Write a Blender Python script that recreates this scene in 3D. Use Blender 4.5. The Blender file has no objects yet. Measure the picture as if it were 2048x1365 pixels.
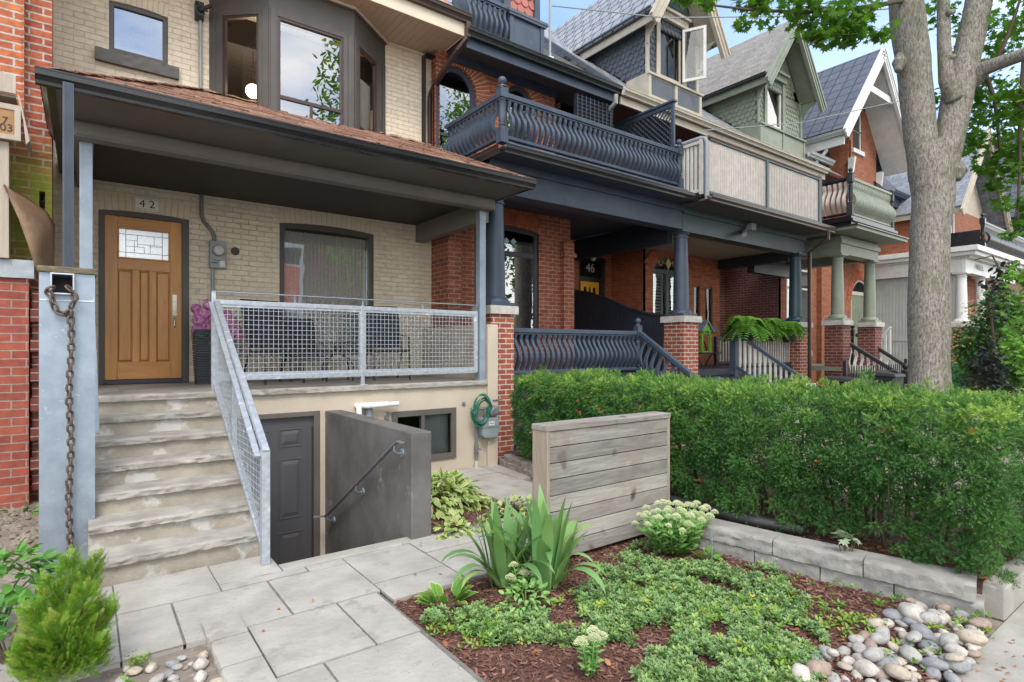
import bpy, math, random
import numpy as np
from mathutils import Vector, Matrix, noise as mnoise
random.seed(4); RNG = np.random.default_rng(7)
scn = bpy.context.scene
# ---------------------------------------------------------------- camera, light, exposure
FPX, YAW, CAMH, HOR = 1142.0, math.radians(36.8), 1.65, 697.0
cam_d = bpy.data.cameras.new('camera'); cam = bpy.data.objects.new('camera', cam_d)
scn.collection.objects.link(cam); scn.camera = cam
cam_d.sensor_width = 36; cam_d.lens = FPX / 2048 * 36; cam_d.shift_y = 14.5 / 2048
cam_d.clip_start = 0.05; cam_d.clip_end = 2000
cam.location = (0, 0, CAMH); cam.rotation_euler = (math.radians(90), 0, -YAW)
SUN_EL, SUN_AZ = math.radians(52), math.radians(205)      # azimuth clockwise from +Y
world = bpy.data.worlds.new('World'); scn.world = world; world.use_nodes = True
wn = world.node_tree.nodes; wl = world.node_tree.links; wn.clear()
w_out = wn.new('ShaderNodeOutputWorld'); w_bg = wn.new('ShaderNodeBackground')
w_sky = wn.new('ShaderNodeTexSky'); w_sky.sky_type = 'NISHITA'; w_sky.sun_disc = False
w_sky.sun_elevation = SUN_EL; w_sky.sun_rotation = SUN_AZ; w_sky.air_density = 1.0; w_sky.dust_density = 0.6; w_sky.ozone_density = 1.4
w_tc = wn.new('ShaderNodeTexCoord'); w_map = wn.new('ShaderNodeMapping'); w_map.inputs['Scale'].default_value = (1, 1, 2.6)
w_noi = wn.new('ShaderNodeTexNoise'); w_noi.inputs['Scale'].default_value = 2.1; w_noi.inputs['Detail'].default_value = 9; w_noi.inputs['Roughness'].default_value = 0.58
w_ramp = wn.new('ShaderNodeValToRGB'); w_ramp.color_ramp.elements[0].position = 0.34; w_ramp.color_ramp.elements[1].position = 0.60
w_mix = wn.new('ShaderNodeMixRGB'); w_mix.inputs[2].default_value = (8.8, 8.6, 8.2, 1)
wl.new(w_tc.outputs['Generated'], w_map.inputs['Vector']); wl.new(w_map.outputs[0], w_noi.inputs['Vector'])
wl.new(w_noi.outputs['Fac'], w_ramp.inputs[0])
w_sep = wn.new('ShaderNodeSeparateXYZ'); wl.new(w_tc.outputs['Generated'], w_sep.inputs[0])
# unseen clouds added behind the street (-Y) to light the porches, thin over roofs
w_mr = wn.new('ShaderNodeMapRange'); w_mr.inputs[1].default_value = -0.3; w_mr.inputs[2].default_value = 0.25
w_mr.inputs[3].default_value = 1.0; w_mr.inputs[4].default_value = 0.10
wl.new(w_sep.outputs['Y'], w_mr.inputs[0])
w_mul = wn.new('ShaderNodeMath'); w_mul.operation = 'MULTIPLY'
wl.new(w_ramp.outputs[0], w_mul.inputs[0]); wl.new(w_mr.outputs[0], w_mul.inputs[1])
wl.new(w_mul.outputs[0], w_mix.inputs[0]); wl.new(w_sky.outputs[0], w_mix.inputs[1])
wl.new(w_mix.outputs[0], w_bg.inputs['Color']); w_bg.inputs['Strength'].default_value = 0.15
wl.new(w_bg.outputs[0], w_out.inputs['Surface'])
sun_d = bpy.data.lights.new('sun', 'SUN'); sun = bpy.data.objects.new('sun', sun_d); scn.collection.objects.link(sun)
sun_d.energy = 0.95; sun_d.angle = math.radians(16); sun_d.color = (1.0, 0.94, 0.86)
sdir = Vector((math.sin(SUN_AZ) * math.cos(SUN_EL), math.cos(SUN_AZ) * math.cos(SUN_EL), math.sin(SUN_EL)))
sun.rotation_euler = sdir.to_track_quat('Z', 'Y').to_euler(); sun.location = (0, -10, 20)
vs = scn.view_settings; vs.view_transform = 'Standard'; vs.look = 'None'; vs.gamma = 1; vs.exposure = 1.33
scn.cycles.max_bounces = 7; scn.cycles.diffuse_bounces = 5; scn.cycles.transparent_max_bounces = 12

# ---------------------------------------------------------------- helpers
S_, C_ = math.sin(YAW), math.cos(YAW)
def at(u, v, Y=None, X=None, Z=None):
    """the point of the real plane Y=, X= or Z= that the photograph shows at (u, v)"""
    k = u - 1024; d = (S_ * FPX + C_ * k, C_ * FPX - S_ * k, HOR - v)
    t = Y / d[1] if Y is not None else X / d[0] if X is not None else (Z - CAMH) / d[2]
    return Vector((d[0] * t, d[1] * t, CAMH + d[2] * t))
def ax(u, Y): return at(u, 697, Y=Y).x
def az(u, v, Y): return at(u, v, Y=Y).z
def link(o): scn.collection.objects.link(o); return o
def tag(o, label=None, cat=None, group=None, kind=None):
    for k, val in (('label', label), ('category', cat), ('group', group), ('kind', kind)):
        if val: o[k] = val
    return o
def thing(name, label, cat, loc=(0, 0, 0), group=None, rz=0):
    o = link(bpy.data.objects.new(name, None)); o.location = loc; o.rotation_euler = (0, 0, rz); o.empty_display_size = 0.2
    return tag(o, label, cat, group)
def rootloc(p):
    while p.parent: p = p.parent
    return Vector(p.location)
def copy_tree(o, parent=None):
    c = o.copy(); link(c)
    if parent: c.parent = parent
    for ch in list(o.children): copy_tree(ch, c)
    return c
class MB:
    def __init__(s): s.v = []; s.f = []; s.m = []
    def add(s, vs, fs, mi=0):
        n = len(s.v); s.v += [tuple(p) for p in vs]; s.f += [[i + n for i in f] for f in fs]; s.m += [mi] * len(fs); return s
    def box(s, x0, x1, y0, y1, z0, z1, mi=0):
        return s.add([(x, y, z) for z in (z0, z1) for y in (y0, y1) for x in (x0, x1)],
                     [(0, 2, 3, 1), (4, 5, 7, 6), (0, 1, 5, 4), (2, 6, 7, 3), (0, 4, 6, 2), (1, 3, 7, 5)], mi)
    def beam(s, p, q, w, h, mi=0, up=(0, 0, 1)):
        p, q = Vector(p), Vector(q); d = (q - p).normalized(); upv = Vector(up)
        if abs(d.dot(upv)) > .98: upv = Vector((0, 1, 0))
        a = d.cross(upv).normalized() * w / 2; b = a.cross(d).normalized() * h / 2
        vs = [e + i * a + j * b for e in (p, q) for j in (-1, 1) for i in (-1, 1)]
        return s.add(vs, [(0, 1, 3, 2), (4, 6, 7, 5), (0, 4, 5, 1), (2, 3, 7, 6), (0, 2, 6, 4), (1, 5, 7, 3)], mi)
    def tube(s, pts, r, n=8, mi=0, closed=False):
        pts = [Vector(p) for p in pts]; m = len(pts); rs = r if isinstance(r, (list, tuple)) else [r] * m
        T = [(pts[(i + 1) % m if closed else min(i + 1, m - 1)] - pts[(i - 1) % m if closed else max(i - 1, 0)]).normalized() for i in range(m)]
        u = T[0].orthogonal().normalized(); vs = []
        for i in range(m):
            u = (u - T[i] * u.dot(T[i])).normalized(); w = T[i].cross(u)
            vs += [pts[i] + rs[i] * (math.cos(2 * math.pi * k / n) * u + math.sin(2 * math.pi * k / n) * w) for k in range(n)]
        fs = [(i * n + k, i * n + (k + 1) % n, ((i + 1) % m) * n + (k + 1) % n, ((i + 1) % m) * n + k) for i in range(m if closed else m - 1) for k in range(n)]
        if not closed: fs += [tuple(range(n))[::-1], tuple(range((m - 1) * n, m * n))]
        return s.add(vs, fs, mi)
    def lathe(s, c, prof, n=20, mi=0):
        c = Vector(c); vs = [c + Vector((r * math.cos(2 * math.pi * k / n), r * math.sin(2 * math.pi * k / n), z)) for r, z in prof for k in range(n)]
        fs = [(i * n + k, i * n + (k + 1) % n, (i + 1) * n + (k + 1) % n, (i + 1) * n + k) for i in range(len(prof) - 1) for k in range(n)]
        fs += [tuple(range(n))[::-1], tuple(range((len(prof) - 1) * n, len(prof) * n))]
        return s.add(vs, fs, mi)
    def prism(s, poly, vec, mi=0):
        poly = [Vector(p) for p in poly]; vec = Vector(vec); n = len(poly)
        return s.add(poly + [p + vec for p in poly], [tuple(range(n)), tuple(range(2 * n - 1, n - 1, -1))] + [(i, i + n, (i + 1) % n + n, (i + 1) % n) for i in range(n)], mi)
    def ring(s, outer, inner, vec, mi=0):
        """frame between two outlines of the same count, extruded by vec"""
        o = [Vector(p) for p in outer]; i_ = [Vector(p) for p in inner]; vec = Vector(vec); n = len(o)
        vs = o + i_ + [p + vec for p in o] + [p + vec for p in i_]; fs = []
        for k in range(n):
            j = (k + 1) % n
            fs += [(k, j, n + j, n + k), (2 * n + k, 3 * n + k, 3 * n + j, 2 * n + j), (k, 2 * n + k, 2 * n + j, j), (n + k, n + j, 3 * n + j, 3 * n + k)]
        return s.add(vs, fs, mi)
    def xf(s, M):
        s.v = [tuple(M @ Vector(p)) for p in s.v]; return s
    def join(s, o, M=None):
        vs = [M @ Vector(p) for p in o.v] if M else o.v
        n = len(s.v); s.v += [tuple(p) for p in vs]; s.f += [[i + n for i in f] for f in o.f]; s.m += o.m; return s
    def build(s, name, mats, parent=None, smooth=False, bevel=0, local=False, fix=True):
        me = bpy.data.meshes.new(name); off = Vector((0, 0, 0)) if (parent is None or local) else rootloc(parent)
        me.from_pydata([(p[0] - off.x, p[1] - off.y, p[2] - off.z) for p in s.v], [], s.f)
        for m_ in (mats if isinstance(mats, (list, tuple)) else [mats]): me.materials.append(m_)
        me.polygons.foreach_set('material_index', s.m)
        if fix:
            import bmesh
            bm = bmesh.new(); bm.from_mesh(me); bmesh.ops.recalc_face_normals(bm, faces=bm.faces); bm.to_mesh(me); bm.free()
        if smooth:
            me.polygons.foreach_set('use_smooth', [True] * len(me.polygons))
            if smooth != 2: me.set_sharp_from_angle(angle=math.radians(40))
        me.update()
        o = link(bpy.data.objects.new(name, me))
        if parent: o.parent = parent
        if bevel:
            b = o.modifiers.new('bevel', 'BEVEL'); b.width = bevel; b.segments = 2; b.limit_method = 'ANGLE'; b.angle_limit = math.radians(40)
        return o
def wob(x, s=1.0, seed=0.0): return mnoise.noise(Vector((x * s + seed * 7.13, seed * 3.7, seed)))
def rough_block(L, D, Hh, rough=.02, seed=0, step=.04, chamfer=.012, rows=4):
    """stone block: length x, depth +y, split face at y=0"""
    b = MB(); n = max(3, int(L / step)); ring = []
    prof = [(D, 0), (0, 0)] + [(0, Hh * (i + 1) / (rows + 1)) for i in range(rows)] + [(chamfer * .3, Hh - chamfer * .4), (chamfer * 1.6, Hh), (chamfer * 1.6 + .03, Hh), (D, Hh)]
    for i in range(n + 1):
        x = L * i / n
        for j, (y, z) in enumerate(prof):
            dy = dz = 0
            if 1 <= j <= rows + 2:
                q = Vector((x * 16 + seed * 5.1, z * 34 + seed, seed * 2.3))
                dy = rough * (mnoise.noise(q) + .6 * mnoise.noise(q * 2.3)); dz = rough * .3 * mnoise.noise(q * 1.7 + Vector((9, 0, 0)))
                if j == rows + 2: dy += rough * .8 * max(0, wob(x, 11, seed)); dz = 0
            ring.append((x, y + dy, z + dz))
    m = len(prof); fs = []
    for i in range(n):
        for j in range(m): fs.append((i * m + j, i * m + (j + 1) % m, (i + 1) * m + (j + 1) % m, (i + 1) * m + j))
    fs += [tuple(range(m)), tuple(range(n * m, n * m + m))[::-1]]
    return b.add(ring, fs)
TR = Matrix.Translation
def RZ(a): return Matrix.Rotation(a, 4, 'Z')
# ---- many leaf-sized pieces as one mesh (numpy)
def frames(d, n):
    """rotation matrices with x along d and z near n"""
    d = d / np.linalg.norm(d, axis=1, keepdims=True); y = np.cross(n, d)
    y /= np.maximum(np.linalg.norm(y, axis=1, keepdims=True), 1e-6); z = np.cross(d, y)
    return np.stack([d, y, z], axis=2)
def scatter(name, tmpl, pos, R, sc, mat_, parent=None, rnd=None, smooth=False):
    tv, tf = tmpl[0], tmpl[1]; tv = np.asarray(tv, float); N, k = len(pos), len(tv)
    sc = np.asarray(sc, float); sc = sc[:, None] if sc.ndim == 1 else sc
    V = np.einsum('nij,nkj->nki', R, tv[None] * sc[:, None, :]) + pos[:, None, :]
    if parent is not None: V = V - np.array(rootloc(parent))[None, None]
    ls = np.array([len(f) for f in tf]); idx = np.concatenate([np.array(f) for f in tf])
    idx = (idx[None] + (np.arange(N) * k)[:, None]).ravel(); tot = np.tile(ls, N); st = np.concatenate([[0], np.cumsum(tot)[:-1]])
    me = bpy.data.meshes.new(name); me.vertices.add(N * k); me.vertices.foreach_set('co', V.astype(np.float32).ravel())
    me.loops.add(len(idx)); me.loops.foreach_set('vertex_index', idx.astype(np.int32))
    me.polygons.add(len(tot)); me.polygons.foreach_set('loop_start', st.astype(np.int32)); me.polygons.foreach_set('loop_total', tot.astype(np.int32))
    if smooth: me.polygons.foreach_set('use_smooth', np.ones(len(tot), bool))
    me.materials.append(mat_); me.update(calc_edges=True)
    a = me.attributes.new('rnd', 'FLOAT', 'POINT'); r = RNG.random(N) if rnd is None else rnd
    a.data.foreach_set('value', np.repeat(r, k).astype(np.float32))
    e = me.attributes.new('edge', 'FLOAT', 'POINT'); ev = np.asarray(tmpl[2], float) if len(tmpl) > 2 else np.zeros(k)
    e.data.foreach_set('value', np.tile(ev, N).astype(np.float32))
    o = link(bpy.data.objects.new(name, me))
    if parent: o.parent = parent
    return o
def merge_scatter(name, objs, parent=None):
    """joins a few scattered meshes into the first one"""
    return objs
def unit(n):
    v = RNG.normal(size=(n, 3)); return v / np.linalg.norm(v, axis=1, keepdims=True)
LEAF = ([(0, 0, 0), (.3, .17, .035), (.65, .16, .03), (1, 0, -.06), (.65, -.16, .03), (.3, -.17, .035), (.3, 0, 0), (.65, 0, -.005)],
        [(0, 6, 1), (1, 6, 7, 2), (2, 7, 3), (0, 5, 6), (5, 4, 7, 6), (4, 3, 7)], [0.3, 1, 1, 1, 1, 1, 0, 0])
BROAD = ([(0, 0, 0), (.22, .24, .04), (.55, .27, .04), (.82, .13, -.01), (1, 0, -.1), (.82, -.13, -.01), (.55, -.27, .04), (.22, -.24, .04), (.25, 0, 0), (.6, 0, -.01)],
         [(0, 8, 1), (1, 8, 9, 2), (2, 9, 3), (3, 9, 4), (0, 7, 8), (7, 6, 9, 8), (6, 5, 9), (5, 4, 9)], [0.3, 1, 1, 1, 1, 1, 1, 1, 0, 0])
def _maple():
    a = [(-90, .08), (-60, .30), (-28, .62), (-8, .36), (15, .78), (35, .42), (60, .72), (75, .5), (90, 1.0)]
    pts = [(r * math.sin(math.radians(t)), r * math.cos(math.radians(t))) for t, r in a]     # half outline
    half = [(x + .0, y) for x, y in [(p[0], p[1]) for p in pts]]
    out = [(0, 0, 0)] + [(.05 + .9 * x, .9 * y, .05 * math.sin(5 * y)) for x, y in half]
    n = len(half); out += [(p[0], -p[1], p[2]) for p in out[1:]][:-1]
    # order: centre, left side up to tip, right side
    fs = [(0, i, i + 1) for i in range(1, n)] + [(0, i + 1, i) for i in range(n + 1, 2 * n - 1)] + [(0, n, 2 * n - 1)]
    return (out, fs)
MAPLE = _maple()
def needle_sprig(n=20, L=1.0, seed=1):
    r = random.Random(seed); vs = []; fs = []
    for i in range(n):
        t = .05 + .95 * i / n; a = i * 2.4; x = t * L; ln = (.42 - .2 * t) * r.uniform(.8, 1.15)
        dx, dy, dz = .55 + .3 * t, math.cos(a), math.sin(a) * .8; q = math.sqrt(dx * dx + dy * dy + dz * dz); dx, dy, dz = dx / q * ln, dy / q * ln, dz / q * ln
        w = .045; px, py, pz = 0, -dz, dy; q = math.hypot(py, pz) or 1; py, pz = py / q * w, pz / q * w
        k = len(vs); vs += [(x - w * .6, py * .6, pz * .6), (x + dx * .6 + w, dy * .6 + py, dz * .6 + pz), (x + dx, dy, dz), (x + dx * .5 - w, dy * .5 - py, dz * .5 - pz)]; fs.append((k, k + 1, k + 2, k + 3))
    return (vs, fs, [0.2, .8, 1, .5] * n)
SPRIG = needle_sprig()

# ---------------------------------------------------------------- materials
def nt(name):
    m = bpy.data.materials.new(name); m.use_nodes = True; t = m.node_tree; t.nodes.clear()
    o = t.nodes.new('ShaderNodeOutputMaterial'); b = t.nodes.new('ShaderNodeBsdfPrincipled'); t.links.new(b.outputs[0], o.inputs[0])
    return m, t, b
def N(t, typ, **kw):
    n = t.nodes.new('ShaderNode' + typ)
    for k, v in kw.items():
        if k.startswith('i_'):
            key = k[2:]; key = int(key) if key.isdigit() else key
            n.inputs[key].default_value = v
        else: setattr(n, k, v)
    return n
def rgb(c): return (c[0], c[1], c[2], 1) if len(c) == 3 else c
def noise_n(t, scale, detail=4, rough=.55, vec=None, dist=0):
    n = N(t, 'TexNoise'); n.inputs['Scale'].default_value = scale; n.inputs['Detail'].default_value = detail; n.inputs['Roughness'].default_value = rough; n.inputs['Distortion'].default_value = dist
    if vec is None:
        g = N(t, 'NewGeometry'); vec = g.outputs['Position']
    t.links.new(vec, n.inputs['Vector']); return n
def ramp(t, fac, stops):
    r = N(t, 'ValToRGB'); e = r.color_ramp.elements
    while len(e) < len(stops): e.new(.5)
    for i, (p, c) in enumerate(stops): e[i].position = p; e[i].color = rgb(c)
    t.links.new(fac, r.inputs[0]); return r
def mixc(t, fac, a, b, mode='MIX'):
    m = N(t, 'MixRGB', blend_type=mode)
    for i, v in ((0, fac), (1, a), (2, b)):
        if isinstance(v, (int, float)): m.inputs[i].default_value = v if i == 0 else (v, v, v, 1)
        elif isinstance(v, (tuple, list)): m.inputs[i].default_value = rgb(v)
        else: t.links.new(v, m.inputs[i])
    return m.outputs[0]
def bump(t, b, h, dist=.01, st=.6):
    n = N(t, 'Bump'); n.inputs['Strength'].default_value = st; n.inputs['Distance'].default_value = dist
    t.links.new(h, n.inputs['Height'])
    if b.inputs['Normal'].is_linked: t.links.new(b.inputs['Normal'].links[0].from_socket, n.inputs['Normal'])
    t.links.new(n.outputs[0], b.inputs['Normal'])
def math_n(t, op, a, b=None):
    m = N(t, 'Math', operation=op)
    for i, v in ((0, a), (1, b)):
        if v is None: continue
        if isinstance(v, (int, float)): m.inputs[i].default_value = v
        else: t.links.new(v, m.inputs[i])
    return m.outputs[0]
def face_uv(t):
    """(along the wall, up the slope) in metres from position and face normal"""
    g = N(t, 'NewGeometry'); p = N(t, 'SeparateXYZ'); q = N(t, 'SeparateXYZ'); t.links.new(g.outputs['Position'], p.inputs[0]); t.links.new(g.outputs['True Normal'], q.inputs[0])
    nx, ny, nz = q.outputs; hl = math_n(t, 'SQRT', math_n(t, 'ADD', math_n(t, 'MULTIPLY', nx, nx), math_n(t, 'MULTIPLY', ny, ny)))
    hl = math_n(t, 'MAXIMUM', hl, .05)
    u = math_n(t, 'SUBTRACT', math_n(t, 'MULTIPLY', p.outputs[1], nx), math_n(t, 'MULTIPLY', p.outputs[0], ny)); u = math_n(t, 'DIVIDE', u, hl)
    v = math_n(t, 'DIVIDE', p.outputs[2], hl); c = N(t, 'CombineXYZ'); t.links.new(u, c.inputs[0]); t.links.new(v, c.inputs[1]); return c.outputs[0]
def mat(name, c1, c2=None, rough=.6, scale=6, metal=0, bmp=0, bscale=40, spots=None, spec=.5, coat=0, detail=5):
    m, t, b = nt(name); c2 = c2 or tuple(x * .8 for x in c1)
    n = noise_n(t, scale, detail, .6); col = mixc(t, ramp(t, n.outputs[0], [(.35, (0, 0, 0)), (.65, (1, 1, 1))]).outputs[0], c1, c2)
    if spots:                                        # (colour, scale, threshold) worn or dirty patches
        n2 = noise_n(t, spots[1], 8, .65); col = mixc(t, ramp(t, n2.outputs[0], [(spots[2], (0, 0, 0)), (spots[2] + .06, (1, 1, 1))]).outputs[0], col, spots[0])
    t.links.new(col, b.inputs['Base Color']); b.inputs['Roughness'].default_value = rough; b.inputs['Metallic'].default_value = metal
    b.inputs['Specular IOR Level'].default_value = spec
    if coat: b.inputs['Coat Weight'].default_value = coat
    if bmp: bump(t, b, noise_n(t, bscale, 6, .6).outputs[0], bmp, .8)
    return m
def brick(name, c1, c2, mortar, w=.215, h=.075, ms=.009, var=.5, bm=.008, dirt=None, dark=None, moss=None, rough=.85, soft=.15, offset=.5, gloss=0):
    m, t, b = nt(name); uv = face_uv(t); wv = noise_n(t, 3, 3, .5); wv2 = N(t, 'VectorMath', operation='SCALE'); t.links.new(wv.outputs['Color'], wv2.inputs[0]); wv2.inputs['Scale'].default_value = .012
    ad = N(t, 'VectorMath', operation='ADD'); t.links.new(uv, ad.inputs[0]); t.links.new(wv2.outputs[0], ad.inputs[1])
    br = N(t, 'TexBrick', offset=offset); t.links.new(ad.outputs[0], br.inputs['Vector'])
    for k, v in (('Scale', 1), ('Mortar Size', ms), ('Mortar Smooth', soft), ('Bias', 0), ('Brick Width', w), ('Row Height', h)): br.inputs[k].default_value = v
    br.inputs['Color1'].default_value = rgb(c1); br.inputs['Color2'].default_value = rgb(c2); br.inputs['Mortar'].default_value = rgb(mortar)
    col = br.outputs['Color']; n = noise_n(t, 14, 6, .7); f = ramp(t, n.outputs[0], [(.3, (1 - var,) * 3), (.7, (1.15,) * 3)])
    col = mixc(t, 1, col, f.outputs[0], 'MULTIPLY')
    if dark: col = mixc(t, ramp(t, noise_n(t, dark[1], 6, .6).outputs[0], [(dark[2], (0, 0, 0)), (dark[2] + .15, (1, 1, 1))]).outputs[0], col, dark[0])
    if dirt: col = mixc(t, ramp(t, noise_n(t, dirt[1], 8, .7).outputs[0], [(dirt[2], (0, 0, 0)), (dirt[2] + .05, (1, 1, 1))]).outputs[0], col, dirt[0])
    if moss:                                         # (colour, z low, z high, scale): a band of growth on the wall
        g = N(t, 'NewGeometry'); s = N(t, 'SeparateXYZ'); t.links.new(g.outputs['Position'], s.inputs[0])
        zz = N(t, 'MapRange'); zz.inputs[1].default_value = moss[1]; zz.inputs[2].default_value = moss[2]; zz.inputs[3].default_value = 1; zz.inputs[4].default_value = 0; t.links.new(s.outputs[2], zz.inputs[0])
        lo = N(t, 'MapRange'); lo.inputs[1].default_value = moss[4]; lo.inputs[2].default_value = moss[4] + .35; t.links.new(s.outputs[2], lo.inputs[0])
        fx = math_n(t, 'MULTIPLY', math_n(t, 'MULTIPLY', zz.outputs[0], lo.outputs[0]), ramp(t, noise_n(t, moss[3], 6, .7).outputs[0], [(.3, (.25,) * 3), (.6, (1,) * 3)]).outputs[0])
        col = mixc(t, fx, col, moss[0])
    t.links.new(col, b.inputs['Base Color']); b.inputs['Roughness'].default_value = rough
    hh = math_n(t, 'SUBTRACT', math_n(t, 'MULTIPLY', noise_n(t, 30, 5, .6).outputs[0], .5), br.outputs['Fac']); bump(t, b, hh, bm, 1)
    return m
def wood(name, c1, c2, axis='Z', scale=9, rough=.55, bmp=.002, knots=None, dirt=None, stretch=.08):
    m, t, b = nt(name); g = N(t, 'NewGeometry'); mp = N(t, 'Mapping'); s = [1, 1, 1]; s['XYZ'.index(axis)] = stretch
    mp.inputs['Scale'].default_value = s; t.links.new(g.outputs['Position'], mp.inputs['Vector'])
    n = noise_n(t, scale, 8, .65, mp.outputs[0], .6); n2 = noise_n(t, scale * 9, 5, .7, mp.outputs[0])
    f = mixc(t, .4, n.outputs[0], n2.outputs[0]); col = ramp(t, f, [(.32, c2), (.62, c1)]).outputs[0]
    if knots: col = mixc(t, ramp(t, noise_n(t, 5, 2, .3).outputs[0], [(.68, (0, 0, 0)), (.76, (1, 1, 1))]).outputs[0], col, knots)
    if dirt: col = mixc(t, ramp(t, noise_n(t, 2.2, 7, .7).outputs[0], [(.48, (0, 0, 0)), (.7, (1, 1, 1))]).outputs[0], col, dirt)
    t.links.new(col, b.inputs['Base Color']); b.inputs['Roughness'].default_value = rough; bump(t, b, f, bmp, 1); return m
def leafmat(name, c1, c2, c3=None, edge=None, rough=.5, trans=.25, eth=.55):
    m, t, b = nt(name); a = N(t, 'Attribute', attribute_name='rnd'); st = [(0, c1), (.75, c2)] + ([(1, c3)] if c3 else [])
    col = ramp(t, a.outputs['Fac'], st).outputs[0]; col = mixc(t, mixc(t, .5, .0, noise_n(t, 2.5, 3).outputs[0]), col, tuple(x * .55 for x in c1))
    if edge:
        e = N(t, 'Attribute', attribute_name='edge'); col = mixc(t, ramp(t, e.outputs['Fac'], [(eth, (0, 0, 0)), (eth + .15, (1, 1, 1))]).outputs[0], col, edge)
    t.links.new(col, b.inputs['Base Color']); b.inputs['Roughness'].default_value = rough; b.inputs['Specular IOR Level'].default_value = .35
    tr = N(t, 'BsdfTranslucent'); t.links.new(mixc(t, 1, col, (1.3, 1.35, .6), 'MULTIPLY'), tr.inputs['Color']); mx = N(t, 'MixShader'); mx.inputs[0].default_value = trans
    o = [n for n in t.nodes if n.type == 'OUTPUT_MATERIAL'][0]; t.links.new(b.outputs[0], mx.inputs[1]); t.links.new(tr.outputs[0], mx.inputs[2]); t.links.new(mx.outputs[0], o.inputs[0])
    return m
def glass(name, tint=(.75, .8, .82), refl=1.0, base=.25, rough=.0, see=1.0):
    m, t, b = nt(name); t.nodes.remove(b); o = [n for n in t.nodes if n.type == 'OUTPUT_MATERIAL'][0]
    tr = N(t, 'BsdfTransparent'); tr.inputs[0].default_value = rgb(tint); gl = N(t, 'BsdfGlossy'); gl.inputs['Roughness'].default_value = rough; gl.inputs['Color'].default_value = (refl,) * 3 + (1,)
    fr = N(t, 'Fresnel'); fr.inputs[0].default_value = 1.5; f2 = N(t, 'MapRange'); f2.inputs[3].default_value = base; f2.inputs[4].default_value = 1; t.links.new(fr.outputs[0], f2.inputs[0])
    nn = noise_n(t, 1.3, 2, .5); bp = N(t, 'Bump'); bp.inputs['Strength'].default_value = .25; bp.inputs['Distance'].default_value = .01; t.links.new(nn.outputs[0], bp.inputs['Height']); t.links.new(bp.outputs[0], gl.inputs['Normal'])
    mx = N(t, 'MixShader'); t.links.new(f2.outputs[0], mx.inputs[0]); t.links.new(tr.outputs[0], mx.inputs[1]); t.links.new(gl.outputs[0], mx.inputs[2]); t.links.new(mx.outputs[0], o.inputs[0]); return m
M = {}
M['brick_cream'] = brick('cream painted brick', (.66, .57, .44), (.61, .525, .40), (.585, .50, .38), w=.205, h=.072, ms=.004, var=.12, bm=.007, soft=.6, dirt=((.46, .385, .28), 2.2, .64))
M['brick_red'] = brick('red brick', (.38, .105, .045), (.25, .06, .028), (.42, .33, .27), var=.5, ms=.0065, dark=((.12, .035, .02), 1.2, .58))
M['brick_bright'] = brick('bright red brick', (.42, .12, .045), (.30, .075, .03), (.33, .2, .13), var=.4, ms=.005)
M['brick_orange'] = brick('orange brick', (.40, .135, .06), (.29, .085, .04), (.20, .12, .085), var=.4, ms=.008)
M['brick_old'] = brick('old orange brick', (.42, .11, .045), (.26, .05, .03), (.45, .36, .3), var=.5, ms=.010, bm=.014, dark=((.1, .035, .025), 4, .6), moss=((.2, .24, .02), 3.25, 3.75, 5, 2.35))
M['brick_pier'] = brick('smooth red brick', (.33, .08, .048), (.25, .055, .036), (.30, .22, .18), var=.3, ms=.007, h=.078)
M['brick_pale'] = brick('pier brick', (.36, .09, .045), (.26, .06, .035), (.52, .46, .40), var=.35, ms=.009)
M['brick_dark'] = brick('dark pier brick', (.20, .045, .03), (.13, .03, .022), (.3, .25, .22), var=.5, ms=.007, dirt=((.4, .34, .3), 3, .66))
M['stucco'] = mat('tan stucco', (.50, .43, .345), (.43, .365, .285), .9, 1.6, bmp=.003, bscale=90, spots=((.42, .40, .37), .9, .66))
M['stucco_step'] = mat('peeling stucco risers', (.38, .34, .28), (.27, .24, .195), .9, 3.5, bmp=.006, bscale=50, spots=((.46, .45, .425), 2.4, .545))
M['slab'] = mat('grey sandstone slab', (.37, .35, .31), (.24, .225, .2), .85, 5, bmp=.006, bscale=60, spots=((.2, .19, .17), 3.5, .62))
M['cap'] = mat('limestone cap', (.50, .48, .44), (.36, .345, .31), .85, 8, bmp=.008, bscale=45)
M['bluecap'] = mat('bluestone cap', (.36, .40, .43), (.27, .30, .33), .85, 6, bmp=.006, bscale=50)
M['paving'] = mat('textured paving slab', (.39, .375, .34), (.30, .285, .255), .85, 3.2, bmp=.008, bscale=30, spots=((.29, .27, .235), 4, .57), detail=12)
M['conc'] = mat('worn concrete', (.36, .345, .31), (.27, .255, .225), .9, 4, bmp=.004, bscale=70)
M['darkconc'] = mat('charcoal painted concrete', (.155, .146, .14), (.088, .082, .08), .65, 2.0, bmp=.004, bscale=18, spots=((.24, .215, .19), 4.6, .63), detail=9)
M['retain'] = mat('grey retaining stone', (.33, .32, .295), (.23, .22, .20), .9, 6, bmp=.008, bscale=35)
M['edgestone'] = mat('small brown edging block', (.30, .27, .235), (.19, .17, .15), .9, 9, bmp=.008, bscale=50)
M['galv'] = mat('galvanised steel', (.31, .365, .43), (.24, .285, .34), .45, 7, metal=.45, bmp=.0006, bscale=60, spots=((.37, .42, .48), 14, .62))
M['galvfl'] = mat('spangled galvanised steel', (.50, .54, .59), (.36, .40, .45), .38, 22, metal=.5, spots=((.66, .68, .70), 9, .6))
M['brown'] = mat('dark taupe paint', (.078, .068, .060), (.062, .055, .050), .5, 3, bmp=.0008, bscale=25)
M['brown2'] = mat('taupe fascia paint', (.115, .100, .089), (.094, .083, .074), .5, 3)
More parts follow.
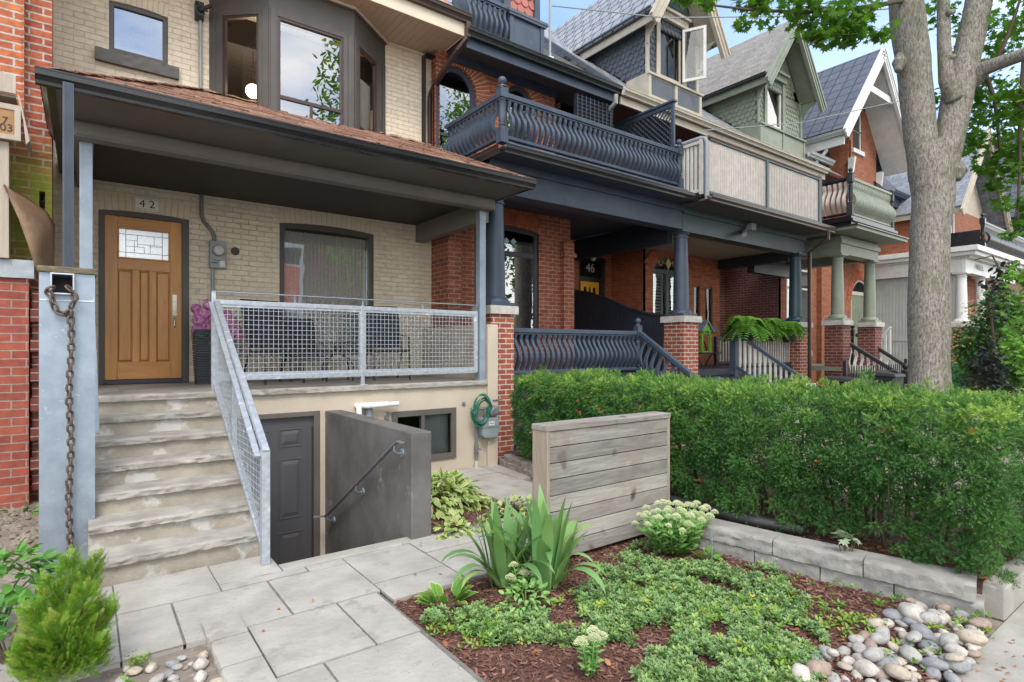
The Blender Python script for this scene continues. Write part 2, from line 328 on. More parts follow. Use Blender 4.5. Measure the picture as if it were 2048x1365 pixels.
M['beam'] = mat('lit taupe beam', (.165, .146, .13), (.14, .125, .112), .5, 3, bmp=.0008, bscale=20)  # same taupe made paler: the light on the beam is in the colour
M['ceil'] = mat('shaded porch ceiling', (.032, .027, .024), (.025, .021, .019), .6, 3)  # shade under the porch roof put into a darker colour
M['gutter_blk'] = mat('black gutter paint', (.011, .012, .014), (.016, .016, .019), .25, 5, bmp=.001, bscale=20)
M['gutter_brn'] = mat('brown gutter', (.055, .03, .024), (.04, .024, .02), .3, 5)
M['dsp'] = mat('dark blue downspout', (.055, .070, .10), (.04, .052, .075), .4, 5)
M['navy'] = mat('slate navy paint', (.048, .068, .102), (.035, .050, .078), .5, 4, bmp=.0014, bscale=24, spots=((.085, .105, .135), 7, .66), detail=8)
M['navyd'] = mat('deep navy paint', (.024, .030, .042), (.018, .023, .033), .4, 4)
M['teal'] = mat('dark teal paint', (.030, .060, .070), (.024, .048, .057), .45, 4)
M['tealc'] = mat('teal column paint', (.022, .055, .078), (.018, .044, .062), .4, 4)
M['sage'] = mat('sage green paint', (.215, .245, .185), (.175, .20, .15), .5, 4, bmp=.001, bscale=30)
M['dormgrey'] = mat('dormer slate paint', (.085, .10, .118), (.065, .078, .093), .6, 5)
M['beige'] = mat('cream trim paint', (.46, .41, .33), (.38, .335, .265), .55, 5, spots=((.26, .22, .16), 6, .68))
M['white'] = mat('white paint', (.62, .63, .61), (.52, .53, .52), .45, 4)
M['v_cream'] = mat('painted arch brick', (.65, .555, .42), (.59, .505, .38), .85, 9, bmp=.006, bscale=40)
M['m_cream'] = mat('painted joint', (.50, .41, .29), (.46, .38, .27), .9, 9)
M['v_red'] = mat('arch brick', (.40, .11, .045), (.26, .06, .03), .85, 9, bmp=.006, bscale=40, spots=((.2, .05, .03), 12, .6))
M['m_red'] = mat('pale arch mortar', (.50, .40, .31), (.42, .33, .25), .9, 9)
M['tile'] = mat('cream tile', (.75, .72, .64), (.70, .67, .60), .3)
M['offwhite'] = mat('off white paint', (.55, .53, .49), (.46, .44, .40), .5, 4, spots=((.3, .28, .24), 7, .66))
M['picket'] = mat('weathered white picket', (.52, .48, .44), (.42, .38, .35), .6, 8, spots=((.26, .23, .19), 9, .66))
M['siding_grey'] = mat('pale grey siding', (.36, .38, .37), (.31, .33, .32), .6, 3)
M['soffit'] = mat('beige vinyl soffit', (.42, .34, .25), (.38, .31, .23), .5, 3)
M['fascia'] = mat('cream fascia', (.62, .54, .42), (.56, .48, .37), .45, 3)
M['door_wood'] = wood('golden fir door', (.62, .29, .065), (.38, .155, .035), 'Z', 7, .38, .0008)
M['door_woodx'] = wood('golden fir rail', (.60, .275, .064), (.37, .15, .034), 'X', 7, .38, .0008)
M['fence_wood'] = wood('weathered cedar boards', (.34, .32, .29), (.11, .10, .09), 'X', 8, .9, .005, knots=(.07, .055, .045), dirt=(.20, .165, .13))
M['fence_wood2'] = wood('darker cedar boards', (.29, .275, .25), (.095, .088, .08), 'X', 8, .9, .005, knots=(.06, .05, .04), dirt=(.16, .14, .12))
M['fence_wood3'] = wood('pale cedar boards', (.42, .395, .355), (.17, .155, .14), 'X', 8, .9, .005, knots=(.08, .065, .05), dirt=(.26, .22, .18))
M['fence_woodz'] = wood('weathered cedar end board', (.37, .30, .235), (.19, .15, .115), 'Z', 10, .85, .004, knots=(.12, .09, .07))
M['ply'] = wood('brown weathered plywood', (.26, .16, .095), (.15, .09, .055), 'Z', 6, .75, .002, dirt=(.33, .24, .16))
M['plank'] = wood('raw grey timber', (.44, .38, .32), (.30, .25, .2), 'Z', 6, .8, .002)
M['plankx'] = wood('raw timber crate', (.45, .34, .22), (.30, .21, .12), 'Y', 6, .8, .002)
M['osb'] = mat('orange plywood panel', (.34, .18, .07), (.27, .14, .055), .7, 5)
M['deck'] = mat('grey porch floor', (.27, .25, .225), (.22, .20, .185), .7, 3, bmp=.002, bscale=30)
M['blackm'] = mat('black metal', (.012, .012, .014), (.018, .018, .02), .4, 5)
M['blackp'] = mat('black plastic', (.02, .02, .022), (.028, .028, .03), .5, 6)
M['greybox'] = mat('meter grey enamel', (.27, .29, .30), (.23, .25, .26), .4, 6)
M['gasmeter'] = mat('gas meter enamel', (.24, .28, .30), (.19, .225, .24), .4, 8)
M['pipe'] = mat('dull grey pipe', (.17, .18, .19), (.12, .13, .14), .45, 12)
M['pvc'] = mat('white pvc pipe', (.76, .76, .74), (.68, .68, .66), .3, 6)
M['hose'] = mat('green garden hose', (.01, .12, .075), (.008, .09, .06), .35, 6)
M['hose2'] = mat('pale green hose', (.03, .2, .13), (.02, .16, .1), .35, 6)
M['rust'] = mat('rusty chain steel', (.15, .105, .08), (.075, .052, .042), .6, 60, metal=.4, bmp=.001, bscale=200)
M['shingle'] = brick('reddish brown shingles', (.42, .25, .18), (.31, .175, .125), (.10, .06, .045), w=.30, h=.14, ms=.006, var=.35, bm=.006, rough=.95)
M['shingle_g'] = brick('grey asphalt shingles', (.30, .285, .26), (.23, .215, .195), (.15, .14, .13), w=.26, h=.12, ms=.004, var=.35, bm=.005, rough=.95)
M['roof_dark'] = brick('dark grey shingles', (.10, .095, .09), (.075, .07, .068), (.05, .05, .05), w=.3, h=.14, ms=.004, var=.4, bm=.004, rough=.95)
M['metaltile'] = brick('grey metal roof tiles', (.095, .104, .12), (.08, .088, .104), (.016, .019, .025), w=.34, h=.40, ms=.018, var=.2, bm=.03, rough=.4, soft=.4, offset=0)
M['metaltile2'] = brick('pale metal shingles', (.33, .34, .355), (.24, .25, .265), (.035, .04, .045), w=.30, h=.26, ms=.020, var=.25, bm=.02, rough=.45, soft=.5)
M['chrome'] = mat('satin nickel', (.36, .34, .30), (.28, .26, .23), .25, 5, metal=.9)
M['screen'] = mat('dark room behind glass', (.022, .022, .024), (.035, .034, .034), .9, 1.2)
M['curtain'] = mat('sheer grey curtain', (.34, .34, .33), (.26, .26, .25), .9, 30)
M['curtain_d'] = mat('grey lace curtain', (.80, .78, .73), (.62, .60, .56), .9, 30)
M['curtain_w'] = mat('white lace curtain', (.62, .64, .62), (.55, .57, .55), .9, 8, spots=((.3, .33, .28), 22, .56))
M['floral'] = mat('floral curtain', (.82, .88, .84), (.74, .82, .76), .9, 8, spots=((.30, .10, .09), 26, .62))
M['glass'] = glass('window glass', (.82, .85, .86), 1.0, .22)
M['glass_hi'] = glass('reflective window glass', (.6, .63, .66), .50, .55)
M['glass_bay'] = glass('bay side pane', (.9, .9, .9), .7, .12)
M['glass_case'] = glass('open casement glass', (.75, .78, .8), .4, .2)
M['glass_g'] = glass('porch window glass', (.95, .96, .96), 1.0, .34)
M['glass_obs'] = glass('obscure leaded glass', (.75, .78, .78), .72, .5, .22)
M['glass_dim'] = glass('dim window glass', (.6, .62, .62), .45, .14)
M['soil'] = mat('dry pale soil', (.27, .23, .19), (.16, .13, .105), .95, 9, bmp=.02, bscale=25, spots=((.30, .26, .22), 18, .6))
M['mulch'] = mat('reddish brown mulch', (.13, .065, .048), (.065, .032, .025), .95, 30, bmp=.02, bscale=60)
M['asphalt'] = mat('asphalt', (.11, .11, .11), (.09, .09, .09), .9, 8, bmp=.004, bscale=80)
M['bark'] = None
def bark():
    m, t, b = nt('maple bark'); g = N(t, 'NewGeometry'); mp = N(t, 'Mapping'); mp.inputs['Scale'].default_value = (1, 1, .32); t.links.new(g.outputs['Position'], mp.inputs['Vector'])
    n = noise_n(t, 42, 9, .8, mp.outputs[0], .5); n2 = noise_n(t, 3, 5, .6)
    col = ramp(t, n.outputs[0], [(.38, (.085, .075, .064)), (.48, (.30, .272, .235)), (.62, (.56, .52, .46))]).outputs[0]
    col = mixc(t, ramp(t, n2.outputs[0], [(.5, (0, 0, 0)), (.72, (.6,) * 3)]).outputs[0], col, (.17, .18, .075))
    t.links.new(col, b.inputs['Base Color']); b.inputs['Roughness'].default_value = .9; bump(t, b, n.outputs[0], .06, 1); return m
M['bark'] = bark()
M['twig'] = mat('brown twigs', (.11, .075, .05), (.07, .05, .035), .9, 20)
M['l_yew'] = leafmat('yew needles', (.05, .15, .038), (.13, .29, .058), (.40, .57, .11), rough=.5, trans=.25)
M['l_maple'] = leafmat('maple leaves', (.06, .17, .025), (.16, .33, .05), (.36, .40, .08), trans=.5)
M['l_lime'] = leafmat('lime leaves', (.22, .36, .08), (.42, .52, .16), (.56, .60, .30), edge=(.62, .66, .38), eth=.8, trans=.2)
M['l_green'] = leafmat('mid green leaves', (.07, .22, .045), (.16, .38, .07), (.26, .50, .10), trans=.25)
M['l_var'] = leafmat('variegated ground cover leaves', (.075, .20, .045), (.145, .31, .07), (.34, .48, .09), edge=(.46, .54, .30), eth=.74, trans=.15)
M['l_weed'] = leafmat('bright seedling leaves', (.15, .33, .05), (.30, .46, .07), (.5, .5, .08), trans=.25)
M['l_iris'] = leafmat('iris blades', (.13, .29, .10), (.25, .43, .15), (.45, .58, .2), trans=.2, rough=.4)
M['l_sedum'] = leafmat('sedum leaves', (.18, .38, .10), (.34, .55, .17), trans=.15)
M['f_sedum'] = leafmat('pale green flower heads', (.56, .62, .32), (.74, .78, .48), trans=.1)
M['f_purple'] = leafmat('purple petals', (.50, .12, .38), (.72, .28, .58), (.85, .48, .72), trans=.2)
M['l_cedar'] = leafmat('cedar sprays', (.13, .30, .03), (.26, .46, .05), (.45, .45, .09), trans=.2)
M['l_fern'] = leafmat('fern fronds', (.14, .34, .05), (.25, .48, .09), trans=.3)
M['l_purple'] = leafmat('dark beech leaves', (.030, .036, .030), (.06, .065, .055), (.09, .085, .07), trans=.1, rough=.35)
M['l_dog'] = leafmat('hydrangea leaves', (.04, .13, .025), (.09, .22, .04), trans=.25)
M['f_white'] = leafmat('cream flower clusters', (.6, .6, .4), (.75, .74, .55), trans=.1)
M['l_dry'] = leafmat('dry orange leaves', (.30, .10, .03), (.45, .18, .06), (.5, .32, .16), trans=.1)
M['chipm'] = leafmat('mulch chips', (.085, .038, .028), (.20, .095, .068), (.36, .20, .15), trans=0, rough=.9)
M['ink'] = mat('black paint', (.012, .012, .016), (.012, .012, .016), .5)
for i, (a, b_) in enumerate([((.38, .365, .34), (.27, .26, .24)), ((.46, .39, .31), (.33, .275, .22)), ((.27, .275, .28), (.18, .19, .195)), ((.52, .48, .42), (.38, .35, .31)), ((.33, .25, .20), (.24, .18, .15))]):
    M['stone%d' % i] = mat('river stone', a, b_, .8, 22, bmp=.004, bscale=90, spots=(tuple(x * .62 for x in a), 55, .56), detail=9)
def text_obj(name, s, mat_, loc, size, rot=(math.pi / 2, 0, 0), parent=None, ext=.002, align='CENTER'):
    cu = bpy.data.curves.new(name, 'FONT'); cu.body = s; cu.size = size; cu.extrude = ext; cu.align_x = align; cu.align_y = 'CENTER'
    o = bpy.data.objects.new(name, cu); link(o); dg = bpy.context.evaluated_depsgraph_get(); me = bpy.data.meshes.new_from_object(o.evaluated_get(dg))
    bpy.data.objects.remove(o); me.materials.clear(); me.materials.append(mat_); o = link(bpy.data.objects.new(name, me))
    o.rotation_euler = rot; L = Vector(loc)
    if parent: o.parent = parent; L = L - rootloc(parent)
    o.location = L; return o
# ---------------------------------------------------------------- building kit
def arch(u0, u1, z0, z1, rise=0, n=12):
    if rise <= 0: return [(u0, z0), (u1, z0), (u1, z1), (u0, z1)]
    w = (u1 - u0) / 2; r = (w * w + rise * rise) / (2 * rise); zc = z1 - r; a = math.asin(min(1, w / r)); uc = (u0 + u1) / 2
    if rise > w * .999: a = math.pi / 2; r = w; zc = z1 - w
    return [(u0, z0), (u1, z0)] + [(uc + r * math.sin(a - 2 * a * k / n), zc + r * math.cos(a - 2 * a * k / n)) for k in range(n + 1)]
class Frame3:
    """a wall's own axes: u along it, z up, n out of it"""
    def __init__(s, O, U, Nn): s.O = Vector(O); s.U = Vector(U).normalized(); s.N = Vector(Nn).normalized()
    def p(s, u, z, n=0): return s.O + s.U * u + s.N * n + Vector((0, 0, z))
def front(Y): return Frame3((0, Y, 0), (1, 0, 0), (0, -1, 0))
def left_side(X): return Frame3((X, 0, 0), (0, 1, 0), (-1, 0, 0))
def fbox(b, F, u0, u1, z0, z1, n0, n1, mi=0):
    return b.prism([F.p(u0, z0, n0), F.p(u1, z0, n0), F.p(u1, z1, n0), F.p(u0, z1, n0)], F.N * (n1 - n0), mi)
def wall(b, F, u0, u1, z0, z1, holes=(), depth=.12, thick=.14, mi=0):
    us = sorted({u0, u1} | {h[0] for h in holes} | {h[1] for h in holes}); zs = sorted({z0, z1} | {h[2] for h in holes} | {h[3] for h in holes})
    for i in range(len(us) - 1):
        for j in range(len(zs) - 1):
            uc, zc = (us[i] + us[i + 1]) / 2, (zs[j] + zs[j + 1]) / 2
            if any(h[0] < uc < h[1] and h[2] < zc < h[3] for h in holes): continue
            b.add([F.p(us[i], zs[j]), F.p(us[i + 1], zs[j]), F.p(us[i + 1], zs[j + 1]), F.p(us[i], zs[j + 1])], [(0, 1, 2, 3)], mi)
    for h in holes:
        rise = h[4] if len(h) > 4 else 0; o = arch(h[0], h[1], h[2], h[3], rise)
        vs = [F.p(a, z) for a, z in o] + [F.p(a, z, -depth) for a, z in o]; n = len(o)
        b.add(vs, [(k, (k + 1) % n, (k + 1) % n + n, k + n) for k in range(n)], mi)
        if rise:
            a = o[2:]; m = len(a) // 2
            b.add([F.p(*q) for q in a[:m + 1]] + [F.p(h[1], h[3])], [tuple(range(m + 2))], mi)
            b.add([F.p(*q) for q in a[m:]] + [F.p(h[0], h[3])], [tuple(range(len(a) - m + 1))], mi)
    # ends, top and bottom as returns so that the wall has its thickness
    vs = [F.p(u0, z0), F.p(u1, z0), F.p(u1, z1), F.p(u0, z1)]; vs += [v - F.N * thick for v in vs]
    b.add(vs, [(0, 1, 5, 4), (1, 2, 6, 5), (2, 3, 7, 6), (3, 0, 4, 7)], mi); return b
def window(parent, F, u0, u1, z0, z1, fmat, fw=.06, gm='glass', inset=.07, rise=0, bars=(), back='screen', bdepth=.5, proud=.05, sill=None, name='window', bmat=None, curtain=None):
    b = MB(); o = [F.p(a, z, -inset) for a, z in arch(u0, u1, z0, z1, rise)]; i_ = [F.p(a, z, -inset) for a, z in arch(u0 + fw, u1 - fw, z0 + fw, z1 - fw, max(0, rise - fw * .3) if rise < (u1 - u0) * .45 else (u1 - u0) / 2 - fw)]
    if rise >= (u1 - u0) * .45: o = [F.p(a, z, -inset) for a, z in arch(u0, u1, z0, z1, (u1 - u0) / 2)]
    b.ring(o, i_, F.N * proud)
    for q in bars:                      # ('h', z) or ('v', u[, z0, z1]), width
        if q[0] == 'h': fbox(b, F, q[3] if len(q) > 3 else u0 + fw, q[4] if len(q) > 4 else u1 - fw, q[1] - q[2] / 2, q[1] + q[2] / 2, -inset + .002, -inset + proud - .006)
        else: fbox(b, F, q[1] - q[2] / 2, q[1] + q[2] / 2, q[3] if len(q) > 3 else z0 + fw, q[4] if len(q) > 4 else z1 - fw, -inset + .001, -inset + proud - .003)
    w = b.build(name, fmat, parent, bevel=.004)
    g = MB(); g.add(i_and(F, u0 + fw, u1 - fw, z0 + fw, z1 - fw, rise, fw, u1 - u0, -inset + proud * .4), [tuple(range(len(i_)))]); g.build('pane', M[gm] if isinstance(gm, str) else gm, w, fix=False)
    if back:
        r = MB(); d = -inset - bdepth; e = .12
        r.add([F.p(u0 - e, z0 - e, -inset - .02), F.p(u1 + e, z0 - e, -inset - .02), F.p(u1 + e, z1 + e, -inset - .02), F.p(u0 - e, z1 + e, -inset - .02), F.p(u0 - e, z0 - e, d), F.p(u1 + e, z0 - e, d), F.p(u1 + e, z1 + e, d), F.p(u0 - e, z1 + e, d)],
              [(4, 5, 6, 7), (0, 1, 5, 4), (1, 2, 6, 5), (2, 3, 7, 6), (3, 0, 4, 7)]); r.build('room', M[back], w)
    if curtain:                         # (material, u0, u1, z0, z1, pleat)
        for c in (curtain if isinstance(curtain, list) else [curtain]):
            k = MB(); nn = max(8, int((c[2] - c[1]) / c[5] * 6)); vs = []
            for i in range(nn + 1):
                uu = c[1] + (c[2] - c[1]) * i / nn; dd = -inset - .10 + .018 * math.sin(i * math.pi / 3 + .5 * math.sin(i * .37)) + .01 * wob(uu, 5)
                vs += [F.p(uu, c[3], dd), F.p(uu, c[4], dd)]
            k.add(vs, [(2 * i, 2 * i + 2, 2 * i + 3, 2 * i + 1) for i in range(nn)]); k.build('curtain', M[c[0]], w, smooth=2, fix=False)
    if sill: b = MB(); fbox(b, F, u0 - sill[1], u1 + sill[1], z0 - sill[2], z0 - .003, -inset + .01, sill[3]); b.build('sill', sill[0], w, bevel=.006)
    return w
def i_and(F, u0, u1, z0, z1, rise, fw, W, n):
    r = 0 if not rise else ((W / 2 - fw) if rise >= W * .45 else max(0.001, rise - fw * .3))
    return [F.p(a, z, n) for a, z in arch(u0, u1, z0, z1, r)]
def arch_bricks(b, F, u0, u1, z0, z1, rise, hgt, n, seed=1, proud=.006, gap=.010, ends=0, mi=0, xmin=None):
    """voussoirs round an opening's head"""
    w = (u1 - u0) / 2; r = (w * w + rise * rise) / (2 * rise); zc = z1 - r; a = math.asin(min(1, w / r)); uc = (u0 + u1) / 2; rd = random.Random(seed)
    if rise > w * .99: a = math.pi / 2 + ends; r = w; zc = z1 - w
    for k in range(n * 2):                       # mortar bed behind the bricks
        a0 = a - 2 * a * k / (n * 2); a1 = a - 2 * a * (k + 1) / (n * 2); q = [(uc + rr * math.sin(t), zc + rr * math.cos(t)) for rr, t in ((r + .004, a0), (r + .004, a1), (r + hgt, a1), (r + hgt, a0))]
        if xmin is None or min(x for x, z in q) > xmin: b.add([F.p(x, z, .0025) for x, z in q], [(0, 1, 2, 3)], 1)
    for k in range(n):
        a0 = a - 2 * a * k / n; a1 = a - 2 * a * (k + 1) / n; g = gap / r / 2; pr = proud + rd.uniform(-.002, .003)
        q = [(uc + rr * math.sin(t), zc + rr * math.cos(t)) for rr, t in ((r + .004, a0 - g), (r + .004, a1 + g), (r + hgt, a1 + g * r / (r + hgt)), (r + hgt, a0 - g * r / (r + hgt)))]
        if xmin is not None and min(x for x, z in q) < xmin: continue
        b.prism([F.p(x, z, 0.0005) for x, z in q], F.N * pr, mi)
    return b
def gutter(b, p, q, h=.11, d=.11, n=(0, -1, 0), lip=.012):
    """K-profile gutter from p to q (bottom back line), open to the outside n"""
    p, q, n = Vector(p), Vector(q), Vector(n); z = Vector((0, 0, 1))
    prof = [(0, 0), (d * .55, 0), (d * .62, h * .35), (d * .95, h * .6), (d, h), (d + .008, h), (d + .008, h + lip), (d - .012, h + lip), (d - .012, h * .62), (d * .5, h * .1), (.01, .01), (.01, h), (0, h)]
    P = [p + n * a + z * c for a, c in prof]; Q = [q + n * a + z * c for a, c in prof]; m = len(prof)
    return b.add(P + Q, [(i, (i + 1) % m, (i + 1) % m + m, i + m) for i in range(m)] + [tuple(range(m)), tuple(range(2 * m - 1, m - 1, -1))])
def wave_baluster(z0, z1, w=.045, t=.038, amp=.075, flip=1):
    """sawn S-shaped baluster, bulging along -y; origin at its foot line"""
    b = MB(); H = z1 - z0; n = 22; P = []
    for i in range(n + 1):
        s = i / n
        off = -amp * (math.sin(math.pi * min(1, s / .72)) ** 1.3 if s < .72 else 0) + amp * .35 * math.exp(-((s - .78) / .05) ** 2)
        th = t * (1 + .45 * math.sin(math.pi * min(1, s / .6)) * (s < .6) - .3 * math.exp(-((s - .66) / .06) ** 2) + .5 * math.exp(-((s - .77) / .035) ** 2))
        P.append((off, th / 2, z0 + H * s))
    vs = [(sx * w / 2, y * flip + sy * h, z) for y, h, z in P for sx, sy in ((-1, -1), (1, -1), (1, 1), (-1, 1))]
    fs = [(i * 4 + k, i * 4 + (k + 1) % 4, i * 4 + 4 + (k + 1) % 4, i * 4 + 4 + k) for i in range(n) for k in range(4)] + [(0, 1, 2, 3), (4 * n, 4 * n + 3, 4 * n + 2, 4 * n + 1)]
    return b.add(vs, fs)
def repeat_part(first, parent, mats4):
    """copies of one part placed by matrices (relative to the root)"""
    out = []
    for i, Mx in enumerate(mats4):
        o = first if i == 0 else link(first.copy())
        o.parent = parent; o.matrix_local = Mx; out.append(o)
    return out
def balustrade(parent, p, q, zlow, zhigh, mat_, bal, pitch, rail=(.09, .07), low=(.07, .05), name='railing', balmat=None, out=None, balw=None, skew=True):
    """rails from p to q (z = floor line at each end) with one baluster object every pitch"""
    p, q = Vector(p), Vector(q); d = q - p; L = math.hypot(d.x, d.y); b = MB()
    b.beam(p + Vector((0, 0, zhigh - rail[1] / 2)), q + Vector((0, 0, zhigh - rail[1] / 2)), rail[0], rail[1]); b.beam(p + Vector((0, 0, zhigh - rail[1] - .015)), q + Vector((0, 0, zhigh - rail[1] - .015)), rail[0] * .6, .03)
    b.beam(p + Vector((0, 0, zlow + low[1] / 2)), q + Vector((0, 0, zlow + low[1] / 2)), low[0], low[1]); r = b.build(name, mat_, parent, bevel=.008)
    rl = rootloc(parent); n = max(1, int(L / pitch)); a = math.atan2(d.y, d.x); ms = []
    for i in range(n):
        c = p + d * ((i + .5) / n) - rl; ms.append(TR(c) @ RZ(a))
    f = bal.build('baluster', balmat or mat_, r, local=True, smooth=True); repeat_part(f, r, ms); return r
def newel(parent, x, y, z0, z1, mat_, w=.13, turned=True, ball=.07, name='newel_post'):
    b = MB(); H = z1 - z0
    if turned:
        b.box(x - w / 2, x + w / 2, y - w / 2, y + w / 2, z0, z0 + .25 * H); b.box(x - w / 2, x + w / 2, y - w / 2, y + w / 2, z1 - .24 * H, z1 - .06 * H)
        r = w * .36; b.lathe((x, y, z0 + .25 * H), [(w * .5, 0), (w * .5, .01), (r * .9, .03), (r * 1.2, .05), (r * .85, .07), (r * 1.15, .14 * H), (r * 1.2, .2 * H), (r * .95, .4 * H), (r * 1.25, .43 * H), (r * .9, .45 * H), (w * .5, .5 * H)], 16)
    else: b.box(x - w / 2, x + w / 2, y - w / 2, y + w / 2, z0, z1 - .06 * H)
    k = w * .55; t = z1 - .06 * H
    b.lathe((x, y, t), [(k * 1.15, 0), (k * 1.1, .012), (k * .5, .03), (k * .45, .045)] + [(max(.002, ball * math.sin(a)), .04 + ball - ball * math.cos(a)) for a in [math.pi * j / 10 for j in range(2, 11)]], 16)
    return b.build(name, mat_, parent, smooth=True)
def column(parent, x, y, z0, z1, mat_, r=.15):
    b = MB(); b.box(x - r * 1.45, x + r * 1.45, y - r * 1.45, y + r * 1.45, z0, z0 + .05)
    H = z1 - z0 - .05; p = [(r * 1.4, 0), (r * 1.4, .03), (r * 1.25, .06), (r * 1.08, .08)] + [(r * (1 - .18 * (k / 8) ** 1.6), .09 + (H - .24) * k / 8) for k in range(9)]
    e = r * .82; p += [(e * 1.15, H - .145), (e * 1.15, H - .125), (e, H - .115), (e, H - .085), (e * 1.3, H - .055), (e * 1.35, H - .04)]
    b.lathe((x, y, z0 + .05), p, 28); b.box(x - e * 1.5, x + e * 1.5, y - e * 1.5, y + e * 1.5, z1 - .04, z1); return b.build('column', mat_, parent, smooth=True)
def pier(parent, x, y, w, z0, z1, bm, cm, cap=.10, over=.05):
    b = MB(); b.box(x - w / 2, x + w / 2, y - w / 2, y + w / 2, z0, z1 - cap); o = b.build('brick_pier', bm, parent)
    k = MB(); m = w / 2 + over
    for i, a in enumerate((0, math.pi / 2, math.pi, -math.pi / 2)): k.join(rough_block(2 * m, m - .001, cap, .010, i + x, .05), TR((x, y, z1 - cap)) @ RZ(a) @ TR((-m, -m, 0)))
    k.build('stone_cap', cm, o, smooth=True); return o
def scallops(b, F, poly, w=.13, h=.10, t=.012, mi=0):
    """fish-scale shingles over a polygon given in (u, z)"""
    def inside(u, z):
        c = False; n = len(poly)
        for i in range(n):
            (x1, y1), (x2, y2) = poly[i], poly[(i + 1) % n]
            if (y1 > z) != (y2 > z) and u < (x2 - x1) * (z - y1) / (y2 - y1) + x1: c = not c
        return c
    us = [p[0] for p in poly]; zs = [p[1] for p in poly]; r = 0; z = min(zs) - h
    b.add([F.p(u, zz, -.002) for u, zz in poly], [tuple(range(len(poly)))], mi)
    while z < max(zs):
        u = min(us) - w + (w / 2 if r % 2 else 0)
        while u < max(us) + w:
            if inside(u + w / 2, z + h * .3) and inside(u + w / 2, z + h * .95):
                g = w * .47; c = u + w / 2
                pts = [(c - g, z + h * 1.1, .003), (c - g, z + h * .45, t * .7), (c - g * .7, z + h * .15, t * .9), (c - g * .3, z, t), (c + g * .3, z, t), (c + g * .7, z + h * .15, t * .9), (c + g, z + h * .45, t * .7), (c + g, z + h * 1.1, .003)]
                b.add([F.p(*p) for p in pts] + [F.p(p[0], p[1], p[2] - .009) for p in pts[1:7]], [tuple(range(8))] + [(1 + i, 2 + i, 9 + i, 8 + i) for i in range(5)], mi)
            u += w
        z += h; r += 1
    return b

# ---------------------------------------------------------------- the ground
WX0, WX1, WY0, WY1 = 1.19, 2.25, 4.55, 6.66              # basement stairwell
b = MB(); G = -.045
for x0, x1, y0, y1 in ((-60, WX0, .85, 70), (WX0, WX1, .85, WY0), (WX0, WX1, WY1 + .3, 70), (WX1, 120, .85, 70)): b.add([(x0, y0, G), (x1, y0, G), (x1, y1, G), (x0, y1, G)], [(0, 1, 2, 3)])
tag(b.build('ground', M['soil']), kind='structure')
b = MB(); b.box(-60, 120, -1.6, .995, -.2, -.03); tag(b.build('pavement', M['conc']), kind='structure')
b = MB(); b.box(-60, 120, -1.78, -1.603, -.3, -.036); tag(b.build('kerb', M['cap']), kind='structure')
b = MB(); b.box(-60, 120, -11, -1.783, -.4, -.18); tag(b.build('road', M['asphalt']), kind='structure')
b = MB(); b.add([(-60, -80, -.12), (120, -80, -.12), (120, -11, -.12), (-60, -11, -.12)], [(0, 1, 2, 3)]); tag(b.build('far_pavement', M['conc']), kind='structure')

# the slab walk: a 24 inch grid of textured slabs with open joints
def slabs(name, rects, z=0.0, th=.045, g=.005):
    b = MB(); rd = random.Random(3)
    for (x0, x1, y0, y1) in rects:
        x0 += g; x1 -= g; y0 += g; y1 -= g; nx = max(2, int((x1 - x0) / .05)); ny = max(2, int((y1 - y0) / .05)); sd = rd.random() * 50; tilt = rd.uniform(-.002, .002); vs = []
        for j in range(ny + 1):
            for i in range(nx + 1):
                x = x0 + (x1 - x0) * i / nx; y = y0 + (y1 - y0) * j / ny; e = min(i, nx - i, j, ny - j)
                h = z + tilt + .0035 * mnoise.noise(Vector((x * 3.2 + sd, y * 7, sd))) + .002 * mnoise.noise(Vector((x * 13, y * 19, sd))) - (.004 if e == 0 else 0)
                vs.append((x, y, h))
        fs = [(j * (nx + 1) + i, j * (nx + 1) + i + 1, (j + 1) * (nx + 1) + i + 1, (j + 1) * (nx + 1) + i) for j in range(ny) for i in range(nx)]
        rim = [i for i in range(nx + 1)] + [(j + 1) * (nx + 1) - 1 for j in range(1, ny + 1)] + [ny * (nx + 1) + i for i in range(nx - 1, -1, -1)] + [j * (nx + 1) for j in range(ny - 1, 0, -1)]
        n0 = len(vs); vs += [(vs[k][0], vs[k][1], z - th) for k in rim]; m = len(rim)
        fs += [(rim[k], n0 + k, n0 + (k + 1) % m, rim[(k + 1) % m]) for k in range(m)]
        b.add(vs, fs)
    o = b.build(name, M['paving'], smooth=True); return tag(o, kind='structure')
slabs('path', [(-.42, .155, 4.30, 4.86), (.155, .747, 4.30, 4.86), (.747, 1.18, 4.42, 4.86), (.747, 1.33, 4.30, 4.415), (1.335, 1.62, 4.285, 4.405),
               (-.42, .155, 3.66, 4.295), (.155, .447, 3.66, 4.295), (.452, 1.035, 3.655, 4.295), (1.04, 1.618, 3.655, 4.28), (.77, 1.305, 3.005, 3.65), (1.31, 1.585, 3.005, 3.65), (.555, 1.003, 2.37, 3.0), (1.008, 1.57, 2.37, 3.0),
               (.555, .80, 1.75, 2.365), (.805, 1.55, 1.75, 2.365), (.5, 1.1, 1.15, 1.745), (1.105, 1.53, 1.15, 1.745), (.5, 1.5, 1.01, 1.145),
               (1.622, 2.2, 3.80, 4.40), (1.622, 2.2, 3.47, 3.795), (2.205, 2.9, 4.115, 4.50), (2.205, 2.9, 3.47, 4.11), (2.905, 3.5, 3.62, 4.2), (2.905, 3.5, 4.205, 4.50), (3.505, 4.3, 3.62, 4.4), (3.62, 4.42, 4.405, 5.0), (3.62, 4.42, 5.005, 5.6), (3.62, 4.42, 5.605, 6.2), (3.3, 4.42, 6.205, 6.66), (4.425, 4.7, 5.7, 6.66)])
b = MB()
